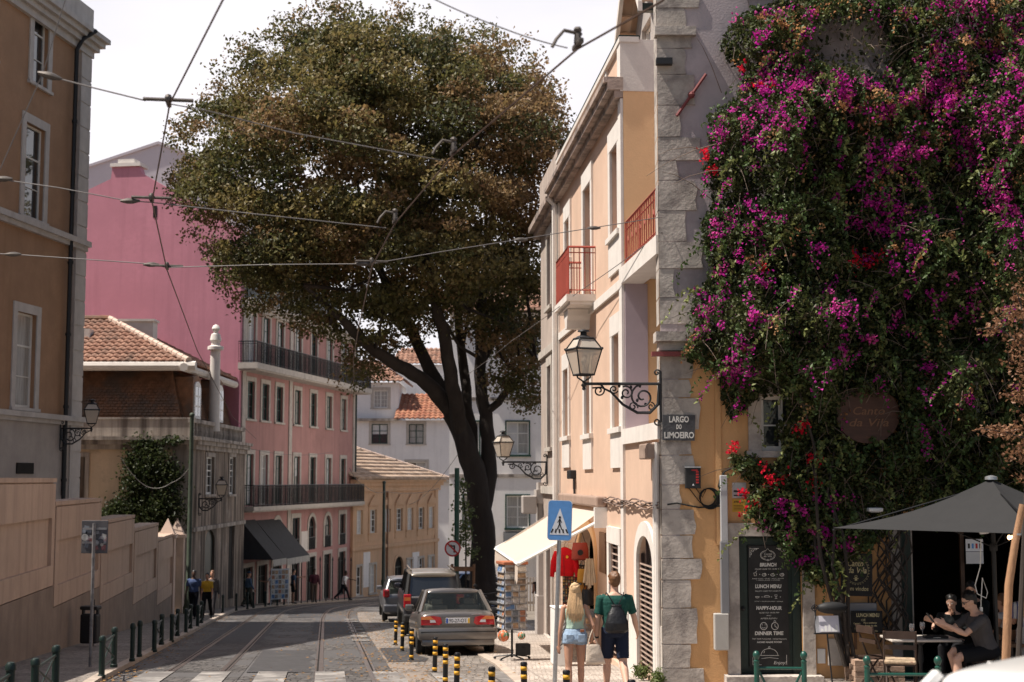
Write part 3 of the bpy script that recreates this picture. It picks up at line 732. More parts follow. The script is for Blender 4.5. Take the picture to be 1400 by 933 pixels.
def scales(quad,rows,cols,nm,m):
    a,b,c,d=[Vector(q)for q in quad];nrm=(b-a).cross(d-a).normalized();vs_=[];fs=[]
    for r in range(rows):
        for k in range(cols):
            u0=(k+(.5 if r%2 else 0))/cols;u1=u0+.92/cols
            if u1>1:continue
            def pt(u,t,l):return a.lerp(b,u).lerp(d.lerp(c,u),t)+nrm*l
            t0,t1=r/rows,min((r+1.25)/rows,1);i=len(vs_);lf=.05+.04*random.random();um=(u0+u1)/2
            vs_+=[pt(u0,t0+.25/rows,lf),pt(um,t0,lf+.01),pt(u1,t0+.25/rows,lf),pt(u1,t1,.004),pt(u0,t1,.004)];fs.append((i,i+1,i+2,i+3,i+4))
    mb=MB();mb.raw(vs_,fs);return mb.build(nm,m,root)
scales([F1.M@Vector(a)for a in A],22,52,'mansard_slope',M_SLATE)
scales(B,22,54,'mansard_slope',M_SLATE)
mb=MB();zg=z_gut
mb.tube([F1.M@Vector((-.2,.55,zg+.12)),F1.M@Vector((10.9,.55,zg+.12))],.2,8);mb.tube([F2.M@Vector((.3,.55,zg+.05)),F2.M@Vector((LE,.55,zg+.05))],.18,8)
mb.build('eaves_gutter',M_LIMEW,root,smooth='auto')
e0=F1.M@Vector((-1,.5,zg+.25));e1=F1.M@Vector((10.6,.5,zg+.25));e2=F2.M@Vector((LE,.5,zg+.25))
rx=F1.at(150,440,5.2);rp=F1.M@Vector((rx[0],5.2,rx[1]+.05));rl=F1.M@Vector((-1,5.2,rx[1]+.05));
e2b=F2.M@Vector((LE,.5,zg+.25));rb=Vector((rp.x,e2b.y,rp.z))
tile_plane('tile_roof',[e0,e1,rp,rl],M_TILE,root,col=.3,row=.42,amp=.08,step=.05,seed=3)
tile_plane('tile_roof',[e1,e2b,rb,rp],M_TILE,root,col=.3,row=.42,amp=.08,step=.05,seed=4)
tile_plane('tile_roof',[F1.M@Vector((10.6,10.5,zg+.25)),F1.M@Vector((-1,10.5,zg+.25)),rl,rp],M_TILED,root,col=.3,row=.42,amp=.08,seed=5)
mb=MB();up=Vector((0,0,.1));ridge_caps(mb,e1+up,rp+up,.15);mb.build('hip_cap',M_PYR,root)
mb=MB();ridge_caps(mb,rl+up,rp+up,.15);mb.build('ridge_cap',M_SLATE,root)
x_,z_=F1.at(187,452,4.6);MB().box(x_-.75,x_+.75,4.5,5.3,z_-.8,z_+.4,F1.M).box(x_-.82,x_+.82,4.43,5.37,z_+.4,z_+.5,F1.M).build('chimney',M_LIMEW,root)
x_,z_=F1.at(112,458,3.2);MB().box(x_-.5,x_+.4,3.0,3.6,z_-.5,z_+.25,F1.M).build('roof_vent',M_LIMEW,root)
for pl,pr,pt,pb in((276,286,522,573),(307,316,527,578)):
    xa,xb,za,zb=F2.rect(pl,pt,pr,pb);xb=xa+1.25
    mb=MB();yd=.35
    pts=[(xa,za),(xb,za)]+arch_pts(xa,xb,zb-.35,.35)[::-1]
    mb.prism([(xa-.16,za)]+[(xa-.16,zb-.2),(xa-.05,zb+.15),((xa+xb)/2,zb+.28),(xb+.05,zb+.15),(xb+.16,zb-.2),(xb+.16,za)],yd,1.6,F2.M)
    d=mb.build('dormer',M_SLATE,root)
    mb=MB();mb.prism([(p[0],p[1])for p in pts],yd-.05,yd-.002,F2.M);s_=mb.build('dormer_window',M_SASH,d)
    s_=MB()
    for i in range(2):
        for j in range(3):
            xx=xa+.1+i*(xb-xa-.1)/2;zz=za+.12+j*(zb-za-.3)/3
            s_.box(xx,xx+(xb-xa)/2-.16,yd-.06,yd-.052,zz,zz+(zb-za-.3)/3-.07,F2.M)
    s_.build('dormer_pane',M_GLASS,d)
xo,zo=F2.at(297,450);zb_=z_mb;zt=F2.at(297,443)[1];h=zt-zb_
mb=MB();M_=F2.M@Matrix.Translation((F2.at(297,520)[0],.1,zb_))
mb.lathe([(.27,-.3),(.25,0),(.22,h*.74),(.36,h*.745),(.36,h*.775),(.2,h*.79),(.2,h*.82),(.26,h*.84),(.2,h*.9),(.09,h*.915),(.12,h*.93),(.19,h*.955),(.13,h*.985),(.02,h)],12,M_)
mb.build('obelisk_chimney',M_LIMEW,root,smooth='auto')
# pink house with tall gable
M_PINKG=pm('pink_gable_render',(.55,.235,.295),rough=.92,var=.09,scale=.5,bump=.1,streak=.5,scol=(.40,.165,.21),patch=.3,pscale=.35,pcol=(.44,.175,.225))
M_PINKF=pm('pink_facade_render',(.44,.235,.215),rough=.9,var=.12,scale=.7,bump=.1,streak=.5,scol=(.24,.135,.12),patch=.5,pscale=.4)
root=thing('pink_house','tall pink house with blank gable, long iron balconies and dark shop awnings','building',(PX(331,70),70,gz(70)))
F=Facade(root.location.x,70,.174,1,root);XE=F.at(485,600)[0]
mids=[341.6,361.6,380.9,405.9,427.8,449.3,469.3]
xs=[F.at(p,600)[0]for p in mids]
zt1,zb1=F.at(341,427)[1],F.at(341,497)[1]
zt2,zb2=F.at(341,521)[1],F.at(341,573)[1]
zt3,zb3=F.at(341,621)[1],F.at(341,688)[1]
z_eave=F.at(331,412)[1];z_bal2=F.at(331,497)[1];z_bal1=F.at(334,693)[1]
ops=[]
for i,x in enumerate(xs):
    w_=.52
    ops+=[(x-w_,x+w_,z_bal2+.05,zt1,0,1),(x-w_,x+w_,zb2,zt2,0,2),(x-w_,x+w_,z_bal1+.05,zt3,0,3)]
gf=[]
z_a0,z_a1=F.at(400,740)[1],F.at(400,709)[1]
for i,x in enumerate(xs):
    arch=i in(2,4,5)
    if i>=2:gf.append((x-.62,x+.62,z_bal1-2.55,z_bal1-.75,.6 if arch else 0,4))
    gf.append((x-.68,x+.68,gz(80)+.02-.2,z_bal1-3.0,0,5))
allops=[o[:5]for o in ops+gf]
mb=MB();wall_holes(mb,0,XE,-8,z_eave,allops,.2,F.M);shell(mb,0,XE,14,-8,z_eave,F.M,y0=.01);mb.build('wall',M_PINKF,root)
for o in ops:
    k=o[5]
    pane=random.choice([M_BLIND,M_BLIND,M_GLASS])if k==1 else random.choice([M_CURTAIN,M_GLASS,M_BLIND])if k==3 else random.choice([M_GLASS,M_CURTAIN])
    window(F,o[:4],sash=random.choice([M_SASHGREEN,M_SASH,M_SASHGREEN])if k!=2 else M_SASHGREEN,pane=pane,sur=M_LIME,sw=.2,sill=(k==2),bars=(.35,.68)if k==2 else(.3,.75))
for o in gf:
    if o[5]==4:window(F,o[:5],sash=M_GREENDK,pane=random.choice([M_GLASS,M_CURTAIN]),sur=M_LIME,sw=.22,sill=False,bars=(.3,))
    else:window(F,o[:4],sash=M_GREENDK,pane=M_DARK,sur=M_LIME,sw=.2,sill=False,bars=(.8,),name='shop_door')
for o in gf:
    if o[5]==4:
        mb=MB();
        for k in range(12):xx=o[0]+.04+k*(o[1]-o[0]-.08)/11;mb.box(xx-.012,xx+.012,-.03,-.005,o[2]-.05,o[2]+.62,F.M)
        mb.box(o[0],o[1],-.035,.0,o[2]+.6,o[2]+.65,F.M);mb.build('window_grille',M_IRON,root)
for p in(331.5,396,484):
    xx=F.at(p,600)[0];xx=min(max(xx,.25),XE-.25)
    MB().box(xx-.24,xx+.24,-.06,.0,-8,z_eave-.2,F.M).build('pilaster',M_LIME,root)
balcony(F,-.5,XE+.3,z_bal2,1.0,1.05,M_LIME,M_IRON,thick=.3,pitch=.085)
balcony(F,.05,XE-.15,z_bal1,.75,1.05,M_LIME,M_IRON,thick=.2,pitch=.085)
mb=MB()
for d,a,b in((.6,0,.16),(.42,-.16,0),(.25,-.34,-.16)):mb.box(-.2,XE+.2,-d,0,z_eave+a,z_eave+b,F.M)
mb.build('cornice',M_LIME,root)
balcony(F,0,XE,z_eave+.17,.2,1.0,M_LIME,M_IRON,thick=.02,pitch=.25)
za=z_eave+2.6
mb=MB();wall_holes(mb,0,XE,z_eave-.2,za,[(x-.5,x+.5,z_eave+.2,z_eave+2.2)for x in xs],.15,F.M@Matrix.Translation((0,1.2,0)));mb.build('attic_wall',M_GREENDK,root)
Fa=Facade(*(F.world(0,1.2,0).xy),.174,1,root)
for x in xs:window(Fa,(x-.5,x+.5,z_eave+.2,z_eave+2.2),sash=M_SASH,pane=random.choice([M_BLIND,M_CURTAIN]),sill=False,name='attic_window')
tile_plane('tile_roof',[F.M@Vector((0,.9,za-.05)),F.M@Vector((XE+.2,.9,za-.05)),F.M@Vector((XE+.2,7,za+3.4)),F.M@Vector((0,7,za+3.4))],M_TILED,root,col=.3,row=.42,seed=8)
tile_plane('tile_roof',[F.M@Vector((XE+.2,13.5,za-.05)),F.M@Vector((0,13.5,za-.05)),F.M@Vector((0,7,za+3.4)),F.M@Vector((XE+.2,7,za+3.4))],M_TILED,root,col=.3,row=.42,seed=9)
nL=Vector((F.n.x,F.n.y,0))
FG=Facade(root.location.x+nL.x*22,70+nL.y*22,-nL.x,-nL.y,root)
def g_(px,py):return FG.at(px,py,-.06)
pl=[(22.0,-8),(22.0,z_eave+.1)]
for p in((329,318),(245,266),(196,238),(193,229),(156,229),(154,246),(112,266),(60,292)):pl.append(g_(*p))
pl[2]=(22.0,pl[2][1]);pl.append((0,g_(60,292)[1]));pl.append((0,-8))
MB().prism(pl[::-1],-.25,.2,FG.M).build('gable_wall',M_PINKG,root)
a,b=g_(154,230),g_(195,230);MB().box(a[0],b[0],-.35,.6,a[1],a[1]+.18,FG.M).box(a[0]+.35,b[0]-.4,-.2,.5,a[1]+.18,a[1]+.4,FG.M).build('chimney',M_LIMEW,root)
for p in((115,292),(215,291)):
    r_=FG.rect(p[0]-2.5,p[1]-8,p[0]+2.5,p[1]+8);MB().box(r_[0],r_[1],-.27,-.2,r_[2],r_[3],FG.M).build('slit_vent',M_DARK,root)
def awning(F,xa,xb,z,proj,drop,m,val=.25,name='awning',stripes=None,root=None):
    mb=MB();n=6
    for k in range(n):
        t0,t1=k/n,(k+1)/n;sag=lambda t:-.06*math.sin(math.pi*t)
        mb.raw([(xa,-proj*t0,z-drop*t0+sag(t0)),(xb,-proj*t0,z-drop*t0+sag(t0)),(xb,-proj*t1,z-drop*t1+sag(t1)),(xa,-proj*t1,z-drop*t1+sag(t1))],[(0,1,2,3)],F.M)
    mb.raw([(xa,0,z),(xa,-proj,z-drop),(xa,0,z-drop)],[(0,1,2)],F.M)
    o=mb.build(name,m,F.root)
    v=MB();ns=14
    for k in range(ns):
        x0=xa+(xb-xa)*k/ns;x1=xa+(xb-xa)*(k+1)/ns;xm=(x0+x1)/2
        v.raw([(x0,-proj,z-drop),(x1,-proj,z-drop),(x1,-proj-.01,z-drop-val*.8),(xm,-proj-.01,z-drop-val),(x0,-proj-.01,z-drop-val*.8)],[(0,1,2,3,4)],F.M)
    v.build('valance',stripes or m,o)
    return o
M_AWND=pm('charcoal_canvas',(.035,.035,.038),rough=.85,var=.2,scale=4)
M_AWNV=pm('striped_valance',(.35,.34,.32),rough=.85,var=.6,scale=5,stretch=(1,6,0))
za_=F.at(340,711)[1]
awning(F,.3,xs[1]-1.3+.1,za_,1.7,1.9,M_AWND,.35,stripes=M_AWNV);awning(F,xs[1]-1.1,xs[2]+.35,za_-.05,1.7,1.9,M_AWND,.35,stripes=M_AWNV)
r_=F.rect(412,729,419,744);MB().box(r_[0]-.1,r_[1]+.3,-.04,.0,r_[2]-.4,r_[3]+.1,F.M).build('wall_plaque',M_LIMEW,root)
MB().tube([(XE-.05,-.08,-7),(XE-.05,-.08,z_eave)],.07,8,M=F.M).build('downpipe',M_GREENDK,root)
M_LAV=pm('pale_lavender_render',(.62,.57,.62),rough=.9,var=.05,scale=.3)
Yb=112;pA=[P(60,249,Yb),P(217,198,Yb),P(330,238,Yb)]
root=thing('pale_hall','pale lavender gabled roof rising behind the pink gable','building',(pA[1].x,Yb,gz(Yb)))
Fb=Facade(pA[0].x-2,Yb,1,0,root)
q=[(p.x-pA[0].x+2,p.z)for p in pA]
MB().prism([(q[0][0],-9),(q[2][0],-9),q[2],q[1],q[0]],0,.3,Fb.M).build('gable_wall',M_LAV,root)
MB().prism([(q[0][0]-.2,q[0][1]-.1),(q[1][0],q[1][1]+.02),(q[2][0]+.2,q[2][1]-.1),(q[2][0]+.2,q[2][1]+.1),(q[1][0],q[1][1]+.25),(q[0][0]-.2,q[0][1]+.1)],-.15,20,Fb.M).build('roof',M_LAV,root)
mb=MB();shell(mb,q[0][0],q[2][0],20,-9,q[0][1]-.3,Fb.M,y0=.31);mb.build('wall',M_LAV,root)
# houses at the end of the street
M_YELL=pm('apricot_render',(.64,.42,.27),rough=.9,var=.12,scale=.7,bump=.15,streak=.4,scol=(.36,.22,.13),patch=.35,pcol=(.70,.52,.37),pscale=.5)
M_WRF=pm('far_white_render',(.86,.83,.81),rough=.9,var=.05,scale=.8,streak=.25,scol=(.45,.42,.41),patch=.15,pcol=(.42,.40,.39),pscale=.6)
X1,Yq1,X2,Yq2=PX(484,89),89,PX(599,103),103
root=thing('apricot_house','low apricot house with moulded windows and broad pale tile roof','building',(X1,Yq1,gz(Yq1)))
F=Facade(X1,Yq1,X2-X1,Yq2-Yq1,root);XE=F.at(598,700)[0]
z_e=F.at(540,659)[1];z_s=F.at(540,745)[1]
ups=[490.7,510,529.6,545.7,560.5,575.6,589.4]
o1=[];o2=[]
zt,zb=F.at(510,697)[1],F.at(510,729)[1]
zt2,zb2=F.at(510,772)[1],F.at(510,802)[1]
for i,p in enumerate(ups):
    x=F.at(p,700)[0];o1.append((x-.52,x+.52,zb,zt))
    if i==3:o2.append((x-.75,x+.75,gz(96)-.1,zt2+.3,.7))
    elif i!=2:o2.append((x-.5,x+.5,zb2 if i>1 else zb2-.4,zt2))
mb=MB();wall_holes(mb,0,XE,-9,z_e,o1+o2,.18,F.M);shell(mb,0,XE,12,-9,z_e,F.M,y0=.01);mb.build('wall',M_YELL,root)
for o in o1:
    wd=window(F,o,pane=random.choice([M_BLIND,M_GLASS]),sur=M_YELL,sw=.22,apron=.5,bars=(.3,.6,.8))
    c=(o[0]+o[1])/2;MB().prism([(o[0]-.3,o[3]+.25),(o[1]+.3,o[3]+.25),(o[1]+.1,o[3]+.5),(c,o[3]+.95),(o[0]-.1,o[3]+.5)],-.12,-.01,F.M).build('pediment',M_YELL,wd)
for o in o2:
    if len(o)>4:window(F,o,sash=M_GREENDK,pane=M_DARK,sur=M_YELL,sw=.2,sill=False,name='door')
    else:window(F,o,pane=random.choice([M_GLASS,M_BLIND]),sur=M_LIME,sw=.12,bars=(.35,.66))
for p in(501,568):
    r_=F.rect(p-4.5,755,p+4.5,803);MB().box(r_[0],r_[1],-.03,.01,r_[2],r_[3],F.M).build('white_panel',M_WRF,root)
mb=MB()
mb.box(-.1,XE+.1,-.12,0,z_s-.1,z_s+.12,F.M)
mb.build('string_course',M_YELL,root)
mb=MB()
for d,a,b in((.5,0,.15),(.34,-.25,0),(.18,-.6,-.25)):mb.box(-.3,XE+d,-d,0,z_e+a,z_e+b,F.M)
mb.build('cornice',M_YELL,root)
for p in(0.3,XE-.3):MB().box(p-.28,p+.28,-.07,0,-9,z_e-.6,F.M).build('pilaster',M_YELL,root)
xm=F.at(528,700)[0];MB().tube([(xm,-.1,-8),(xm,-.1,z_e-.3)],.07,8,M=F.M).build('downpipe',M_SLATE,root)
rz_=F.at(484,606,6)[1]
E=[F.M@Vector(v)for v in((-.6,-.65,z_e+.15),(XE+.7,-.65,z_e+.15),(XE-5,6,rz_),(-.6,6,rz_))]
tile_plane('tile_roof',E,M_TILEP,root,col=.34,row=.6,amp=.1,step=.09,seed=11)
E2=[F.M@Vector(v)for v in((XE+.7,-.65,z_e+.15),(XE+.7,12.6,z_e+.15),(XE-5,6,rz_))]
tile_plane('tile_roof',E2,M_TILEP,root,col=.34,row=.6,amp=.1,step=.09,seed=12)
E3=[F.M@Vector(v)for v in((XE+.7,12.6,z_e+.15),(-.6,12.6,z_e+.15),(-.6,6,rz_),(XE-5,6,rz_))]
tile_plane('tile_roof',E3,M_TILEP,root,col=.34,row=.6,amp=.1,step=.09,seed=13)
mb=MB();ridge_caps(mb,E[1]+Vector((0,0,.1)),E[2]+Vector((0,0,.1)),.14);ridge_caps(mb,E[3]+Vector((0,0,.1)),E[2]+Vector((0,0,.1)),.14);mb.build('ridge_cap',M_PYR,root)
c_=F.at(531,640,2.5);MB().box(c_[0]-.5,c_[0]+.5,2.2,3.4,c_[1]-1.2,c_[1]+.1,F.M).build('chimney',M_YELL,root)
Yw=118
pw=P(470,700,Yw)
root=thing('white_house','white house with stepped red tile roofs seen beyond the apricot roof','building',(pw.x,Yw,gz(Yw)))
F=Facade(pw.x,Yw,1,0,root)
X_=lambda px,py=600:F.at(px,py)[0];Z_=lambda py,px=550:F.at(px,py)[1]
ow=[F.rect(508,580,530,607),F.rect(559,580,579,607),F.rect(556,632,583,650)]
mb=MB();wall_holes(mb,0,X_(628),-10,Z_(575),ow,.2,F.M);shell(mb,0,X_(628),10,-10,Z_(575),F.M,y0=.01);mb.build('wall',M_WRF,root)
window(F,ow[0],sash=M_SASHGREEN,pane=M_GLASS,sur=M_LIME,sw=.22,lab='half open window showing a dark room')
window(F,ow[1],sash=M_SASHGREEN,pane=M_CURTAIN,sur=M_LIME,sw=.22);window(F,ow[2],sash=M_SASH,pane=M_GLASS,sur=M_LIME,sw=.2)
F3=Facade(pw.x,Yw+1.5,1,0,root);xr=F3.at(545,560)[0]
ou=F3.rect(511,534,530,558)
mb=MB();wall_holes(mb,0,xr,F3.at(500,578)[1]-1,F3.at(500,523)[1],[ou],.2,F3.M);shell(mb,0,xr,8,F3.at(500,578)[1]-1,F3.at(500,523)[1],F3.M,y0=.01);mb.build('upper_wall',M_WRF,root)
window(F3,ou,sash=M_SASH,pane=M_CURTAIN,sur=M_LIME,sw=.25,grid=True,bars=(.25,.5,.75))
ze=F3.at(500,523)[1];zr=F3.at(505,489)[1]
tile_plane('tile_roof',[F3.M@Vector(v)for v in((-.5,-.6,ze),(xr+.6,-.6,ze),(xr-2.2,4,zr),(-.5,4,zr))],M_TILE,root,col=.42,row=.6,amp=.12,step=.06,seed=15)
tile_plane('tile_roof',[F3.M@Vector(v)for v in((xr+.6,-.6,ze),(xr+.6,8,ze),(xr-2.2,4,zr))],M_TILE,root,col=.42,row=.6,amp=.12,step=.06,seed=16)
ze=Z_(574);zr=F.at(560,540,5)[1]
tile_plane('tile_roof',[F.M@Vector(v)for v in((xr-.2,-.6,ze),(X_(630)+.5,-.6,ze),(X_(585),5,zr),(xr-.2,5,zr))],M_TILED,root,col=.42,row=.6,amp=.12,step=.06,seed=17)
MB().box(0,xr,-.35,1.5,ze-.12,ze+.1,F.M).build('eaves_ledge',M_BAND,root)
zm=Z_(657);MB().box(0,X_(640),-.3,0,zm-.15,zm+.12,F.M).build('string_course',M_BAND,root)
zbk=F.at(600,500,12)[1]
MB().box(X_(520),X_(660),11,16,-8,zbk,F.M).build('rear_wing',M_WRF,root)
tile_plane('tile_roof',[F.M@Vector(v)for v in((X_(515),10.5,zbk),(X_(665),10.5,zbk),(X_(640),14,zbk+1.7),(X_(530),14,zbk+1.7))],M_TILE,root,col=.42,row=.6,amp=.12,seed=18)
Yr=74;pr_=P(614,700,Yr)
root=thing('white_townhouse','white townhouse with green framed windows right behind the tree trunk','building',(pr_.x,Yr,gz(Yr)))
F=Facade(pr_.x,Yr,1,0,root)
ow=[F.rect(692.5,577,723,622),F.rect(692.5,678,723,722),F.rect(634,577,655,622),F.rect(634,678,655,722),F.rect(760,577,790,622),F.rect(760,678,790,722)]
zt=F.at(700,428)[1];xE=16
mb=MB();wall_holes(mb,0,xE,-9,zt,ow,.2,F.M);shell(mb,0,xE,10,-9,zt,F.M,y0=.01);mb.build('wall',M_WRF,root)
for o in ow:window(F,o,sash=M_SASH,pane=M_CURTAIN,sur=M_SASHGREEN,sw=.07,bars=(.35,.68),grid=False)
for z in(F.at(700,545)[1],F.at(700,650)[1]):MB().box(0,xE,-.06,0,z-.1,z+.06,F.M).build('string_course',M_BAND,root)
tile_plane('tile_roof',[F.M@Vector(v)for v in((-.4,-.6,zt),(xE+.4,-.6,zt),(xE+.4,5,zt+2.6),(-.4,5,zt+2.6))],M_TILE,root,col=.3,row=.42,seed=21)
tile_plane('tile_roof',[F.M@Vector(v)for v in((xE+.4,10.5,zt),(-.4,10.5,zt),(-.4,5,zt+2.6),(xE+.4,5,zt+2.6))],M_TILE,root,col=.3,row=.42,seed=22)
MB().prism([(0,zt-.01),(10,zt-.01),(5,zt+2.5)],0,.2,F.M@Matrix(((0,1,0,.02),(1,0,0,0),(0,0,1,0),(0,0,0,1)))).build('gable_wall',M_WRF,root)
a_=F.rect(688,727,735,745);MB().raw([(a_[0],0,a_[3]),(a_[1],0,a_[3]),(a_[1],-1.3,a_[2]),(a_[0],-1.3,a_[2])],[(0,1,2,3)],F.M).build('awning',M_AWND,root)
M_FEN=pm('pale_wood_fence',(.5,.42,.35),rough=.9,var=.2,scale=5)
# peach house on the right
M_PEACH=pm('peach_render',(.65,.455,.34),rough=.9,var=.09,scale=1.2,bump=.2,bscale=35,streak=.25,scol=(.52,.36,.26),patch=.2,pcol=(.72,.57,.47),pscale=.6)
M_OCHS=pm('apricot_side_render',(.80,.52,.29),rough=.9,var=.06,scale=1,bump=.12,streak=.15,scol=(.66,.42,.24))
M_GREYH=pm('grey_townhouse_render',(.46,.38,.33),rough=.9,var=.15,scale=1.2,bump=.3,streak=.5,scol=(.22,.19,.17))
M_CORN=pm('weathered_cornice',(.42,.33,.28),rough=.9,var=.25,scale=3,bump=.5,bscale=12,patch=.85,pcol=(.13,.11,.10),pscale=2.2,pmin=.45,pmax=.6)
M_REDR=pm('red_railing_paint',(.33,.065,.045),rough=.6,var=.15)
M_LILAC=pm('lilac_render',(.46,.37,.40),rough=.9,var=.06,scale=1)
CNX,CNY=2.35,22.3
ux,uy=.083,-1.0
fx=lambda Y:CNX-.083*(Y-CNY)
YF=36.1
root=thing('peach_house','sunlit peach house with white trim, red railings and a cream shop awning','building',(fx(YF),YF,gz(YF)))
F=Facade(fx(YF),YF,ux,uy,root)
XC_=F.at(853.5,400)[0];XN=F.at(905,700)[0]
zc=F.at(841,141)[1];z_par=F.at(849,62)[1]
z_sill_t=F.at(880,582)[1];z_sill_b=F.at(880,604)[1]
z_bm_b,z_bm_t=F.at(860,383)[1],F.at(860,360)[1]
u1=F.rect(836.5,201,846.5,321);u2=F.rect(799.5,254,809.5,412);u3=F.rect(774,300,780,358)
l1=F.rect(839.5,457,849,585);l2=F.rect(801,500,808.5,594);l3=F.rect(772,505,778.5,597)
d1=(*F.rect(874,733,896,922),.45);d2=F.rect(836,744,849,905);d3=(*F.rect(793,722,815,862),.55)
wins=[u1,u2,u3,l1,l2,l3];foot=-7
mb=MB();wall_holes(mb,0,XC_,foot,z_par,wins+[d2,d3],.22,F.M)
mb.raw([(0,0.01,foot),(0,0.01,z_par),(0,10,z_par),(0,10,foot)],[(0,1,2,3)],F.M);mb.raw([(0,0.01,z_par),(XC_,0.01,z_par),(XC_,10,z_par),(0,10,z_par)],[(0,1,2,3)],F.M)
mb.raw([(0,10,foot),(XC_,10,foot),(XC_,10,z_par),(0,10,z_par)],[(0,1,2,3)],F.M)
wall_holes(mb,XC_,XN,foot,z_sill_b+.02,[d1],.22,F.M)
mb.build('wall',M_PEACH,root)
mb=MB();mb.raw([(XC_,0.005,z_bm_t-.1),(XC_,2.4,z_bm_t-.1),(XC_,2.4,z_par),(XC_,0.005,z_par)],[(0,1,2,3)],F.M)
mb.build('side_wall',M_OCHS,root)
MB().raw([(XC_-.002,0.005,foot),(XC_-.002,1.9,foot),(XC_-.002,1.9,z_bm_t),(XC_-.002,0.005,z_bm_t)],[(0,1,2,3)],F.M).build('loggia_wall',M_OCHS,root)
MB().box(XC_-.35,XC_+.02,-.05,.85,zc-.02,z_par+.06,F.M).build('parapet_pier',M_LIMEW,root)
mb=MB();mb.box(-.05,XC_+.06,-.07,.3,z_par,z_par+.1,F.M)
for t in(.0,.28,.55,.8):mb.box(t*XC_,t*XC_+.25,-.035,.0,zc+.2,z_par,F.M)
mb.build('coping',M_LIMEW,root)
MB().box(-.06,XC_+.05,-.075,.32,z_par+.1,z_par+.13,F.M).build('flashing',M_GREENDK,root)
mb=MB()
for d,a,b in((.36,.14,.24),(.29,.0,.14),(.16,-.14,.0)):mb.box(-.1,XC_+(.0 if d<.25 else .03),-d,0,zc+a,zc+b,F.M)
mb.build('cornice',M_CORN,root)
mb=MB();mb.box(XC_-.3,XC_-.0,-.05,0,foot,zc-.16,F.M);mb.box(0,.25,-.05,0,foot,zc-.16,F.M)
mb.build('pilaster',M_LIMEW,root)
zb=F.at(803,427)[1]
MB().box(.25,XC_-.3,-.05,0,zb-.12,zb+.05,F.M).build('string_course',M_LIMEW,root)
for i,o in enumerate(wins):
    window(F,o,sash=M_SASH if i!=0 else M_SASHRED,pane=M_CURTAIN if i in(0,3)else M_GLASS,sur=M_LIMEW,sw=.24,rev=.3,bars=(.3,.72),tr=.72,sill=(i!=1),apron=.75 if i!=1 else 0,top=.12)
    mb=MB();zz=o[2]+(o[3]-o[2])*.7;mb.box(o[0]+.02,o[1]-.02,.2,.225,zz-.07,zz+.07,F.M);mb.box(o[0]+.001,o[0]+.09,.19,.298,o[2],o[3],F.M);mb.build('window_lining',M_SASHRED,root)
z2=u2[2];b=balcony(F,u2[0]-.55,u2[1]+.55,z2,.62,1.0,M_LIMEW,M_REDR,thick=.14,pitch=.11)
xm=(u2[0]+u2[1])/2
MB().prism([(xm-.35,z2-.22),(xm+.35,z2-.22),(xm+.3,z2-.36),(xm+.2,z2-.45),(xm+.16,z2-.62),(xm-.16,z2-.62),(xm-.2,z2-.45),(xm-.3,z2-.36)],-.5,-.002,F.M).build('console',M_LIMEW,b)
mb=MB();mb.box(XC_+.001,XN+.05,-.06,.4,z_sill_b,z_sill_t,F.M);mb.build('loggia_sill',M_LIMEW,root)
mb=MB();mb.box(XC_+.001,XN+.05,-.06,.35,z_bm_b,z_bm_t,F.M);mb.box(XC_+.001,XN-.4,.35,1.7,z_bm_b+.1,z_bm_t-.05,F.M);mb.build('loggia_beam',M_LIMEW,root)
MB().box(XC_+.002,XC_+.05,.006,.42,z_sill_t,z_bm_b,F.M).build('loggia_pier',M_LILAC,root)
MB().raw([(XC_,1.7,z_sill_b),(XN-.5,1.7,z_sill_b),(XN-.5,1.7,z_bm_t),(XC_,1.7,z_bm_t)],[(0,1,2,3)],F.M).build('loggia_back',M_OCHS,root)
MB().box(XC_+.01,XN-.5,.41,1.7,z_sill_b-.1,z_sill_b+.03,F.M).build('loggia_floor',M_LIME,root)
mb=MB();xa,xb=XC_+.06,XN-.02
for zz,t in((.12,.018),(.82,.025),(.68,.014)):mb.tube([(xa,.03,z_bm_t+zz),(xb,.03,z_bm_t+zz)],t,6,M=F.M)
for k in range(17):
    xx=xa+(xb-xa)*k/16
    mb.tube([(xx,.03,z_bm_t),(xx,.03,z_bm_t+.82)],.012 if k%7 else .02,5,M=F.M)
    if k%2:mb.tube([(xx,.03,z_bm_t+.35),(xx+.06,.03,z_bm_t+.45),(xx,.03,z_bm_t+.55)],.01,4,M=F.M)
mb.build('terrace_railing',M_REDR,root)
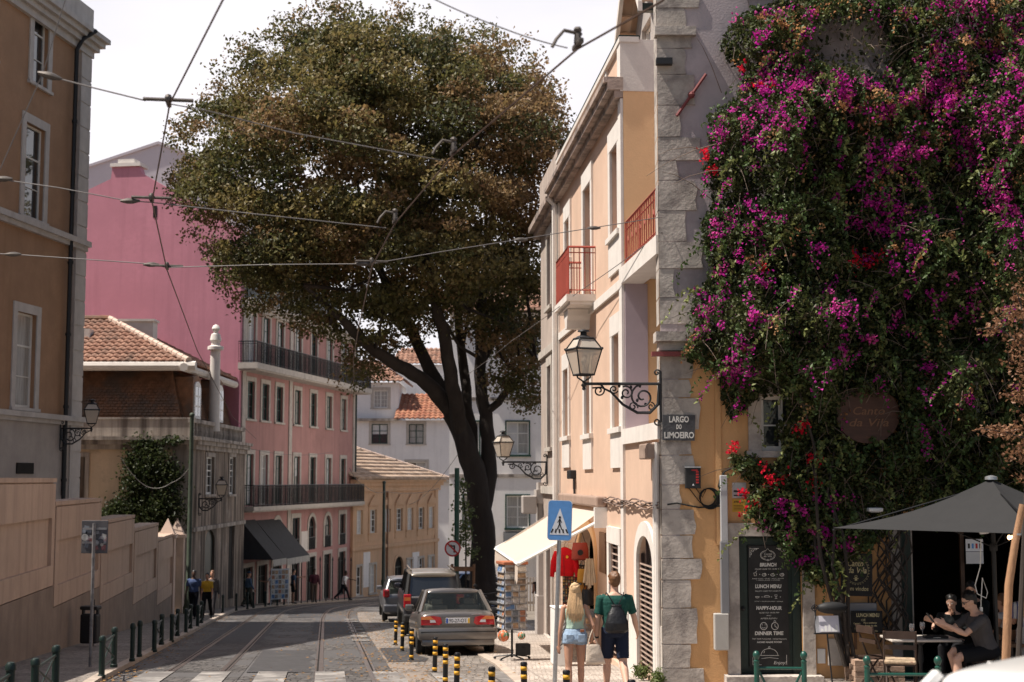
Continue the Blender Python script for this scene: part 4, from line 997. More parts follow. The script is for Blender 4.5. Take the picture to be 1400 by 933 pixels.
def barred(F,o,nm='barred_door',rise=0,n=3,rows=16,sw=.24):
    xa,xb,za,zb_=o[:4];zt=zb_-rise;mb=MB()
    pts=[(xa,za),(xb,za)]+(arch_pts(xa,xb,zt,rise)[::-1]if rise else[(xb,zb_),(xa,zb_)])
    mb.prism(pts,.15,.2,F.M);d=mb.build(nm,M_GLASS,F.root)
    s=MB();s.box(xa-sw,xa,-.05,.01,za,zt,F.M);s.box(xb,xb+sw,-.05,.01,za,zt,F.M)
    if rise:
        p=arch_pts(xa,xb,zt,rise);q=arch_pts(xa-sw,xb+sw,zt,rise+sw)
        for k in range(len(p)-1):s.prism([p[k],p[k+1],q[k+1],q[k]],-.05,.01,F.M)
    else:s.box(xa-sw,xb+sw,-.055,.01,zb_,zb_+sw*1.3,F.M)
    s.build('surround',M_LIMEW,d)
    g=MB()
    for k in range(n+1):
        xx=xa+.04+(xb-xa-.08)*k/n;h=zt+(rise*math.sqrt(max(0,1-((xx-(xa+xb)/2)/((xb-xa)/2))**2))if rise else 0)-.02
        g.box(xx-.022,xx+.022,.03,.075,za+.05,h,F.M)
    for k in range(rows):
        zz=za+.12+(zt-za-.1)*k/rows;g.box(xa+.01,xb-.01,.02,.03,zz,zz+.04,F.M)
    g.build('grille',pm('brown_iron',(.06,.035,.03),rough=.6,var=.3),d)
    l=MB();
    for k in range(rows):
        zz=za+.12+(zt-za-.1)*k/rows;l.box(xa+.012,xb-.012,.012,.019,zz+.01,zz+.035,F.M)
    l.build('bar_face',pm('worn_bar_paint',(.45,.34,.28),rough=.6,var=.2),d)
    return d
barred(F,d1,rise=.45,rows=20);barred(F,d2,rows=17,n=2)
xa,xb,za,zb_=d3[:4]
s=MB();p=arch_pts(xa,xb,zb_-.55,.55);q=arch_pts(xa-.2,xb+.2,zb_-.55,.75)
for k in range(len(p)-1):s.prism([p[k],p[k+1],q[k+1],q[k]],-.05,.01,F.M)
s.box(xa-.2,xa,-.05,.01,za,zb_-.55,F.M);s.box(xb,xb+.2,-.05,.01,za,zb_-.55,F.M);s.build('shop_door_surround',M_OCHS,root)
mb=MB();mb.box(xa-.8,xb+.8,2.4,2.45,foot,zb_+.4,F.M);mb.box(xa-.8,xa-.75,.22,2.4,foot,zb_+.4,F.M);mb.box(xb+.75,xb+.8,.22,2.4,foot,zb_+.4,F.M);mb.box(xa-.8,xb+.8,.22,2.45,zb_+.4,zb_+.45,F.M)
mb.build('shop_interior',M_DARK,root)
MB().box(XC_-.001,XN-.001,-.03,0,foot,gz(24)+.85,F.M).build('plinth',M_LIMEW,root)if False else None
mb=MB();mb.box(d2[1]+.25,XC_-.3,-.03,.0,foot,gz(26)+1.0,F.M);mb.box(d1[1]+.25,XN,-.03,.0,foot,gz(23)+1.0,F.M);mb.box(XC_,d1[0]-.25,-.03,0,foot,gz(25)+1.15,F.M);mb.build('dado',M_LIMEW,root)
mb=MB();
for xx in(XN-.1,XN-.24):mb.tube([(xx,-.06,foot+2),(xx,-.06,z_sill_b-.05)],.045,8,M=F.M)
mb.build('downpipe',M_LIMEW,root,smooth='auto')
MB().tube([(.12,-.12,foot),(.12,-.12,zc-.2),(.12,-.3,zc+.0)],.075,8,M=F.M).build('downpipe',M_LIMEW,root,smooth='auto')
MB().tube([(-.1,-.10,foot),(-.1,-.10,zc-.2),(-.1,-.25,zc)],.07,8,M=F.M).build('downpipe',pm('green_pipe_paint',(.03,.13,.10),rough=.5,var=.1),root,smooth='auto')
z_c=F.at(870,689)[1]
mb=MB()
for j in range(4):
    pts=[];
    for k in range(60):
        xx=.3+(XN-.3)*k/59;pts.append((xx,-.07-.02*math.sin(k*1.7+j*2),z_c+.05*math.sin(k*.55+j*1.9)+.02*j-.02))
    mb.tube(pts,.014,4,M=F.M)
mb.build('cable_bundle',pm('painted_cable',(.17,.12,.10),rough=.8,var=.5,scale=8),root)
r_=F.rect(821,728,829,783);MB().box(*r_[:2],-.03,0,*r_[2:],F.M).build('door_panel',M_WOOD,root)
r_=F.rect(890,607,903,628);MB().bevbox(r_[0],r_[1],-.2,-.03,r_[2],r_[3],.02,F.M).build('junction_box',pm('rust_box',(.33,.24,.19),var=.3),root)
r_=F.rect(783,643,788,655);MB().bevbox(r_[0],r_[1],-.14,0,r_[2],r_[3],.02,F.M).tube([(r_[1],-.05,r_[2]),(r_[1]+.1,-.05,r_[2]-.5),(r_[1]-.05,-.05,r_[2]-1.0),(r_[0],-.05,z_c+.05)],.03,5,M=F.M).build('lamp_box',M_IRON,root)
for(a,b,c,d,y)in((801,84,838,150,3.2),(767,158,796,215,1.6)):
    r_=F.rect(a,b,b and c,d);xa_,za_=F.at(a,d,y);xb_,zb__=F.at(c,b,y)
    MB().box(min(xa_,xb_),max(xa_,xb_),y,y+1.1,z_par-.3,zb__,F.M).box(min(xa_,xb_)-.06,max(xa_,xb_)+.06,y-.06,y+1.16,zb__,zb__+.1,F.M).build('chimney',M_LILAC,root)
pa,pb_=F.at(872,52,.9),F.at(905,40,.9)
dxa,dxb=XC_-2.6,XC_-.15;dz0=z_par-.4;zl=F.at(872,46,.7)[1];xr_=(dxa+dxb)/2;zr_=zl+1.35
mb=MB();wall_holes(mb,dxa,dxb,dz0,zl,[(xr_-.5,xr_+.5,dz0+.2,zl-.1)],.1,F.M@Matrix.Translation((0,.7,0)))
mb.prism([(dxa,zl),(dxb,zl),(xr_,zr_)],.7,.75,F.M);shell(mb,dxa,dxb,4,dz0,zl,F.M,y0=.71,top=False);dm=mb.build('dormer',M_GREYPL,root)
Fd=Facade(*F.world(0,.7,0).xy,ux,uy,root);window(Fd,(xr_-.5,xr_+.5,dz0+.2,zl-.1),sash=M_SASH,pane=M_BLIND,sill=False,name='dormer_window')
tile_plane('dormer_roof',[F.M@Vector(v)for v in((dxb+.25,.35,zl-.2),(dxb+.25,4.5,zl-.2),(xr_,4.5,zr_+.08),(xr_,.35,zr_+.08))],M_TILEP,root,col=.24,row=.36,seed=31)
tile_plane('dormer_roof',[F.M@Vector(v)for v in((dxa-.25,4.5,zl-.2),(dxa-.25,.35,zl-.2),(xr_,.35,zr_+.08),(xr_,4.5,zr_+.08))],M_TILEP,root,col=.24,row=.36,seed=32)
mb=MB();up=Vector((0,0,.02))
for xe in(dxa-.28,dxb+.28):mb.prism([(xe,zl-.36),(xe,zl-.16),(xr_,zr_+.1),(xr_,zr_-.12)]if xe<xr_ else[(xe,zl-.16),(xe,zl-.36),(xr_,zr_-.12),(xr_,zr_+.1)],.28,.36,F.M)
mb.build('bargeboard',M_LIMEW,root)
MB().box(dxb+.1,dxb+.25,.3,4.4,zl-.34,zl-.2,F.M).build('eaves_board',M_GREENDK,root)
M_CANV=leafmat('cream_canvas',rough=.9,trans=.45,spec=.1)
n_=M_CANV.node_tree.nodes
for x in[q for q in n_ if q.type=='ATTRIBUTE']:n_.remove(x)
for x in n_:
    if x.type=='BSDF_PRINCIPLED':x.inputs['Base Color'].default_value=(.80,.72,.64,1)
    if x.type=='BSDF_TRANSLUCENT':x.inputs['Color'].default_value=(.80,.70,.60,1)
ax1=F.at(829,690)[0];ax0=F.at(776,684)[0];z_a=F.at(802,684)[1]
zlow=P(700,766,30.5).z+.05
aw=awning(F,ax0,ax1,z_a-.08,1.75,z_a-.1-zlow,M_CANV,.42,root=root)
MB().bevbox(ax0-.1,ax1+.1,-.22,0,z_a-.1,z_a+.12,.04,F.M).build('awning_cassette',pm('brown_cassette',(.34,.24,.19),var=.15),aw)
mb=MB();mb.tube([(ax1+.03,-.12,z_a-.35),(ax1+.03,-1.74,zlow+.02)],.035,6,M=F.M);mb.tube([(ax0-.03,-.12,z_a-.35),(ax0-.03,-1.74,zlow+.02)],.035,6,M=F.M);mb.tube([(ax0,-1.75,zlow),(ax1,-1.75,zlow)],.03,6,M=F.M)
mb.box(ax1-.02,ax1+.12,-.25,0,z_a-.5,z_a-.1,F.M)
mb.build('awning_arm',M_WHITE,aw)
# narrow grey townhouse beyond
root=thing('grey_townhouse','narrow grey stone house in tree shade just beyond the peach house','building',(fx(40.6),40.6,gz(40.6)))
F=Facade(fx(40.6),40.6,ux,uy,root);XE=4.48
zt=F.at(755,292)[1]
ops=[F.rect(749.5,322,754.5,420),F.rect(750,500,755,612),F.rect(749,735,755,870)]
mb=MB();wall_holes(mb,0,XE,-8,zt,ops,.25,F.M);shell(mb,0,XE,9,-8,zt,F.M,y0=.01);mb.build('wall',M_GREYH,root)
for o in ops:window(F,o,sash=M_SASHRED,pane=M_GLASS,sur=M_LIME,sw=.22,rev=.25)
mb=MB()
for d,a,b in((.34,0,.16),(.2,-.18,0)):mb.box(-.2,XE,-d,0,zt+a,zt+b,F.M)
mb.build('cornice',M_CORN,root)
zp=F.at(750,280)[1];MB().box(0,XE,-.03,.3,zt+.18,zt+1.4,F.M).build('parapet',M_GREYH,root)
mb=MB();mb.box(-.05,.55,-.14,0,-8,F.at(750,660)[1],F.M);mb.box(-.12,.62,-.2,0,F.at(750,690)[1],F.at(750,670)[1],F.M);mb.box(-.1,.6,-.18,0,-8,gz(40)+1.1,F.M);mb.build('stone_pier',M_GREYPL,root)
for z in(F.at(750,480)[1],F.at(750,670)[1]):MB().box(0,XE,-.08,0,z-.1,z+.1,F.M).build('string_course',M_LIME,root)
bx_=F.at(742,690)[0];MB().bevbox(bx_-.1,bx_+.35,-.6,-.2,F.at(742,690)[1]-.25,F.at(742,690)[1]+.25,.03,F.M).build('wall_box',M_GREYPL,root)
# restaurant house with the climber
M_OCHR=pm('ochre_restaurant_render',(.62,.355,.165),rough=.9,var=.09,scale=1.1,bump=.22,bscale=35,streak=.3,scol=(.46,.26,.11),patch=.25,pcol=(.70,.43,.22),pscale=.7)
M_GRPL=pm('lavender_grey_plaster',(.44,.38,.39),rough=.95,var=.12,scale=.9,bump=.25,patch=.85,pcol=(.15,.13,.14),pscale=.55,pmin=.48,pmax=.66)
M_QUOIN=pm('quoin_limestone',(.46,.41,.365),rough=.95,var=.32,scale=1.5,bump=.45,bscale=16,patch=.8,pcol=(.22,.19,.175),pscale=2.2,pmin=.48,pmax=.62)
YR=CNY
root=thing('restaurant_house','ochre corner house with rough stone quoins, dark restaurant opening and black menu door','building',(CNX,YR,gz(YR)))
F=Facade(CNX,YR,1,0,root)
X_=lambda px,py=800:F.at(px,py)[0];Z_=lambda py,px=1050:F.at(px,py)[1]
XW=12.0;ztop=13.5
z_b0,z_b1=Z_(480),Z_(455)
dr=F.rect(1010.5,733,1097,922)
w1=F.rect(1040,541,1098,617);w2=F.rect(1316,505,1362,592)
ent=(X_(1246),X_(1500),gz(YR)+.02,Z_(722))
wu=F.rect(1032,-130,1186,-14)
mb=MB();wall_holes(mb,0,XW,-5,z_b0+.02,[dr,w1,w2,ent],.25,F.M);mb.build('ochre_wall',M_OCHR,root)
mb=MB();wall_holes(mb,0,XW,z_b0+.02,ztop,[wu],.25,F.M)
mb.raw([(0,.001,-5),(0,.001,ztop),(2.6,11,ztop),(2.6,11,-5)],[(0,1,2,3)],F.M);mb.raw([(XW,0.001,-5),(XW,11,-5),(XW,11,ztop),(XW,0.001,ztop)],[(0,1,2,3)],F.M)
mb.raw([(0,0.001,ztop),(XW,0.001,ztop),(XW,11,ztop),(2.6,11,ztop)],[(0,1,2,3)],F.M);mb.raw([(2.6,11,-5),(2.6,11,ztop),(XW,11,ztop),(XW,11,-5)],[(0,1,2,3)],F.M)
mb.build('grey_wall',M_GRPL,root)
rq=random.Random(4)
mb=MB();z=-3.2;k=0
while z<ztop-.3:
    h=rq.uniform(.28,.55);wq=(.32 if k%2 else .58)+rq.uniform(-.12,.14)
    if z_b0-.1<z+h/2<z_b1+.05:z+=h;k+=1;continue
    jag=[rq.uniform(-.022,.022)for _ in range(6)]
    poly=[(-.02,z+.006),(wq*.5,z+.006+abs(jag[4])*.2),(wq+jag[0],z+.008+abs(jag[3])*.3),(wq+jag[1],z+h*.35),(wq+jag[5],z+h*.7),(wq+jag[2]-.012,z+h-.006),(-.02,z+h-.006)]
    mb.prism(poly,-.028+rq.uniform(-.008,.008),.01,F.M)
    mb.raw([(-.03,-.02,z+.01),(-.03,-.02,z+h-.01),(-.02,.5,z+h-.01),(-.02,.5,z+.01)],[(0,1,2,3)],F.M)
    z+=h;k+=1
mb.build('quoins',M_QUOIN,root)
MB().box(-.012,.26,-.014,.009,-3.2,ztop,F.M).build('mortar_bed',M_GRPL,root)
mb=MB();mb.box(-.1,.72,-.2,.25,z_b0+.14,z_b1,F.M);mb.box(-.05,.66,-.1,.2,z_b0,z_b0+.14,F.M);mb.box(.72,XW,-.12,0,z_b0+.08,z_b1-.03,F.M);mb.build('stone_ledge',M_QUOIN,root)
zq=Z_(45,920);MB().box(-.06,.6,-.12,.1,zq-.07,zq+.07,F.M).build('stone_ledge',M_QUOIN,root)
a=F.at(925,159,-.06);b=F.at(965,102,-.06)
MB().tube([(a[0],-.07,a[1]),(b[0],-.07,b[1])],.028,6,M=F.M).ball(((a[0]+b[0])/2,-.08,(a[1]+b[1])/2),.06,8,M=F.M).build('wall_clamp',pm('rust_red_iron',(.20,.05,.05),rough=.7,var=.3),root)
for(pa,pb,py,th)in((896,918,87,.05),(890,955,485,.035)):
    xa,za=F.at(pa,py);xb,_=F.at(pb,py);MB().box(xa,xb,-.16,-.03,za-th,za+th,F.M).build('iron_peg',M_IRON if py<200 else MATS['rust_red_iron'],root)
xs_=X_(981,600);MB().box(xs_-.04,xs_+.05,-.03,.0,Z_(745,980),z_b0,F.M).build('render_strip',M_OCHR,root)
wd=window(F,w1,sash=M_WHITE,pane=M_GLASS,sur=M_QUOIN,sw=.2,bars=(.5,),sill=True)
window(F,w2,sash=M_WHITE,pane=M_GLASS,sur=M_QUOIN,sw=.18,bars=(.5,));window(F,wu,sash=M_WHITE,pane=M_GLASS,sur=M_QUOIN,sw=.15,bars=(.5,))
s=MB();s.box(dr[0]-.19,dr[0],-.07,.02,-4,dr[3],F.M);s.box(dr[1],dr[1]+.18,-.07,.02,-4,dr[3],F.M);s.box(dr[0]-.2,dr[1]+.19,-.075,.02,dr[3],dr[3]+.2,F.M);s.build('door_surround',M_QUOIN,root)
d=MB().box(dr[0],dr[1],.12,.18,dr[2],dr[3],F.M).box(dr[0]+.02,dr[0]+.14,.09,.12,dr[2],dr[3]-.04,F.M).box(dr[1]-.14,dr[1]-.02,.09,.12,dr[2],dr[3]-.04,F.M).box(dr[0]+.14,dr[1]-.14,.09,.12,dr[3]-.14,dr[3]-.04,F.M).build('door',M_GREENDK,root)
MB().ball((dr[0]+.07,.06,Z_(833)),.035,8,M=F.M).build('door_knob',M_IRON,d)
MB().box(dr[0]-.25,dr[1]+.25,-.3,.2,-3,dr[2],F.M).build('door_step',M_QUOIN,root)
xa,xb,za,zb_=ent
MB().box(xa-.32,xa-.17,-.05,.1,-4,zb_+.1,F.M).build('stone_pier',M_QUOIN,root)
mb=MB();mb.box(xa-.17,xa-.02,-.09,.2,-4,zb_+.15,F.M);mb.box(xa-.02,xb,-.07,.2,zb_,zb_+.15,F.M);mb.build('shopfront_frame',M_GREENDK,root)
MB().box(xa-.02,xa+.02,-.03,.22,za,zb_,F.M).build('door_post',M_BAND,root)
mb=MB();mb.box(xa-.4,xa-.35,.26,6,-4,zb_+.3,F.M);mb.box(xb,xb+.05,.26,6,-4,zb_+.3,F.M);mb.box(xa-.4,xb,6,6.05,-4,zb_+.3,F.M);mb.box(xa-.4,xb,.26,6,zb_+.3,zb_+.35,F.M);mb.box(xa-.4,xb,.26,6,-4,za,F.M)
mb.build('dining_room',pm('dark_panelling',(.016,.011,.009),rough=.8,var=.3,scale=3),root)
xg=X_(1325);MB().box(xg-.03,xg+.03,.3,.36,za,zb_,F.M).build('inner_post',pm('dark_wood',(.07,.035,.02),rough=.5,var=.3),root)
x0,z0=F.at(988,650);x1,z1=F.at(988,838)
MB().bevbox(x0-.055,x0+.055,-.12,-.005,Z_(740,988),z0,.01,F.M).build('conduit',pm('light_grey_plastic',(.42,.42,.43),var=.08),root)
MB().bevbox(x0-.065,x0+.06,-.13,-.005,z1,Z_(740,988)-.002,.01,F.M).build('conduit',pm('grey_plastic',(.20,.20,.21),var=.08),root)
r_=F.rect(975,838,995,888);MB().bevbox(r_[0],r_[1],-.15,-.01,r_[2],r_[3],.015,F.M).build('utility_box',pm('stone_grey_plastic',(.42,.40,.37),var=.08),root)
r_=F.rect(1131,873,1150,910);MB().bevbox(r_[0],r_[1],-.05,-.0,r_[2],r_[3],.01,F.M).build('meter_door',M_LIME,root)
r_=F.rect(1117,887,1128,907);MB().bevbox(r_[0],r_[1],-.03,-.0,r_[2],r_[3],.006,F.M).build('wall_plate',M_WHITE,root)
r_=F.rect(1152,824,1197,862);MB().bevbox(r_[0],r_[1],-.10,-.0,r_[2],r_[3],.01,F.M).build('meter_cabinet',pm('dull_grey_metal',(.24,.24,.25),rough=.5,var=.1),root)
r_=F.rect(1110,764,1126,778);MB().box(r_[0],r_[1],-.02,0,r_[2],r_[3],F.M).build('wall_vent',M_SLATE,root)
FR=F
# plants
def leaf_cloud(name,cen,size,m,col,parent=None,aspect=.5,up=.3,droop=None,six=False):
    """cen (n,3), size (n,), col (n,3): one folded leaf (two quads sharing a midrib) per point"""
    n=len(cen)
    d=rng.normal(0,1,(n,3));d[:,2]-=(.35 if droop is None else droop);d/=np.linalg.norm(d,axis=1)[:,None]
    u=rng.normal(0,1,(n,3));u[:,2]+=up;s=np.cross(d,u);s/=np.maximum(np.linalg.norm(s,axis=1)[:,None],1e-6)
    nn=np.cross(s,d);L_=size[:,None];wd=L_*aspect*.5
    base=cen-d*L_*.5;tip=cen+d*L_*.5-nn*L_*.06
    l1=cen-d*L_*.08+s*wd+nn*wd*.45;r1=cen-d*L_*.08-s*wd+nn*wd*.45
    V=np.stack([base,l1,tip,r1],1).reshape(-1,3)
    i=np.arange(n)[:,None]*4
    T=np.concatenate([i+np.array([[0,2,1]]),i+np.array([[0,3,2]])],0)
    C=np.concatenate([col,col],0)
    return np_mesh(name,V,T,m,parent,C.astype(np.float32))
def in_poly(x,y,poly):
    x=np.asarray(x);y=np.asarray(y);c=np.zeros(x.shape,bool);j=len(poly)-1
    for i in range(len(poly)):
        (xi,yi),(xj,yj)=poly[i],poly[j]
        c^=((yi>y)!=(yj>y))&(x<(xj-xi)*(y-yi)/(yj-yi+1e-12)+xi);j=i
    return c
def edge_dist(x,y,poly):
    best=np.full(np.shape(x),1e9)
    for i in range(len(poly)):
        (ax,ay),(bx,by)=poly[i-1],poly[i]
        dx,dy=bx-ax,by-ay;t=np.clip(((x-ax)*dx+(y-ay)*dy)/(dx*dx+dy*dy+1e-9),0,1)
        best=np.minimum(best,np.hypot(x-ax-t*dx,y-ay-t*dy))
    return best
def lerp_col(a,b,t):return np.array(a)[None,:]*(1-t[:,None])+np.array(b)[None,:]*t[:,None]
# the big street tree
M_BARK=pm('dark_bark',(.050,.040,.034),rough=.95,var=.35,scale=2.5,stretch=(1,1,.3),bump=.9,bscale=9,patch=.4,pcol=(.10,.085,.07),pscale=1.5)
M_LEAF=leafmat('tree_leaf',rough=.5,trans=.42,spec=.3)
YT=47.0
tb=P(662,806,YT);tb.z=gz(YT)
tree=thing('street_tree','huge spreading tree with dense brown and green crown in the middle of the street','tree',tuple(tb))
def tp(px,py,Y=YT):return P(px,py,Y)-tb
mb=MB()
limbs=[
 ([(663,822,YT),(661,790,YT),(660,740,YT),(656,690,YT),(648,640,YT),(634,600,YT),(618,565,YT)],[.58,.44,.40,.39,.38,.36,.33]),
 ([(620,570,YT),(600,540,YT-.4),(575,517,YT-.8),(545,500,YT-1.2),(512,480,YT-1.8),(485,455,YT-2.2),(455,425,YT-2.8),(415,390,YT-3.4)],[.3,.27,.24,.21,.18,.15,.11,.05]),
 ([(618,566,YT),(598,525,YT+.2),(575,480,YT+.4),(556,440,YT+.6),(530,390,YT+.9),(495,330,YT+1),(470,260,YT+1)],[.27,.24,.21,.19,.15,.11,.05]),
 ([(630,595,YT),(622,545,YT-.6),(612,490,YT-1.2),(600,430,YT-1.6),(590,370,YT-2),(575,290,YT-2.2),(560,200,YT-2.2)],[.28,.25,.22,.18,.14,.1,.05]),
 ([(658,700,YT),(668,650,YT+.3),(668,600,YT+.5),(660,550,YT+.6),(656,490,YT+.8),(660,420,YT+1),(668,330,YT+1.1),(680,220,YT+1.2)],[.30,.27,.24,.22,.2,.16,.11,.05]),
 ([(662,570,YT+.6),(690,540,YT+.2),(712,515,YT-.2),(732,490,YT-.5)],[.15,.12,.09,.04]),
 ([(655,500,YT+.8),(690,440,YT+1.6),(715,360,YT+2.2),(735,270,YT+2.4)],[.15,.12,.09,.04]),
 ([(648,640,YT),(640,560,YT+1),(632,480,YT+1.8),(625,400,YT+2.2),(640,300,YT+2.6)],[.24,.2,.16,.12,.05]),
]
for pts,r in limbs:
    q=[];rr=[]
    for i in range(len(pts)-1):
        a,b=tp(*pts[i]),tp(*pts[i+1])
        for k in range(3):
            t=k/3;q.append(a.lerp(b,t)+Vector((random.uniform(-.05,.05),random.uniform(-.05,.05),0))*(1 if q else 0));rr.append(r[i]+(r[i+1]-r[i])*t)
    q.append(tp(*pts[-1]));rr.append(r[-1])
    mb.tube(q,[v*(1+random.uniform(-.05,.05))for v in rr],12)
outline=[(243,245),(252,185),(272,150),(300,112),(335,70),(372,52),(402,36),(440,22),(480,14),(520,28),(560,34),(604,32),(650,48),(692,62),(728,92),(752,130),(766,165),(768,210),(752,250),(748,310),(750,420),(748,530),(728,548),(700,540),(682,520),(668,470),(640,446),(592,436),(560,450),(530,470),(520,500),(492,508),(478,480),(455,448),(415,440),(380,412),(335,410),(312,385),(296,340),(258,290)]
rt=np.random.default_rng(5)
for k in range(150):
    px,py=rt.uniform(250,760),rt.uniform(60,520)
    if not in_poly(np.array([px]),np.array([py]),outline)[0]:continue
    b=tp(px,py,YT+rt.uniform(-4,4));li=limbs[rt.integers(1,len(limbs))][0];a=tp(*li[rt.integers(2,len(li))])
    if(b-a).length>5.5:continue
    m_=a.lerp(b,.5)+Vector((0,0,-.4));mb.tube([a,m_,b],[.07,.05,.02],5,cap=False)
mb.build('trunk',M_BARK,tree,smooth='auto')
ncl=680;cl=[]
while len(cl)<ncl:
    px,py=rt.uniform(240,772,400),rt.uniform(8,550,400)
    ok=in_poly(px,py,outline);ed=edge_dist(px,py,outline)
    for a,b,o_,e in zip(px,py,ok,ed):
        if not o_ or e<9:continue
        if b>430 and a<640 and rt.random()<.25:continue
        hm=5.6*math.sqrt(max(0,1-(1-min(e,190)/190)**2))*.95+.3
        dY=hm*(rt.uniform(.35,1)if rt.random()<.85 else rt.uniform(0,.4))*rt.choice([-1,1])
        cl.append((a,b,YT+dY,e));
        if len(cl)>=ncl:break
cen=[];siz=[];col=[]
gr=np.array((.135,.125,.048));dk=np.array((.075,.076,.030));br=np.array((.25,.165,.08));ol=np.array((.21,.17,.066))
for(a,b,Y,e)in cl:
    c=np.array(tp(a,b,Y));rad=rt.choice([.45,.6,.8,1.05])*rt.uniform(.85,1.15)if e>25 else rt.uniform(.22,.5)
    n=int(175*(rad/.6)**2)
    p=rt.normal(0,1,(n,3));p/=np.linalg.norm(p,axis=1)[:,None];p*=(rt.random(n)**.40)[:,None]*rad*np.array([1.15,1.15,.58])
    cen.append(c+p);siz.append(rt.uniform(.10,.20,n))
    brown=.20+.75*max(0,min(1,(a-640)/60))*max(0,min(1,(330-b)/60))+.22*max(0,1-abs(b-230)/140)
    w_=rt.random(n)[:,None];base=br if rt.random()<brown*.75 else(ol if rt.random()<.35 else(gr if rt.random()<.7 else dk))
    col.append(base*(.7+.6*w_)+rt.normal(0,.006,(n,3)))
for k in range(560):
    i=rt.integers(0,len(outline));(ax,ay),(bx,by)=outline[i-1],outline[i];t=rt.random()
    x,y=ax+(bx-ax)*t+rt.normal(0,9),ay+(by-ay)*t+rt.normal(0,9)
    n=rt.integers(14,40);c=np.array(tp(x,y,YT+rt.uniform(-1.5,1.5)))
    cen.append(c+rt.normal(0,.16,(n,3)));siz.append(rt.uniform(.09,.17,n));base=br if rt.random()<(.75 if x>690 and y<330 else .3)else gr
    col.append(base*rt.uniform(.7,1.3,(n,1)))
cen=np.concatenate(cen);siz=np.concatenate(siz);col=np.clip(np.concatenate(col),.008,1)
leaf_cloud('crown',cen,siz,M_LEAF,col,tree,aspect=.62)
# bougainvillea over the restaurant front
M_BLEAF=leafmat('climber_leaf',rough=.5,trans=.28,spec=.28)
M_BRACT=leafmat('magenta_bract',rough=.7,trans=.5,spec=.1)
M_TWIG=pm('grey_twigs',(.16,.12,.095),rough=.95,var=.35,scale=6)
bp0=G(1150,921,.05);bp0.y=YR-.55;bp0.x=PX(1152,bp0.y);bp0.z=gz(bp0.y)+.05
bg_=thing('bougainvillea','huge magenta flowering bougainvillea covering the restaurant front','climbing plant',tuple(bp0))
BO=[(1032,8),(1075,-8),(1120,-15),(1470,-15),(1470,690),(1400,700),(1300,690),(1240,700),(1212,735),(1190,752),(1160,770),(1140,800),(1112,800),(1090,770),(1062,735),(1040,720),(1022,690),(1030,660),(1002,640),(1000,622),(1030,622),(1052,640),(1078,620),(1060,590),(1078,560),(1070,535),(1035,545),(1020,560),(1003,575),(990,545),(985,515),(968,502),(945,495),(930,480),(948,455),(950,425),(958,395),(975,370),(962,335),(962,300),(978,270),(962,235),(975,200),(968,165),(985,150),(1010,130),(1020,105),(985,62),(990,45)]
hole=[(1100,40),(1140,30),(1200,25),(1225,60),(1215,110),(1170,110),(1130,115),(1105,90)]
signhole=[(1150,545),(1220,540),(1224,592),(1150,600)]
win2=[(1315,515),(1356,515),(1356,575),(1315,575)]
nrB=np.random.default_rng(21)
def vnoise(seed,nx=14,ny=14):
    g_=np.random.default_rng(seed).random((ny+2,nx+2))
    def f(x,y):
        u=np.clip((np.asarray(x)-920)/560*nx,0,nx-.001);v=np.clip((np.asarray(y)+20)/840*ny,0,ny-.001)
        i=u.astype(int);j=v.astype(int);a=u-i;b=v-j;a=a*a*(3-2*a);b=b*b*(3-2*b)
        return(g_[j,i]*(1-a)+g_[j,i+1]*a)*(1-b)+(g_[j+1,i]*(1-a)+g_[j+1,i+1]*a)*b
    return f
N1,N2,N3,N4=vnoise(1,9,9),vnoise(2,22,24),vnoise(3,12,13),vnoise(4,30,34)
def b_depth(x,y):
    e=edge_dist(x,y,BO)
    d=.12+1.15*np.sqrt(np.clip(e/110,0,1))*(.30+1.0*N1(x,y))+.55*(N2(x,y)-.45)
    d*=np.clip((760-y)/260,.45,1)
    return np.maximum(d,.08)
def b_pts(n,poly,holes=True,keep=None):
    xs_l,ys_l=[],[];tot=0
    while tot<n:
        x=nrB.uniform(925,1470,20000);y=nrB.uniform(-15,815,20000);ok=in_poly(x,y,poly)
        if holes:
            h=in_poly(x,y,hole)&(nrB.random(20000)<.9);h|=in_poly(x,y,signhole)|(in_poly(x,y,win2)&(nrB.random(20000)<.85));ok&=~h
        if keep is not None:ok&=nrB.random(20000)<keep(x,y)
        xs_l.append(x[ok]);ys_l.append(y[ok]);tot+=ok.sum()
    return np.concatenate(xs_l)[:n],np.concatenate(ys_l)[:n]
def b_world(x,y,frac):
    d=b_depth(x,y)*frac;Y=YR-.04-d
    dx=(x-700)/FPX;dy=(466.5-y)/FPX;yc=CP-dy*SP
    t=(YR-.3)/yc;X=dx*t;Z=CAM_H+(SP+dy*CP)*t
    return np.stack([X-bp0.x,Y-bp0.y,Z-bp0.z],1)
x,y=b_pts(88000,BO,keep=lambda x,y:.25+1.1*np.clip(N4(x,y)*.7+N2(x,y)*.6-.22,0,1))
fr=1-np.abs(nrB.normal(0,.28,len(x)));fr=np.clip(fr,0,1.05)
c=b_world(x,y,fr)+nrB.normal(0,.03,(len(x),3))
t=np.clip(N2(x,y)+nrB.normal(0,.2,len(x)),0,1)
col=lerp_col((.022,.038,.012),(.085,.10,.032),t);olive=nrB.random(len(x))<np.where((x>1080)&(y<290),.34,.10);col[olive]=np.array((.12,.11,.045))
x2,y2=b_pts(30000,BO);c2_=b_world(x2,y2,nrB.uniform(.08,.6,len(x2)));col2_=lerp_col((.020,.032,.012),(.05,.055,.022),nrB.random(len(x2)))  # inner leaves tinted darker: the shade of the gaps put into their colour
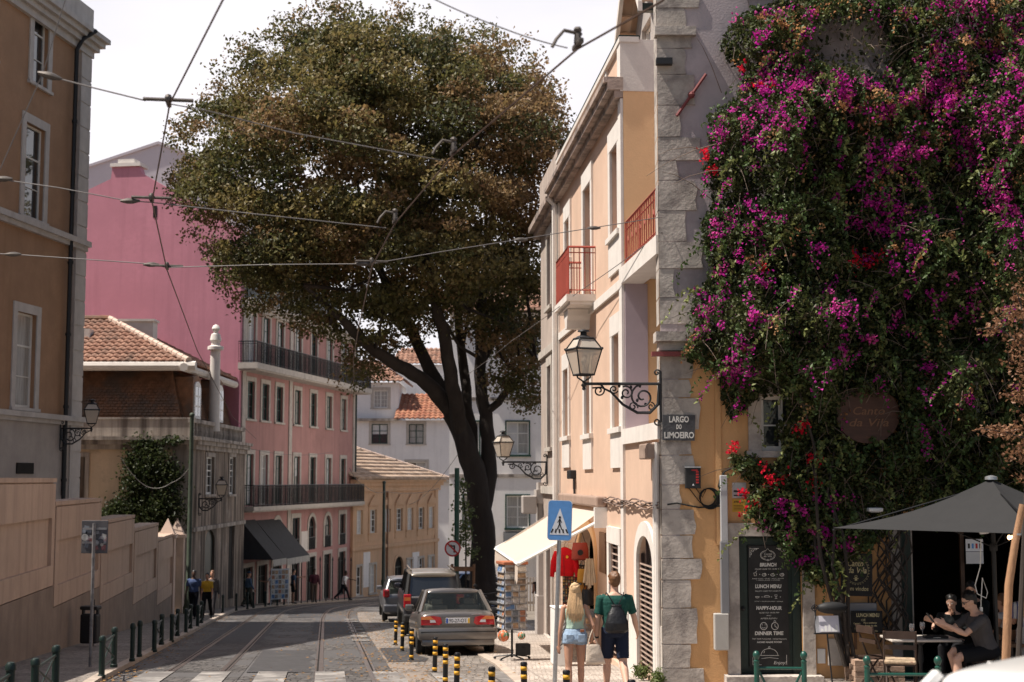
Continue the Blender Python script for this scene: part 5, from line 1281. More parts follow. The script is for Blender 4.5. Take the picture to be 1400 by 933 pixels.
leaf_cloud('foliage',np.concatenate([c,c2_]),np.concatenate([nrB.uniform(.045,.095,len(x)),nrB.uniform(.08,.125,len(x2))]),M_BLEAF,np.concatenate([col*nrB.uniform(.75,1.25,(len(x),1)),col2_]),bg_,aspect=.62,droop=.6)
x,y=b_pts(1500,BO,holes=False);c=b_world(x,y,nrB.uniform(.5,1.12,len(x)))
mb=MB()
for i in range(len(c)):
    a=Vector(c[i]);l_=nrB.uniform(.15,.6);d_=Vector((nrB.normal(0,.6),nrB.normal(-.15,.3),nrB.normal(-.4,.7))).normalized()
    mb.tube([a,a+d_*l_*.5+Vector((0,0,.03)),a+d_*l_],[.006,.005,.003],3,cap=False)
for(p,q,s_)in(((975,270),(905,235),0),((970,205),(898,215),1),((985,130),(950,60),1),((990,200),(880,250),2),((1000,240),(915,262),0),((1150,95),(1160,30),1),((1230,60),(1190,95),1),((1300,45),(1200,90),2),((1115,180),(1180,140),1)):
    A_=b_world(np.array([p[0]],float),np.array([p[1]],float),np.array([.8]))[0];B_=b_world(np.array([q[0]],float),np.array([q[1]],float),np.array([1.0]))[0];B_[1]=A_[1]-.15
    A_,B_=Vector(A_),Vector(B_);mb.tube([A_,A_.lerp(B_,.4)+Vector((0,0,.08)),A_.lerp(B_,.75)+Vector((0,0,.07)),B_],[.009,.007,.005,.003],4,cap=False)
mb.build('bare_twig',M_TWIG,bg_)['kind']='stuff'
mb=MB();stem_to=[(1135,790,.5),(1120,700,.5),(1142,745,.4),(1090,640,.5),(1128,640,.6),(1132,560,.4),(1080,470,.5)]
for k,(sx,sy,f_)in enumerate(stem_to):
    e_=Vector(b_world(np.array([sx],float),np.array([sy],float),np.array([f_]))[0]);s0=Vector((nrB.uniform(-.12,.12),nrB.uniform(-.05,.1),.35))
    pts=[s0];
    for j in range(1,7):pts.append(s0.lerp(e_,j/6)+Vector((nrB.normal(0,.06),nrB.normal(-.03,.04),0)))
    mb.tube(pts,[.035,.032,.03,.026,.022,.018,.012],6)
for k in range(16):
    xx=nrB.uniform(1196,1236);pts=[]
    for j in range(9):
        q_=P(xx+16*math.sin(j*1.1+k),880-j*20-(k%4)*6,YR-.12-.08*math.sin(j+k))-bp0;pts.append(q_)
    mb.tube(pts,.013,5)
mb.build('stem',M_BARK,bg_)['kind']='stuff'
drift=[(1060,42,52,34,1.5,'p'),(1035,95,30,40,1.0,'p'),(1290,20,40,28,1.6,'m'),(1335,55,60,50,1.0,'p'),(1395,60,50,70,1.1,'m'),(1390,150,50,50,.8,'m'),(1280,90,40,40,.9,'p'),(1040,130,40,30,1.1,'m'),(1020,200,50,40,1.1,'m'),(1085,130,40,25,1.1,'m'),(1130,150,50,28,1.5,'m'),(1190,165,60,26,1.4,'p'),(1240,150,60,30,1.3,'p'),(1270,130,50,40,1.2,'m'),(1320,185,40,30,1.0,'m'),(1305,220,26,18,1.6,'m'),(1375,200,34,40,1.8,'m'),(1230,225,36,22,1.4,'m'),(1200,240,34,24,1.3,'m'),(1180,265,30,16,1.0,'m'),(1160,290,34,16,.9,'m'),(1190,300,34,26,1.4,'m'),(1195,340,26,40,1.6,'m'),(1160,320,26,16,1.1,'m'),(1330,250,18,40,1.2,'m'),(1345,310,16,60,1.5,'m'),(1275,345,12,12,1.6,'m'),(1385,300,30,60,.8,'m'),(1015,300,36,22,1.4,'m'),(975,310,20,20,1.0,'m'),(1100,357,12,10,2.0,'m'),(1005,360,20,14,1.3,'m'),(1035,390,20,12,1.2,'m'),(975,400,22,40,.9,'m'),(1000,440,50,24,.9,'m'),(1130,475,12,40,1.6,'m'),(1110,430,14,14,1.3,'m'),(1205,465,34,12,1.2,'m'),(1250,500,14,14,1.4,'m'),(1000,500,24,36,1.7,'m'),(1010,560,18,14,1.1,'m'),(1150,573,9,9,1.6,'m'),(1300,560,10,20,1.0,'m'),(1060,700,40,40,.5,'m'),(1130,740,16,12,1.0,'m'),(1165,748,22,8,1.4,'m'),(1100,770,30,30,.5,'m'),(1125,700,60,40,.35,'m'),(950,440,16,30,.9,'m'),(1100,215,90,40,.35,'m'),(1270,420,100,60,.3,'m'),(1420,250,40,100,.9,'m'),(1260,200,60,20,.9,'p')]
bc=[];bs=[];bcol=[]
mag=[(.60,.03,.36),(.70,.06,.44),(.46,.02,.30),(.74,.10,.40)]
tan=[(.52,.27,.12),(.62,.36,.18),(.42,.20,.10)]
for(fx_,fy_,rx_,ry_,am,kd)in drift:
    ncl_=max(2,int(am*rx_*ry_/82))
    for k in range(ncl_):
        gx,gy=nrB.normal(fx_,rx_*.52),nrB.normal(fy_,ry_*.52)
        if not in_poly(np.array([gx]),np.array([gy]),BO)[0]:continue
        n=nrB.integers(9,26);sg=nrB.uniform(1.8,4.2)
        xx=nrB.normal(gx,sg,n);yy_=nrB.normal(gy,sg,n)
        p_=b_world(xx,yy_,np.full(n,1.03))+nrB.normal(0,.03,(n,3))+np.array([0,-.05,0])
        pal=tan if(kd=='p' and nrB.random()<.55)or nrB.random()<.06 else mag
        base=np.array(pal[nrB.integers(0,len(pal))])
        bc.append(p_);bs.append(nrB.uniform(.035,.062,n));bcol.append(base*nrB.uniform(.7,1.2,(n,1)))
bc=np.concatenate(bc);bs=np.concatenate(bs);bcol=np.clip(np.concatenate(bcol),.004,.95)
sv,ss,sc,fv,fs2,fc=[],[],[],[],[],[]
sx_,sy_=b_pts(620,BO);s0_=b_world(sx_,sy_,np.full(len(sx_),.9))
for i in range(len(sx_)):
    a=s0_[i];side=nrB.normal(-.15,.5);ln=nrB.uniform(.35,.9);k=int(ln*46);t=np.linspace(0,1,k)
    path=a+np.stack([side*ln*t,-(.25+.2*nrB.random())*np.sin(t*2.0),ln*(.35*t-.95*t*t)],1)
    sv.append(path+nrB.normal(0,.022,(k,3)));ss.append(nrB.uniform(.055,.10,k));g_c=np.array((.06,.095,.028))+(np.array((.10,.085,.03))if nrB.random()<.3 else 0);sc.append(g_c*nrB.uniform(.7,1.4,(k,1)))
    if nrB.random()<.20 and sy_[i]<600:
        q=int(k*.8);fv.append(path[-q:]+nrB.normal(0,.035,(q,3))+np.array([0,-.03,0]));fs2.append(nrB.uniform(.035,.06,q));fc.append(np.array((mag if nrB.random()<.8 else tan)[nrB.integers(0,3)])*nrB.uniform(.7,1.2,(q,1)))
leaf_cloud('spray',np.concatenate(sv),np.concatenate(ss),M_BLEAF,np.concatenate(sc),bg_,aspect=.55,droop=.6)['kind']='stuff'
bc=np.concatenate([bc]+fv);bs=np.concatenate([bs]+fs2);bcol=np.clip(np.concatenate([bcol]+fc),.004,.95)
leaf_cloud('magenta_blossom',bc,bs,M_BRACT,bcol,bg_,aspect=.9,droop=0)['kind']='stuff'
rc=[];rs=[]
for(fx_,fy_,n,sg)in((962,214,50,4.5),(972,236,34,4),(1012,98,16,3),(1030,128,18,3),(1045,132,12,3),(1155,365,60,7),(1180,362,60,7),(1088,586,46,5),(1000,611,40,5),(1050,655,40,4.5),(1062,655,20,6),(1042,638,16,3),(1107,625,20,4),(1108,662,26,5),(1035,375,16,4),(1015,675,30,4),(1028,688,26,5),(1018,700,18,4),(1120,630,12,4)):
    xx=nrB.normal(fx_,sg,n);yy_=nrB.normal(fy_,sg,n)
    rc.append(b_world(xx,yy_,np.full(n,1.05))+nrB.normal(0,.02,(n,3))+np.array([0,-.08,0]));rs.append(nrB.uniform(.04,.065,n))
rc=np.concatenate(rc);rs=np.concatenate(rs)
leaf_cloud('red_blossom',rc,rs,M_BRACT,np.array((.70,.02,.05))*nrB.uniform(.75,1.25,(len(rc),1)),bg_,aspect=.9,droop=0)['kind']='stuff'
# climber on the mansard house and bush over the garden wall
def bush(name,label,cat,base,blobs,n,c1,c2,size,group=None,stem=None,m=None,aspect=.6):
    r_=thing(name,label,cat,tuple(base),0,group);pts=[];b0=Vector(base)
    per=[b[1]*b[2]*b[3]for b in blobs];tot=sum(per)
    for(c_,rx_,ry_,rz_)in blobs:
        k=max(20,int(n*rx_*ry_*rz_/tot));q=nrB.normal(0,1,(k,3));q/=np.linalg.norm(q,axis=1)[:,None]
        q*=(nrB.random(k)**.4)[:,None]*np.array([rx_,ry_,rz_])*(1+.25*nrB.normal(0,1,(k,1)));pts.append(np.array(c_-b0)+q)
    pts=np.concatenate(pts);t=np.clip(nrB.normal(.4,.3,len(pts)),0,1)
    leaf_cloud('foliage',pts,nrB.uniform(*size,len(pts)),m or M_LEAF,lerp_col(c1,c2,t),r_,aspect=aspect)
    if stem:
        mb=MB()
        for s_ in stem:mb.tube([Vector(v)-b0 for v in s_[0]],s_[1],6)
        mb.build('stem',M_BARK,r_,smooth='auto')
    return r_
Yc=58.0
bl=[(P(a,b,Yc+c),rx_,.5,rz_)for(a,b,c,rx_,rz_)in((198,612,.2,.75,.5),(212,640,-.1,1.0,.9),(190,660,0,.8,.9),(225,690,-.3,.9,.9),(180,695,0,.9,.7),(205,710,-.2,1.3,.7),(160,700,.1,.6,.5),(235,655,0,.5,.6),(235,602,.2,.6,.22),(178,630,.1,.4,.4),(150,705,.2,.5,.4))]
bb=P(212,800,57.4);bb.z=gz(57.4)
bush('climbing_vine','dark green climber growing up the side of the mansard house','climbing plant',bb,bl,9000,(.022,.035,.012),(.07,.085,.03),(.10,.2),stem=[([bb,P(212,760,57.6),P(208,660,57.7)],[.1,.08,.05])])
bt=P(637,800,45);bt.z=gz(45)
bl=[(P(a,b,45),.28,.3,.3)for a,b in((632,665),(640,700),(628,690),(636,735),(645,755),(634,720),(625,740))]
bush('young_plant','light green young plant leafing out in front of the big trunk','plant',bt,bl,700,(.10,.13,.05),(.24,.28,.12),(.08,.15),stem=[([bt,P(637,740,45),P(634,670,45)],[.03,.025,.015])])
ys=15.5;sb=P(1384,925,ys);sb.z=gz(ys)+.05
bl=[(P(a,b,ys+c),rx_,.3,rz_)for(a,b,c,rx_,rz_)in((1385,430,0,.26,.13),(1355,450,.1,.14,.07),(1400,465,0,.25,.12),(1395,540,0,.18,.1),(1375,590,0,.24,.1),(1350,588,.1,.14,.05),(1398,620,0,.2,.14),(1410,500,0,.25,.3),(1420,400,0,.3,.3),(1430,560,0,.3,.3),(1395,655,0,.06,.08))]
st=[([sb,P(1402,700,ys),P(1406,560,ys),P(1400,430,ys),P(1390,400,ys)],[.03,.026,.02,.014,.006]),([P(1405,600,ys),P(1370,590,ys),P(1340,586,ys)],[.012,.008,.004]),([P(1404,480,ys),P(1365,447,ys),P(1335,450,ys)],[.012,.008,.004])]
bush('young_tree','coppery leaved young tree beside its wooden stake at the right edge','tree',sb,bl,2600,(.16,.07,.035),(.36,.20,.11),(.03,.065),stem=st,m=M_BLEAF)
for k,(px,py,Y)in enumerate(((858,917,23.6),(862,905,24.0),(905,918,22.2),(890,925,22.4))):
    q=Vector((fx(Y)-.1,Y,gz(Y)+.05));bush('weed','green weed tuft growing at the foot of the peach wall','weed',q,[(q+Vector((0,0,.12)),.12,.1,.14)],160,(.08,.11,.03),(.2,.24,.09),(.05,.11),group='weeds along the peach wall',aspect=.3)
# vehicles
def paint(name,col,metal=.4,rough=.32):
    return pm(name,col,rough=rough,var=.06,scale=2,metal=metal,spec=.5,coat=.6)
M_CGLASS=thin_glass('car_glass',(.62,.68,.66),.62,base=(.015,.018,.018))
M_CGLASSD=glassmat('dark_car_glass',(.02,.022,.025),rough=.05)
M_TRIM=pm('black_plastic_trim',(.02,.02,.021),rough=.6,var=.15)
M_TAIL=pm('red_tail_lens',(.50,.02,.03),rough=.15,var=.15,scale=8,coat=.8)
M_AMBER=pm('amber_lens',(.75,.25,.08),rough=.15,var=.1,coat=.8)
M_PLATE=pm('plate_white',(.72,.73,.76),rough=.4,var=.05)
M_PBLUE=pm('plate_blue',(.03,.10,.45),rough=.4,var=.05)
M_PYEL=pm('plate_yellow',(.80,.50,.05),rough=.4,var=.05)
M_SEAT=pm('beige_seat_cloth',(.50,.45,.40),rough=.9,var=.1)
M_HUB=pm('wheel_alloy',(.45,.45,.46),rough=.35,var=.1,metal=.8)
def loft_sym(secs):
    """secs: [(y, [(hw,z)...] bottom to top centre)] -> closed, mirrored skin"""
    mb=MB();rings=[]
    for y,pr in secs:
        r=[(-w,y,z)for w,z in pr]+[(w,y,z)for w,z in pr[::-1]if w>1e-4]
        rings.append(r)
    n=len(rings[0]);v=[p for r in rings for p in r];f=[]
    for i in range(len(rings)-1):
        for k in range(n):
            k2=(k+1)%n;f.append((i*n+k,i*n+k2,(i+1)*n+k2,(i+1)*n+k))
    f.append(tuple(range(n)));f.append(tuple(range((len(rings)-1)*n,len(rings)*n)))
    return mb.raw(v,f)
def subsurf(o,lv=2):
    md=o.modifiers.new('s','SUBSURF');md.levels=lv;md.render_levels=lv
    dg=bpy.context.evaluated_depsgraph_get();dg.update();me=bpy.data.meshes.new_from_object(o.evaluated_get(dg));old=o.data
    o.modifiers.clear();o.data=me
    for p in me.polygons:p.use_smooth=True
    return o
def wheel(root,x,y,r=.30,wd=.19):
    sgn=1 if x>0 else-1
    T=Matrix.Translation((x,y,r))@Matrix.Rotation(R(90),4,'Y')
    w_=MB().lathe([(r*.6,-wd/2),(r*.93,-wd/2),(r,-wd*.36),(r,wd*.36),(r*.93,wd/2),(r*.6,wd/2),(r*.6,-wd/2)],28,T).build('wheel',M_RUBBER,root,smooth='auto')
    mb=MB().lathe([(.0,wd*.30),(r*.2,wd*.32),(r*.58,wd*.42),(r*.62,wd*.45),(r*.62,-wd*.45),(r*.58,-wd*.42),(r*.2,-wd*.32),(.0,-wd*.30)],28,T);mb.build('rim',M_HUB,w_,smooth='auto')
def car(name,label,cat,loc,rz,col,W=1.69,Lg=4.4,H=1.41,belt=.90,hood=.80,deck=.93,rear='sedan',glass=None,roofcol=None,group='cars parked along the right kerb',r=.30,clear=.22,wag=None):
    root=thing(name,label,cat,loc,rz,group);hw=W/2;g=glass or M_CGLASS
    def sec(y,k,zs,zb=clear,top=None):
        t=zs if top is None else top
        return(y,[(0,zb),(hw*.8*k,zb),(hw*.95*k,zb+.06),(hw*1.0*k,zb+.30),(hw*1.0*k,zs*.72+.03),(hw*.965*k,zs-.07),(hw*.90*k,zs),(hw*.6*k,t+.025),(0,t+.035)])
    zr=deck if rear=='sedan' else belt+.02
    secs=[sec(0.02,.86,zr-.10,clear+.14),sec(.05,.93,zr-.04,clear+.08),sec(.22,.99,zr,clear),sec(.7,1,zr+.01),sec(1.1,1,belt+.02),sec(Lg*.5,1,belt),sec(Lg*.72,1,belt-.03),sec(Lg*.76,1,hood+.06),sec(Lg*.92,.98,hood),sec(Lg-.1,.90,hood-.13,clear+.02),sec(Lg,.80,hood-.25,clear+.12)]
    b=loft_sym(secs).build('body',col,root);subsurf(b,2)
    if rear=='sedan':yb0,yr0=.62,1.22
    elif rear=='hatch':yb0,yr0=.12,.55
    else:yb0,yr0=.06,.26
    yb1,yr1=Lg*.745,Lg*.53;wb,wr=hw*.90,hw*.70 if rear!='box' else hw*.80;zt=H-.055
    n=14
    B={'rl':Vector((-wb,yb0,belt+.0)),'rr':Vector((wb,yb0,belt+.0)),'fl':Vector((-wb*.97,yb1,belt-.04)),'fr':Vector((wb*.97,yb1,belt-.04))}
    if rear=='sedan':B['rl'].z=B['rr'].z=deck+.0
    T={'rl':Vector((-wr,yr0,zt)),'rr':Vector((wr,yr0,zt)),'fl':Vector((-wr,yr1,zt)),'fr':Vector((wr,yr1,zt))}
    rs=[]
    for i,y in enumerate((yr0-.06,yr0,(yr0+yr1)/2,yr1,yr1+.08)):
        k=1 if 0<i<4 else .96;dz=0 if 0<i<4 else-.05
        rs.append((y,[(0,zt-.05+dz),(wr*k,zt-.05+dz),(wr*1.02*k,zt+dz),(wr*.9*k,zt+.045+dz),(wr*.5,H+dz*.6),(0,H+.005+dz*.6)]))
    subsurf(loft_sym(rs).build('roof',roofcol or col,root),2)
    pm_=col if rear!='box' else M_TRIM
    def pil(a,b_,t):MB().tube([a,b_],[t,t*.8],6).build('pillar',pm_,root)
    for k in('rl','rr'):pil(B[k]+Vector((0,.0,-.04)),T[k]+Vector((0,0,.0)),.055 if rear!='box' else .07)
    for k in('fl','fr'):pil(B[k],T[k],.04)
    for s in('l','r'):
        for t in(.35,.68)if rear!='sedan' else(.45,):
            pil(B['r'+s].lerp(B['f'+s],t+.02),T['r'+s].lerp(T['f'+s],t),.035)
    def quad(nm,a,b_,c,d,off):
        o_=Vector(off);MB().face([a+o_,b_+o_,c+o_,d+o_]).build(nm,g,root)
    quad('rear_window',B['rl'].lerp(B['rr'],.03),B['rl'].lerp(B['rr'],.97),T['rl'].lerp(T['rr'],.97),T['rl'].lerp(T['rr'],.03),(0,.01,0))
    quad('windscreen',B['fl'],B['fr'],T['fr'],T['fl'],(0,-.01,0));quad('side_window',B['rl'],B['fl'],T['fl'],T['rl'],(.01,0,0));quad('side_window',B['rr'],B['fr'],T['fr'],T['rr'],(-.01,0,0))
    if g is M_CGLASS:
        MB().box(-wb*.85,wb*.85,yb0+.3,yb1-.2,clear+.1,belt-.12).build('cabin_floor',M_TRIM,root)
        for sx in(-1,1):
            for ys in(yb0+.62,yb0+1.55):
                s_=MB().bevbox(sx*.36-.24,sx*.36+.24,ys,ys+.14,belt-.3,H-.36,.05).build('seat',M_SEAT,root)
                MB().bevbox(sx*.36-.13,sx*.36+.13,ys,ys+.1,H-.36,H-.22,.04).build('headrest',M_SEAT,s_)
    for sx in(-1,1):
        m_=MB().bevbox(sx*(wb+.10)-.1,sx*(wb+.10)+.1,yb1-.25,yb1-.12,belt-.02,belt+.13,.04).build('wing_mirror',col,root)
    for sx in(-1,1):
        for y in(.78,Lg-.82):
            wheel(root,sx*(hw-.105),y,r)
            MB().lathe([(r*1.16,-.05),(r*1.16,.05)],24,Matrix.Translation((sx*(hw-.07),y,r+.02))@Matrix.Rotation(R(90),4,'Y')).build('wheel_arch',M_TRIM,root)
    MB().bevbox(-hw*.8,hw*.8,.25,Lg-.3,clear-.04,clear+.12,.03).build('underbody',M_TRIM,root)
    return root
def plate(root,y,z,txt,w_=.52,h=.115,x=0):
    p=MB().bevbox(x-w_/2,x+w_/2,y,y+.012,z-h/2,z+h/2,.004).build('number_plate',M_PLATE,root)
    MB().box(x-w_/2+.004,x-w_/2+.045,y-.002,y,z-h/2+.004,z+h/2-.004).build('plate_band',M_PBLUE,p)
    MB().box(x+w_/2-.045,x+w_/2-.004,y-.002,y,z-h/2+.004,z+h/2-.004).build('plate_band',M_PYEL,p)
    if txt:
        mb=MB();put_text(mb,txt,x,z-.003,.115,y-.003,bold=.0,width=w_*.74);mb.build('plate_number',M_BLACK,p)
hd=R(7.2)
p=G(626,897);p.z=gz(p.y)
M_TAUPE=paint('taupe_metallic',(.19,.175,.165),metal=.6)
c=car('saloon_car','taupe saloon car with red tail lights parked closest beside the striped bollards','car',(p.x,p.y,p.z),hd,M_TAUPE,W=1.72)
c.rotation_euler.x=-math.atan(SLOPE)
mb=MB();mb.bevbox(-.85,.85,-.075,.30,.34,.60,.05);mb.bevbox(-.78,.78,-.055,.2,.22,.35,.03);subm=mb.build('bumper',M_TAUPE,c,smooth='auto')
MB().box(-.80,.80,-.083,-.074,.50,.52).build('bumper_strip',M_TRIM,c)
for s in(-1,1):
    pts=[(s*.79,.83),(s*.52,.85),(s*.37,.82),(s*.34,.70),(s*.40,.655),(s*.79,.655)]
    t=MB().prism(pts if s>0 else pts[::-1],-.022,.15).build('tail_light',M_TAIL,c)
    pts=[(s*.785,.827),(s*.60,.842),(s*.50,.77),(s*.785,.77)]
    MB().prism(pts if s>0 else pts[::-1],-.028,-.02).build('indicator_lens',M_AMBER,t)
    pts=[(s*.60,.765),(s*.50,.765),(s*.47,.71),(s*.60,.71)]
    MB().prism(pts if s>0 else pts[::-1],-.027,-.02).build('reversing_lens',M_PLATE,t)
plate(c,-.035,.745,'90-27-OT')
mb=MB();mb.box(-.34,.34,-.02,.1,.66,.83);mb.build('boot_recess',M_TAUPE,c)
MB().bevbox(.30,.52,.008,.02,.868,.882,.003).build('boot_badge',M_HUB,c)
mb=MB();mb.box(-.8,.8,.035,.045,.625,.635);mb.build('boot_seam',M_TRIM,c)
MB().tube([(.45,-.02,.24),(.45,.3,.26)],.03,8).build('exhaust',M_HUB,c)
p=G(593,871);p.z=gz(p.y)
M_NAVY=paint('dark_navy_paint',(.035,.035,.045));M_BEIGE=paint('champagne_paint',(.24,.21,.17))
c=car('off_roader','dark boxy off-roader with spare wheel and pale roof parked behind the taupe saloon','car',(p.x,p.y,p.z),hd,M_NAVY,W=1.66,Lg=4.6,H=1.74,belt=1.12,hood=1.08,rear='box',glass=M_CGLASSD,roofcol=M_BEIGE,r=.36,clear=.36)
T=Matrix.Translation((.22,-.12,.98))@Matrix.Rotation(R(90),4,'X')
MB().lathe([(.0,.12),(.3,.12),(.36,.08),(.36,-.08),(.3,-.12),(.0,-.12)],24,T).build('spare_wheel',M_RUBBER,c,smooth='auto')
for s in(-1,1):
    t=MB().bevbox(s*.73-.10,s*.73+.10,-.03,.12,.80,1.16,.02).build('tail_light',M_TAIL,c);MB().box(s*.73-.085,s*.73+.085,-.034,-.03,.99,1.08).build('indicator_lens',M_AMBER,t)
MB().bevbox(-.82,.82,-.14,.2,.42,.62,.04).build('bumper',M_TRIM,c);plate(c,-.03,.84,'',.34,.16,-.28)
MB().bevbox(-.62,.08-.5,-.04,0,1.06,1.10,.01).build('door_handle',M_HUB,c)
MB().tube([(-.6,.5,1.78),(-.6,2.6,1.78)],.025,6).tube([(.6,.5,1.78),(.6,2.6,1.78)],.025,6).build('roof_rail',M_BEIGE,c)
p=G(557,851);p.z=gz(p.y)
c=car('hatchback_car','grey hatchback with high red tail light parked farthest along the kerb','car',(p.x,p.y,p.z),R(7.6),paint('grey_metallic',(.22,.22,.235),metal=.5),W=1.72,Lg=4.0,H=1.5,belt=.95,hood=.86,rear='hatch',glass=M_CGLASS)
for s in(-1,1):MB().bevbox(s*.74-.11,s*.74+.11,-.03,.25,.86,1.14,.05).build('tail_light',M_TAIL,c)
MB().bevbox(-.84,.84,-.08,.25,.34,.62,.05).build('bumper',paint('grey_metallic',(.22,.22,.235)),c);plate(c,-.04,.78,'')
p=P(612,800,53);
c=car('people_carrier','pale blue people carrier parked across the square beside the big trunk','car',(p.x+2.2,53,gz(53)+.05),R(96),paint('pale_blue_paint',(.25,.33,.50)),W=1.75,Lg=4.2,H=1.72,belt=1.02,hood=.95,rear='hatch',glass=M_CGLASSD,group='cars parked beside the tree')
for s in(-1,1):MB().bevbox(s*.76-.1,s*.76+.1,-.03,.2,.9,1.3,.04).build('tail_light',M_TAIL,c)
p=P(1345,888,7.2)
M_CARW=paint('white_car_paint',(.72,.70,.67),metal=0)
c=car('white_car','white car close in front whose roof and antenna fill the bottom right corner','car',(3.84,7.45,gz(7.45)),R(133.8),M_CARW,W=1.74,Lg=4.0,H=1.50,belt=.95,hood=.86,rear='hatch',glass=M_CGLASSD,group=None)
zr=1.50
MB().lathe([(.10,-.02),(.085,.02),(.05,.05),(.02,.075),(.0,.08)],16,Matrix.Translation((.42,1.42,zr-.01))@Matrix.Scale(1.5,4,(0,1,0))).tube([(.42,1.44,zr+.03),(.48,1.46,zr+.27)],[.02,.011],8).build('antenna',pm('grey_antenna_rubber',(.12,.12,.13),rough=.4,var=.1),c,smooth='auto')
p=P(697,800,41.5);zs=gz(41.5)+.05
c=thing('motor_scooter','black scooter parked in shade between the trunk and the postcard rack','scooter',(p.x-.35,41.5,zs),R(20))
for y in(0,1.25):
    w_=MB().lathe([(.14,-.06),(.24,-.05),(.26,0),(.24,.05),(.14,.06),(.14,-.06)],20,Matrix.Translation((0,y,.26))@Matrix.Rotation(R(90),4,'Y')).build('wheel',M_RUBBER,c)
    MB().lathe([(0,.04),(.14,.05),(.14,-.05),(0,-.04)],16,Matrix.Translation((0,y,.26))@Matrix.Rotation(R(90),4,'Y')).build('rim',M_HUB,w_)
subsurf(loft_sym([(-.35,[(0,.55),(.10,.56),(.12,.7),(0,.78)]),(-.1,[(0,.42),(.18,.45),(.19,.72),(0,.80)]),(.4,[(0,.3),(.19,.32),(.17,.66),(0,.76)]),(.55,[(0,.28),(.16,.3),(.14,.36),(0,.38)]),(.95,[(0,.28),(.16,.3),(.15,.36),(0,.38)])]).build('body',M_BLACK,c),2)
MB().bevbox(-.15,.15,-.35,.42,.76,.86,.05).build('seat',M_TRIM,c)
subsurf(loft_sym([(.93,[(0,.3),(.2,.34),(.24,.7),(0,.95)]),(1.08,[(0,.32),(.16,.36),(.18,.72),(0,.98)])]).build('leg_shield',M_BLACK,c),2)
MB().tube([(0,1.25,.26),(0,1.02,.95)],.035,8).tube([(-.34,.95,1.05),(0,1.0,1.0),(.34,.95,1.05)],.02,8).build('handlebar',M_IRON,c)
MB().tube([(-.25,.97,1.04),(-.33,.98,1.22)],.01,6).ball((-.35,.98,1.26),.07,8,(1,.3,.8)).build('mirror',M_TRIM,c)
# people
SK1=pm('tanned_skin',(.50,.27,.18),rough=.55,var=.06,scale=6,spec=.35)
SK2=pm('fair_skin',(.60,.36,.26),rough=.55,var=.06,scale=6,spec=.35)
SK3=pm('dark_skin',(.10,.055,.04),rough=.55,var=.08,scale=6)
def cloth(name,col,var=.12):return pm('cloth_'+name,col,rough=.9,var=var,scale=9,bump=.7,bscale=11,spec=.15)
def remesh(mb,name,m,parent,voxel=.008,smooth=4):
    me=bpy.data.meshes.new(name);me.from_pydata(mb.v,[],mb.f);me.update()
    bm=bmesh.new();bm.from_mesh(me);bmesh.ops.recalc_face_normals(bm,faces=bm.faces);bm.to_mesh(me);bm.free()
    o=bpy.data.objects.new(name,me);COL.objects.link(o)
    md=o.modifiers.new('r','REMESH');md.mode='VOXEL';md.voxel_size=voxel;md.use_smooth_shade=True
    sm=o.modifiers.new('s','SMOOTH');sm.factor=.5;sm.iterations=smooth
    dg=bpy.context.evaluated_depsgraph_get();dg.update();nm=bpy.data.meshes.new_from_object(o.evaluated_get(dg))
    o.modifiers.clear();o.data=nm;nm.materials.clear();nm.materials.append(m)
    for p in nm.polygons:p.use_smooth=True
    bpy.data.meshes.remove(me)
    if parent is not None:o.parent=parent
    return o
def loft_e(mb,secs,n=16):
    """secs: (centre Vector, rx, ry, tilt) ellipses stacked along the body"""
    v=[];f=[]
    for c,rx,ry,tl in secs:
        for k in range(n):
            t=2*math.pi*k/n;x,y=rx*math.cos(t),ry*math.sin(t)
            v.append(Vector(c)+Vector((x,y*math.cos(tl),y*math.sin(-tl)*-1*-1)))
    m=len(secs)
    for i in range(m-1):
        for k in range(n):
            k2=(k+1)%n;f.append((i*n+k,i*n+k2,(i+1)*n+k2,(i+1)*n+k))
    f.append(tuple(range(n-1,-1,-1)));f.append(tuple(range((m-1)*n,m*n)))
    return mb.raw(v,f)
def hand(mb,wrist,d,pal,s,curl=.5,side=1):
    """palm and five fingers; d along the forearm, pal = palm normal, side = direction of the thumb"""
    d=d.normalized();pal=(pal-d*pal.dot(d)).normalized();a=d.cross(pal)*side
    L_=.098*s
    for k in range(4):mb.tube([wrist+a*(k-1.5)*.006*s-d*.01,wrist+d*L_*.85+a*(k-1.5)*.019*s],[.016*s,.0125*s],8)
    for k,l in enumerate((.070,.080,.075,.058)):
        b=wrist+d*L_*.85+a*(1.5-k)*.020*s;q=[b];ang=0;dd=d
        for j in range(3):
            ang+=curl*(.55 if j else .4);dd=d*math.cos(ang)+pal*math.sin(ang);q.append(q[-1]+dd*l*s*(.42,.33,.25)[j])
        mb.tube(q,[.0098*s,.0092*s,.0085*s,.007*s],7)
    b=wrist+d*.025*s+a*.022*s;q=[b,b+(d*.6+a*.75).normalized()*.04*s,b+(d*.6+a*.75).normalized()*.04*s+(d*.9+a*.25+pal*.4).normalized()*.045*s]
    mb.tube(q,[.013*s,.011*s,.008*s],7)
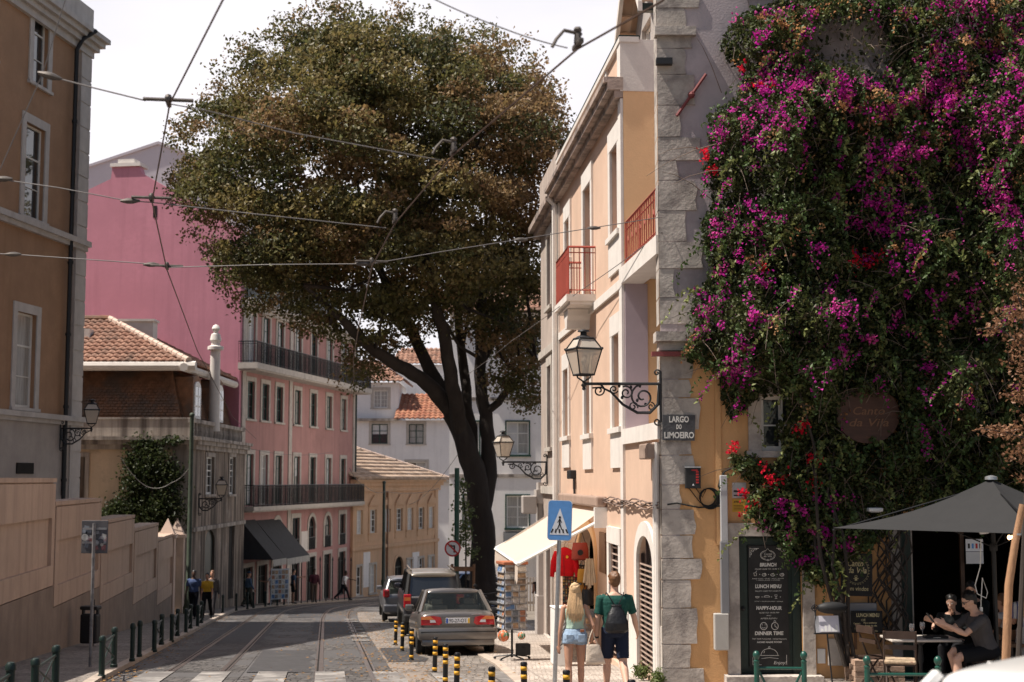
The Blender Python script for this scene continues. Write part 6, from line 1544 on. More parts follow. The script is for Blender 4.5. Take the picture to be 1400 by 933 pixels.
def person(label,loc,rz,H=1.75,fem=False,legs=((0,0,.04),(0,0,.04)),arms=((0,.1,.1,0),(0,.1,.1,0)),lean=0.0,skin=None,hair=('short',(.1,.06,.03)),top=('short',(.1,.1,.1)),bottom=('long',(.02,.02,.03)),shoes=(.03,.03,.03),sit=None,voxel=.009,head_turn=0,head_nod=0,group=None,face=False,build=1.0):
    root=thing('person',label,'person',loc,rz,group);s=H/1.75;skin=skin or SK2
    hipz=.525*H;hx=(.088 if not fem else .09)*s;sx=(.19 if not fem else .158)*s*build
    Lt,Ls=.245*H,.245*H
    J={}
    low=1e9
    for i,sd in enumerate((-1,1)):
        a,k,ab=legs[i][:3];h=Vector((sd*hx,0,0))
        kn=h+Vector((sd*ab*.4,math.sin(a),-math.cos(a))).normalized()*Lt
        an=kn+Vector((sd*ab*.15,math.sin(a-k),-math.cos(a-k))).normalized()*Ls
        fa=legs[i][3]if len(legs[i])>3 else 0
        toe=an+Vector((sd*.02,math.cos(fa)*.17*s,math.sin(fa)*.17*s-.055*s));heel=an+Vector((0,-.05*s*math.cos(fa),-.055*s-.05*s*math.sin(fa)))
        J[sd]=[h,kn,an,toe,heel];low=min(low,toe.z-.03*s,heel.z-.03*s)
    pz=(-low)if sit is None else sit
    up=Vector((0,0,pz))
    for sd in J:J[sd]=[q+up for q in J[sd]]
    PV=up.copy();cl,sl=math.cos(lean),math.sin(lean)
    def tor(x,y,z):return PV+Vector((x,y*cl+z*sl,-y*sl+z*cl))
    if fem:TS=[(-.085,.10,.085,-.01),(-.03,.160,.125,-.02),(.05,.165,.115,-.012),(.12,.138,.098,.0),(.19,.125,.09,.0),(.28,.140,.105,.008),(.36,.152,.105,.006),(.42,.150,.085,-.004),(.46,.118,.065,-.008),(.50,.055,.055,-.005)]
    else:TS=[(-.085,.11,.09,-.01),(-.03,.160,.120,-.015),(.05,.160,.112,-.008),(.12,.150,.105,.0),(.20,.152,.105,.0),(.30,.175,.118,.006),(.38,.188,.118,.004),(.43,.180,.095,-.006),(.475,.13,.07,-.01),(.51,.06,.06,-.006)]
    def torso(mb,grow,z0,z1):
        q=[(tor(0,y*s,z*s),(rx*build+grow)*s,(ry*build+grow)*s,lean)for z,rx,ry,y in TS if z0-1e-6<=z<=z1+1e-6];loft_e(mb,q)
    SH={sd:tor(sd*sx,0,.435*s)for sd in(-1,1)};A={}
    for i,sd in enumerate((-1,1)):
        a,ab,e,inn=arms[i][:4]
        d1=Vector((sd*math.sin(ab),math.sin(a+lean)*math.cos(ab),-math.cos(a+lean)*math.cos(ab)));el=SH[sd]+d1*.172*H
        d2=Vector((sd*(math.sin(ab)*.5-inn),math.sin(a+lean+e),-math.cos(a+lean+e))).normalized();wr=el+d2*.148*H
        A[sd]=(SH[sd],el,wr,d2)
    hc=tor(0,.02*s,.655*s)+Vector((0,.02*head_nod,0));HR=Matrix.Translation(hc)@Matrix.Rotation(head_turn,4,'Z')@Matrix.Rotation(-head_nod,4,'X')
    mb=MB();torso(mb,0,-1,1)
    for sd in(-1,1):
        h,kn,an,toe,heel=J[sd];t=.92 if fem else 1.0
        m1=h.lerp(kn,.4);m2=kn.lerp(an,.32)+Vector((0,-.014*s,0))
        mb.tube([h+Vector((0,0,.03*s)),m1,kn.lerp(h,.08),kn.lerp(an,.06),m2,an.lerp(kn,.18),an],[.088*s*t*(1.08 if fem else 1),.078*s*t,.058*s*t,.054*s*t,.056*s*t,.036*s,.036*s],12)
        mb.tube([heel+Vector((0,0,.0)),an+Vector((0,.02*s,-.03*s)),heel.lerp(toe,.65),toe],[.032*s,.038*s,.036*s,.024*s],10)
        S_,el,wr,d2=A[sd];ta=.86 if fem else 1.0
        mb.tube([S_+Vector((-sd*.03*s,0,.008*s)),S_,S_.lerp(el,.4),el,el.lerp(wr,.28),wr.lerp(el,.1),wr+d2*.01],[.05*s*ta,.056*s*ta,.047*s*ta,.038*s*ta,.041*s*ta,.027*s*ta,.025*s*ta],12)
        hand(mb,wr,d2,Vector((-sd*.7,.5,0)),s*(.92 if fem else 1),.45+.3*(sd>0),side=sd if abs(d2.z)>.3 else-sd)
    mb.tube([tor(0,-.004,.47*s),tor(0,.012*s,.56*s),HR@Vector((0,-.01*s,-.06*s))],[.062*s*(.85 if fem else 1),.052*s*(.85 if fem else 1),.056*s*(.85 if fem else 1)],12)
    mb.ball((0,0,.02*s),.078*s,16,(.95,1.18,1.22),HR);mb.ball((0,.028*s,-.055*s),.055*s,12,(.98,1.05,1.05),HR)
    mb.tube([(0,.088*s,.012*s),(0,.108*s,-.022*s),(0,.092*s,-.032*s)],[.009*s,.014*s,.012*s],6,M=HR)
    for sd in(-1,1):mb.ball((sd*.076*s,-.005*s,-.005*s),.026*s,8,(.35,.75,1.15),HR)
    mb.tube([(-.022*s,.082*s,-.064*s),(0,.09*s,-.063*s),(.022*s,.082*s,-.064*s)],.008*s,6,M=HR)
    body=remesh(mb,'body',skin,root,voxel,4)
    if face:
        for sd in(-1,1):
            MB().ball((sd*.03*s,.082*s,.015*s),.011*s,8,M=HR).build('eye',M_WHITE,root,smooth=True);MB().ball((sd*.03*s,.090*s,.015*s),.0055*s,8,M=HR).build('pupil',M_BLACK,root)
    kind,tcol=top
    mb=MB();g=.014
    if kind=='tube':
        torso(mb,.010,.12,.42);tm=remesh(mb,'tube_top',tcol,root,voxel,3)
    else:
        torso(mb,g,-.03 if kind!='tuck' else .02,.50)
        for sd in(-1,1):
            S_,el,wr,d2=A[sd];e2=S_.lerp(el,.72)if kind=='short' else(S_.lerp(el,.1)if kind=='tank' else wr.lerp(el,.06));mid=[el]if kind=='long' else[]
            q=[S_+Vector((-sd*.05*s,0,.0)),S_]+([S_.lerp(el,.5)]+mid if kind!='tank' else[])+[e2]
            rr=[.062*s,.068*s]+([.060*s]+[.048*s for _ in mid]if kind!='tank' else[])+[(.060 if kind=='short' else .036 if kind=='long' else .062)*s]
            mb.tube(q,[v*(.9 if fem else 1)for v in rr],12)
        tm=remesh(mb,'shirt',tcol,root,voxel,4)
    kind,bcol=bottom
    mb=MB();torso(mb,.016,-1,.05 if not fem else .13)
    if kind=='skirt':
        loft_e(mb,[(PV+Vector((0,0,.05*s)),.17*s,.13*s,0),(PV+Vector((0,.01,-.3*s)),.21*s,.18*s,0),(PV+Vector((0,.01,-.55*s)),.24*s,.2*s,0)])
    else:
        for sd in(-1,1):
            h,kn,an,toe,heel=J[sd];t=.95 if fem else 1.0
            if kind=='hot':q=[h+Vector((0,0,.05*s)),h,h.lerp(kn,.24)];rr=[.10*s,.102*s,.099*s]
            elif kind=='shorts':q=[h+Vector((0,0,.05*s)),h,h.lerp(kn,.5),h.lerp(kn,.86)];rr=[.10*s,.102*s,.092*s,.086*s]
            else:q=[h+Vector((0,0,.05*s)),h,h.lerp(kn,.5),kn,kn.lerp(an,.5),an+Vector((0,0,.0))];rr=[.10*s,.10*s,.086*s,.068*s,.062*s,.055*s]
            mb.tube(q,rr,12)
    remesh(mb,'shorts' if kind in('hot','shorts')else('skirt' if kind=='skirt' else 'trousers'),bcol,root,voxel,4)
    for sd in(-1,1):
        h,kn,an,toe,heel=J[sd];mb=MB()
        mb.tube([heel+Vector((0,-.004,.002)),an+Vector((0,.015*s,-.022*s)),heel.lerp(toe,.6)+Vector((0,0,.006)),toe+Vector((0,.012,.002))],[.038*s,.045*s,.043*s,.031*s],10);remesh(mb,'shoe',shoes,root,voxel,2)
    kind,hcol=hair;hm=hcol
    mb=MB()
    if kind=='hat':
        mb.ball((0,-.004*s,.075*s),.088*s,14,(1,1.1,.8),HR);mb.lathe([(.15*s,.055*s),(.15*s,.065*s),(.085*s,.085*s),(.0,.09*s)],20,HR);mb.build('hat',hm,root,smooth='auto')
    else:
        v0=[];nn=30
        r1=random.Random(hash(label)%1000)
        mb.ball((0,-.018*s,.045*s),.084*s,16,(.98,1.14,1.08),HR);mb.ball((0,-.045*s,.0),.07*s,12,(1.06,.8,1.05),HR)
        for k in range(26):
            t=r1.uniform(-2.4,2.4);ph=r1.uniform(.1,1.3);p_=Vector((math.sin(t)*math.sin(ph)*.08,-math.cos(t)*math.sin(ph)*.095-.018,.045+math.cos(ph)*.09))*s
            mb.ball(p_,.018*s,6,(1.2,1,.8),HR)
        remesh(mb,'hair',hm,root,max(voxel,.008),2)
        if kind=='long':
            mb=MB()
            for k in range(70):
                x=-.075+.15*k/69;o1=r1.uniform(-.02,.02)
                q=[HR@Vector((x*s*.9,-.06*s+.035*abs(x)*10*s,.09*s-abs(x)*.4*s)),HR@Vector((x*1.15*s,-.10*s+abs(x)*.5*s,-.03*s)),tor((x*1.35+o1*.5)*s,(-.115+abs(x)*.3)*s,(.47+r1.uniform(-.02,.02))*s),tor((x*1.5+o1)*s,(-.135+abs(x)*.25)*s,.36*s),tor((x*1.35+o1*1.5)*s,(-.125+abs(x)*.2)*s,(.24+r1.uniform(-.035,.05)+abs(x)*.5)*s)]
                mb.tube(q,[.012*s,.013*s,.013*s,.009*s,.003*s],5)
            mb.build('long_hair',hm,root,smooth='auto')
    root['joints']=1;del root['joints']
    return root,dict(J=J,A=A,SH=SH,tor=tor,HR=HR,s=s,PV=PV)
HB=pm('blond_hair',(.60,.40,.22),rough=.5,var=.3,scale=14,stretch=(8,8,.8));HBR=pm('brown_hair',(.16,.075,.035),rough=.5,var=.3,scale=30);HK=pm('black_hair',(.012,.010,.009),rough=.45,var=.3,scale=30)
rd=math.radians
YP=20.0
def stand(px,Y,h=.05):return(PX(px,Y),Y,gz(Y)+h)
man,mj=person('man walking away in dark green t-shirt and navy shorts with a black drawstring bag',stand(838,YP),R(4),H=1.79,legs=((rd(14),rd(6),.05,rd(6)),(rd(-10),rd(40),.05,rd(-38))),arms=((rd(-2),rd(9),rd(12),.05),(rd(10),rd(17),rd(28),-.1)),skin=SK2,hair=('short',HBR),top=('short',cloth('bottle_green',(.022,.082,.065))),bottom=('shorts',cloth('navy',(.018,.024,.045))),shoes=pm('black_canvas',(.02,.02,.022),rough=.8),voxel=.0085,lean=rd(2),head_turn=rd(8),build=1.0)
wom,wj=person('blond woman walking away in mint tube top and pale denim shorts',stand(784,YP-.1),R(3),H=1.62,fem=True,legs=((rd(-6),rd(14),.04,rd(-10)),(rd(8),rd(4),.04,0)),arms=((rd(-3),rd(10),rd(8),0),(rd(-16),rd(22),rd(55),.22)),skin=SK1,hair=('long',HB),top=('tube',cloth('mint',(.44,.58,.47))),bottom=('hot',cloth('pale_denim',(.32,.42,.55),.3)),shoes=cloth('white_shoe',(.7,.68,.65)),voxel=.008,head_turn=rd(6))
s_=wj['s'];mb=MB();c_=wj['tor'](0.10*s_,-.128*s_,.10*s_);mb.bevbox(c_.x-.028,c_.x+.028,c_.y-.012,c_.y+.004,c_.z-.018,c_.z+.018,.004);mb.build('belt_patch',pm('tan_leather',(.35,.13,.06),var=.2),wom)
mb=MB();mb.bevbox(-.13,-.03,-.146,-.132,-.06,.045,.006,Matrix.Translation(wj['PV']));mb.bevbox(.03,.13,-.146,-.132,-.06,.045,.006,Matrix.Translation(wj['PV']));mb.build('back_pocket',cloth('denim_pocket',(.36,.46,.58),.3),wom)
sm=mj['A'][-1];w_=sm[2]-sm[3]*.03;MB().tube([w_-sm[3]*.012,w_+sm[3]*.012],.033,12).build('wristwatch',M_BLACK,man)
bw=man.matrix_world if False else Matrix.Translation(man.location)@Matrix.Rotation(man.rotation_euler.z,4,'Z')
o_=bw@mj['tor'](0,-.12,.10);bag=thing('drawstring_bag','black drawstring bag hanging on the back of the man in green','bag',tuple(o_),R(4))
M_NYL=pm('black_nylon',(.014,.014,.016),rough=.45,var=.25,scale=12,bump=.6,bscale=14)
mb=MB();loft_e(mb,[(Vector((0,-.05,-.12)),.12,.05,0),(Vector((0,-.075,-.08)),.165,.085,0),(Vector((0,-.08,.02)),.16,.085,0),(Vector((0,-.065,.14)),.125,.06,0),(Vector((0,-.045,.24)),.065,.035,0),(Vector((0,-.04,.265)),.085,.045,0)]);remesh(mb,'sack',M_NYL,bag,.01,3)
mb=MB()
for sd in(-1,1):mb.tube([(sd*.02,-.05,.25),(sd*.06,-.03,.32),(sd*.105,.01,.395),(sd*.12,.10,.42),(sd*.13,.215,.34)],.007,6);mb.tube([(sd*.145,-.06,-.1),(sd*.165,-.0,-.02),(sd*.185,.12,.12)],.006,6)
mb.build('cord',M_BLACK,bag)
ww=Matrix.Translation(wom.location)@Matrix.Rotation(wom.rotation_euler.z,4,'Z')
el=ww@wj['A'][1][1];tote=thing('tote_bag','cream cotton tote bag hanging from the blond woman\'s right elbow','bag',(el.x+.0,el.y-.16,el.z-.50),R(10));tote.scale=(.74,.74,.74)
mb=MB();loft_e(mb,[(Vector((.03,0,0)),.19,.03,0),(Vector((.02,0,.05)),.185,.055,0),(Vector((.0,0,.2)),.155,.05,0),(Vector((-.02,0,.36)),.125,.022,0)]);remesh(mb,'sack',cloth('cream_cotton',(.66,.55,.44)),tote,.012,2)
MB().tube([(-.12,0,.34),(-.08,0,.5),(-.03,0,.63),(.0,0,.5),(.07,0,.34)],.011,6).build('handle',MATS['cloth_cream_cotton'],tote)
def far(label,px,Y,rz=0,**k):
    h=HP if px<520 else .05
    return person(label,stand(px,Y,h),rz,voxel=.02,group='pedestrians down the street',**k)
walk=((rd(18),rd(8),.04,0),(rd(-16),rd(18),.04,rd(-15)));arm0=((rd(-12),rd(8),rd(20),0),(rd(12),rd(8),rd(20),0))
W_=lambda c:cloth('c%03d%03d%03d'%tuple(int(v*999)for v in c),c)
far('man in blue shirt and dark trousers walking up the left pavement',272.5,51,R(180),H=1.76,legs=walk,arms=arm0,skin=SK3,hair=('short',HK),top=('short',W_((.07,.10,.20))),bottom=('long',W_((.015,.015,.02))),shoes=M_TRIM)
far('woman in yellow top and black trousers walking up the left pavement',290.5,50,R(180),H=1.66,fem=True,legs=walk[::-1],arms=arm0[::-1],skin=SK1,hair=('short',HK),top=('short',W_((.62,.36,.04))),bottom=('long',W_((.012,.012,.014))),shoes=M_TRIM,face=False)
far('person in grey behind the woman in the yellow top',297,53,R(180),H=1.74,legs=walk,arms=arm0,skin=SK1,hair=('short',HBR),top=('long',W_((.10,.085,.08))),bottom=('long',W_((.05,.045,.05))),shoes=M_TRIM)
far('person in denim jacket and dark sun hat with a shoulder bag by the dark awnings',346,66,R(-60),H=1.68,legs=walk,arms=arm0,skin=SK1,hair=('hat',W_((.03,.045,.07))),top=('long',W_((.08,.13,.20))),bottom=('long',W_((.04,.045,.035))),shoes=M_TRIM)
far('person in white t-shirt standing at the souvenir display on the left',377,71,R(90),H=1.7,arms=((rd(40),.1,rd(60),0),(0,.1,.1,0)),skin=SK1,hair=('short',HK),top=('short',W_((.62,.60,.60))),bottom=('long',W_((.08,.08,.09))),shoes=M_TRIM)
far('person in blue shirt and shorts reaching to the shop front',406,73,R(-70),H=1.78,arms=((rd(70),.1,rd(25),0),(0,.1,.1,0)),skin=SK1,hair=('short',HK),top=('short',W_((.05,.08,.13))),bottom=('shorts',W_((.012,.015,.02))),shoes=M_TRIM)
far('person in maroon top and khaki trousers at the shop front',434,76,R(-160),H=1.78,arms=((rd(10),.1,rd(40),0),(rd(15),.15,rd(70),0)),skin=SK3,hair=('short',HK),top=('long',W_((.10,.03,.04))),bottom=('long',W_((.16,.11,.08))),shoes=M_TRIM)
far('man in white t-shirt hurrying along with one arm reaching forward',474,79,R(-80),H=1.74,legs=((rd(28),rd(12),.04,rd(10)),(rd(-26),rd(22),.04,rd(-20))),arms=((rd(55),rd(10),rd(15),0),(rd(-20),rd(12),rd(40),0)),lean=rd(8),skin=SK3,hair=('short',HK),top=('short',W_((.72,.72,.74))),bottom=('long',W_((.015,.015,.02))),shoes=M_TRIM)
far('person in dark tank top standing in the shaded shop passage',738,44,R(170),H=1.72,arms=((rd(20),.1,rd(80),.2),(rd(15),.1,rd(90),.2)),skin=SK1,hair=('short',HK),top=('tank',W_((.05,.035,.035))),bottom=('long',W_((.02,.02,.02))),shoes=M_TRIM)
# street furniture
M_SIGNBLUE=pm('sign_blue',(.12,.31,.66),rough=.45,var=.08,scale=10)
M_SIGNWHITE=pm('sign_white',(.74,.75,.78),rough=.45,var=.06,scale=10)
M_SIGNRED=pm('sign_red',(.50,.03,.03),rough=.45,var=.1)
def bollard_proto():
    r_=thing('striped_bollard','x','bollard',(0,0,0),0,'black bollards with yellow bands along the parking bay')
    MB().lathe([(.055,0),(.055,.03),(.042,.04),(.042,.60),(.046,.605),(.046,.63),(.036,.645),(0,.65)],16).build('post',M_BLACK,r_,smooth='auto')
    for z0 in(.06,.33,.43,.535):MB().lathe([(.0435,z0),(.0435,z0+.055)],16).build('band',M_YEL,r_,smooth=True)
    return r_
bl_=[(544,35.3,'striped bollard farthest up the row, beside the off-roader'),(553,32.6,'striped bollard second from the far end of the row, beside the off-roader'),(565.5,29.4,'striped bollard beside the left rear corner of the saloon'),
       (596.6,25.8,'striped bollard in front of the left tail light of the saloon'),(611,23.4,'striped bollard in front of the number plate of the saloon'),(625.6,21.0,'striped bollard in line with the middle of the saloon bumper, cut by the picture edge'),
       (672.6,18.0,'striped bollard alone below the right rear wheel of the saloon'),(716.7,18.9,'striped bollard below the postcard rack'),(773,17.4,'striped bollard in front of the blond woman'),(861,15.9,'striped bollard in front of the man in green, nearest to the barred door')]
proto=None
for px,Y,lab in bl_:
    loc=(PX(px,Y),Y,gz(Y)+(.0 if px<640 else .0))
    if proto is None:proto=bollard_proto();proto.location=loc;proto['label']=lab;q=proto
    else:q=dup(proto,loc,None,lab)
    q.rotation_euler=(random.uniform(-.03,.03),random.uniform(-.03,.03),0)
def xbar_proto(w_=1.4,h=.70):
    r_=thing('iron_barrier','x','barrier',(0,0,0),0,'dark green barriers along the left pavement');a=w_/2
    for s in(-1,1):MB().lathe([(.065,0),(.065,.05),(.05,.06),(.05,h-.1),(.06,h-.09),(.06,h-.04),(.04,h-.01),(0,h)],12,None,(s*a,0)).build('post',M_GREENDK,r_,smooth='auto')
    MB().tube([(-a,0,h-.14),(a,0,h-.14)],.02,6).tube([(-a,0,.16),(a,0,.16)],.016,6).build('rail',M_GREENDK,r_)
    MB().tube([(-a,.012,.16),(a,.012,h-.14)],.014,6).tube([(-a,-.012,h-.14),(a,-.012,.16)],.014,6).build('cross_brace',M_GREENDK,r_)
    return r_
xb=[(11,15.2,'crossed iron barrier cut by the left edge of the picture'),(77,18.7,'crossed iron barrier left of the sticker covered sign post'),(160,24.7,'crossed iron barrier just right of the sticker covered sign post'),(226,32.2,'crossed iron barrier midway between the litter bin and the gate'),(248,36.4,'crossed iron barrier in front of the gate posts'),(266,41.0,'crossed iron barrier nearest to the man in blue'),(281,45.2,'crossed iron barrier in front of the woman in yellow')]
proto=None
for px,Y,lab in xb:
    loc=(PX(px,Y),Y,gz(Y)+HP);rz=R(97.5)
    if proto is None:proto=xbar_proto();proto.location=loc;proto.rotation_euler.z=rz;proto['label']=lab
    else:dup(proto,loc,rz,lab)
def post_proto(name,h,r,m,cat,grp):
    r_=thing(name,'x',cat,(0,0,0),0,grp)
    MB().lathe([(r*1.3,0),(r*1.3,.05),(r,.06),(r,h-.12)],12).build('shaft',m,r_,smooth='auto');MB().lathe([(r,h-.12),(r*1.25,h-.1),(r*1.2,h-.04),(r*.7,h),(0,h+.005)],12).build('cap',m,r_,smooth='auto');return r_
ip=[(192,27.7,'plain iron post left of a twin on the left pavement'),(201.5,29.1,'plain iron post right of its twin on the left pavement'),(312,58,'thin iron post below the stained house door'),(330,61,'thin iron post at the corner of the pink house'),(345,63.5,'thin iron post beside the person in the sun hat'),(353,65,'thin iron post just right of the person in the sun hat'),(369,67.5,'thin iron post below the dark awning'),(385,69.5,'thin iron post left of the souvenir display'),(394,71,'thin iron post right of the souvenir display')]
proto=None
for px,Y,lab in ip:
    loc=(PX(px,Y),Y,gz(Y)+HP)
    if proto is None:proto=post_proto('iron_post',.72,.045,M_GREENDK,'post','plain iron posts along the left pavement');proto.location=loc;proto['label']=lab
    else:dup(proto,loc,None,lab)
r_=None
for k in range(9):
    Y=74.5+k*1.1;px=417+k*8.3;loc=(PX(px,Y),Y,gz(Y)+HP);lab='tall thin spear post number in the row before the arched shops'
    lab=['tall thin spear post at the left end of the row before the arched shops','tall thin spear post between others in the row before the arched shops','tall thin spear post at the right end of the row before the arched shops'][0 if k==0 else 2 if k==8 else 1]
    if r_ is None:
        r_=thing('spear_post',lab,'post',loc,0,'tall thin posts in front of the arched shops');MB().lathe([(.03,0),(.03,2.2)],8).build('shaft',M_IRON,r_);MB().lathe([(.05,2.2),(.04,2.3),(0,2.45)],8).build('spear_tip',M_IRON,r_)
    else:dup(r_,loc,None,lab)
p=G(123.5,912,HP);r_=thing('traffic_sign','back of a square traffic sign covered with stickers on a grey pole','sign',tuple(p))
sc_=p.y/FPX;zt=P(123,712,p.y).z-p.z;zb=P(123,757,p.y).z-p.z;hw_=18*sc_
MB().tube([(0,0,0),(0,0,zt-.05)],.032,10).build('pole',pm('scratched_pole',(.20,.19,.19),rough=.6,var=.5,scale=9,patch=.9,pcol=(.5,.48,.47),pscale=5),r_,smooth='auto')
sp=MB().bevbox(-hw_,hw_,.04,.06,zb,zt,.008).build('sign_back',pm('weathered_sign_back',(.11,.105,.11),rough=.6,var=.3,scale=6),r_)
MB().box(-hw_*.9,hw_*.9,.028,.042,zb+(zt-zb)*.3,zb+(zt-zb)*.36).box(-hw_*.9,hw_*.9,.028,.042,zb+(zt-zb)*.72,zb+(zt-zb)*.78).build('mounting_rail',M_STEEL,r_)
rs_=random.Random(3);cols=[(.34,.33,.33),(.42,.30,.30),(.10,.10,.11),(.45,.44,.42),(.28,.12,.12),(.02,.02,.02),(.25,.27,.30),(.36,.34,.30)]
for k in range(26):
    x,z=rs_.uniform(-hw_*.85,hw_*.6),rs_.uniform(zb+.05,zt-.14);a,b=rs_.uniform(.05,.13),rs_.uniform(.05,.12);c_=rs_.choice(cols);t=rs_.uniform(-.4,.4)
    M_=Matrix.Translation((x+a/2,0,z+b/2))@Matrix.Rotation(t,4,'Y')
    mm=pm('sticker_%d'%k,c_,rough=.5,var=.5,scale=18)
    if k%5==0:MB().disc((x,.0262-k*.0002,z),a*.5,16).build('sticker',mm,sp)
    else:MB().raw([(-a/2,.0385-k*.0002,-b/2),(a/2,.0385-k*.0002,-b/2),(a/2,.0385-k*.0002,b/2),(-a/2,.0385-k*.0002,b/2)],[(0,1,2,3)],M_).build('sticker',mm,sp)
p=G(124,884,HP);r_=thing('litter_bin','black pole mounted litter bin behind the sticker covered sign','bin',(p.x,p.y,p.z),R(-7));k=p.y/FPX
MB().tube([(0,.1,0),(0,.1,1.05)],.03,8).build('pole',M_IRON,r_)
MB().bevbox(-.2,.2,-.18,.08,.08,.74,.04).build('container',M_IRON,r_);MB().bevbox(-.21,.21,-.19,.09,.83,.92,.03).build('lid',M_IRON,r_);MB().box(-.19,-.15,-.1,.0,.72,.84).box(.15,.19,-.1,0,.72,.84).build('hinge',M_IRON,r_)
p=G(758,945,.05);Y=p.y;T_=P(765,684,Y);Bt=P(765,739,Y);h=T_.z-p.z;sh=T_.z-Bt.z;sw_=sh*.61
r_=thing('crossing_sign','blue and white pedestrian crossing sign on a leaning grey pole before the awning','sign',tuple(p),R(-4));r_.rotation_euler.y=R(2.0)
MB().tube([(0,.04,-.1),(0,.04,h)],.032,12).build('pole',M_STEEL,r_,smooth='auto')
plt=MB();n=8;cr=.05;pts=[]
for cx,cz,a0 in((sw_/2-cr,h-cr,0),(-sw_/2+cr,h-cr,90),(-sw_/2+cr,h-sh+cr,180),(sw_/2-cr,h-sh+cr,270)):
    for j in range(5):t=R(a0+j*22.5);pts.append((cx+cr*math.cos(t),cz+cr*math.sin(t)))
plt.prism(pts,-.012,.0);sg=plt.build('sign_plate',M_SIGNWHITE,r_);k_=.962
cz=h-sh/2;MB().raw([(x*.955,-.0145,cz+(z-cz)*.972)for x,z in pts],[tuple(range(len(pts)))]).build('blue_field',M_SIGNBLUE,sg)
tz0,tz1=h-sh*.86,h-sh*.2;tw=sw_*.40
MB().raw([(-tw,-.0165,tz0),(tw,-.0165,tz0),(0,-.0165,tz1)],[(0,1,2)]).build('white_triangle',M_SIGNWHITE,sg)
mb=MB();th=tz1-tz0;y=-.0185
mb.disc((0,y,tz0+th*.66),th*.045,14)
def bar(a,b,w_):
    a,b=Vector((a[0],a[1])),Vector((b[0],b[1]));d=(b-a).normalized();nn=Vector((-d.y,d.x))*w_
    mb.raw([(a.x+nn.x,y,a.y+nn.y),(a.x-nn.x,y,a.y-nn.y),(b.x-nn.x,y,b.y-nn.y),(b.x+nn.x,y,b.y+nn.y)],[(0,1,2,3)])
q=lambda a,b:(a*th*.5,tz0+b*th)
bar(q(0,.61),q(0,.4),th*.03);bar(q(0,.6),q(.16,.46),th*.015);bar(q(0,.6),q(-.16,.46),th*.015);bar(q(0,.42),q(.17,.2),th*.02);bar(q(0,.42),q(-.17,.2),th*.02)
for j in range(5):xx=-.62+j*.31;bar(q(xx,.07),q(xx*.78,.22),th*.028)
mb.build('pedestrian_symbol',M_BLACK,sg)
MB().box(-.05,.05,.0,.075,h-.2,h-.16).box(-.05,.05,.0,.075,h-sh+.12,h-sh+.16).build('clamp',M_STEEL,r_)
Y=44.0;c_=P(619,750,Y);p=Vector((c_.x+.12,Y,gz(Y)))
r_=thing('turn_ban_sign','round red and white no left turn sign on a green pole before the trunk','sign',tuple(p))
MB().tube([(0,.06,0),(0,.06,P(619,640,Y).z-p.z)],.075,12).build('pole',M_GREEN,r_,smooth='auto');cz=c_.z-p.z;rr=11*Y/FPX
d_=MB().lathe([(0,-.02),(rr,-.02),(rr,0),(0,0)],32,Matrix.Translation((-.12,-.05,cz))@Matrix.Rotation(R(90),4,'X')).build('disc',M_SIGNWHITE,r_)
mb=MB();n=36
for j in range(n):
    a,b=2*math.pi*j/n,2*math.pi*(j+1)/n
    mb.raw([(-.12+rr*math.cos(a),-.057,cz+rr*math.sin(a)),(-.12+rr*math.cos(b),-.057,cz+rr*math.sin(b)),(-.12+rr*.8*math.cos(b),-.057,cz+rr*.8*math.sin(b)),(-.12+rr*.8*math.cos(a),-.057,cz+rr*.8*math.sin(a))],[(0,1,2,3)])
y=-.061;tz0=cz;
def bar2(a,b,w_,yy):
    a,b=Vector(a),Vector(b);d=(b-a).normalized();nn=Vector((-d.y,d.x))*w_
    return[(a.x+nn.x-.12,yy,a.y+nn.y+cz),(a.x-nn.x-.12,yy,a.y-nn.y+cz),(b.x-nn.x-.12,yy,b.y-nn.y+cz),(b.x+nn.x-.12,yy,b.y+nn.y+cz)]
mb.raw(bar2((-rr*.6,rr*.6),(rr*.6,-rr*.6),rr*.09,-.063),[(0,1,2,3)]);mb.build('red_ring',M_SIGNRED,d_)
mb=MB();mb.raw(bar2((rr*.2,-rr*.5),(rr*.2,rr*.35),rr*.1,-.059),[(0,1,2,3)]);mb.raw(bar2((rr*.3,rr*.3),(-rr*.2,rr*.3),rr*.09,-.0595),[(0,1,2,3)]);mb.raw([(-.12-rr*.5,-.06,cz+rr*.3),(-.12-rr*.15,-.06,cz+rr*.08),(-.12-rr*.15,-.06,cz+rr*.52)],[(0,1,2)]);mb.build('arrow',M_BLACK,d_)
for px,pt,Y,lab,m in((265,568,56.8,'slim green tram pole at the corner of the mansard house',pm('olive_pole_paint',(.045,.06,.04),rough=.6,var=.4,scale=4)),(527,660,83,'slim dark tram pole in front of the apricot house',M_GREENDK)):
    p=Vector((PX(px,Y),Y,gz(Y)+(HP if px<300 else 0)));h=P(px,pt,Y).z-p.z
    r_=thing('tram_pole',lab,'pole',tuple(p));MB().tube([(0,0,0),(0,0,1.2),(0,0,1.25),(0,0,h)],[.14,.13,.1,.08],12).build('shaft',m,r_,smooth='auto');MB().lathe([(.2,0),(.2,.25),(.15,.35),(.15,.4)],12).build('foot',m,r_,smooth='auto');MB().ball((0,0,h),.11,10).build('finial',m,r_,smooth=True)
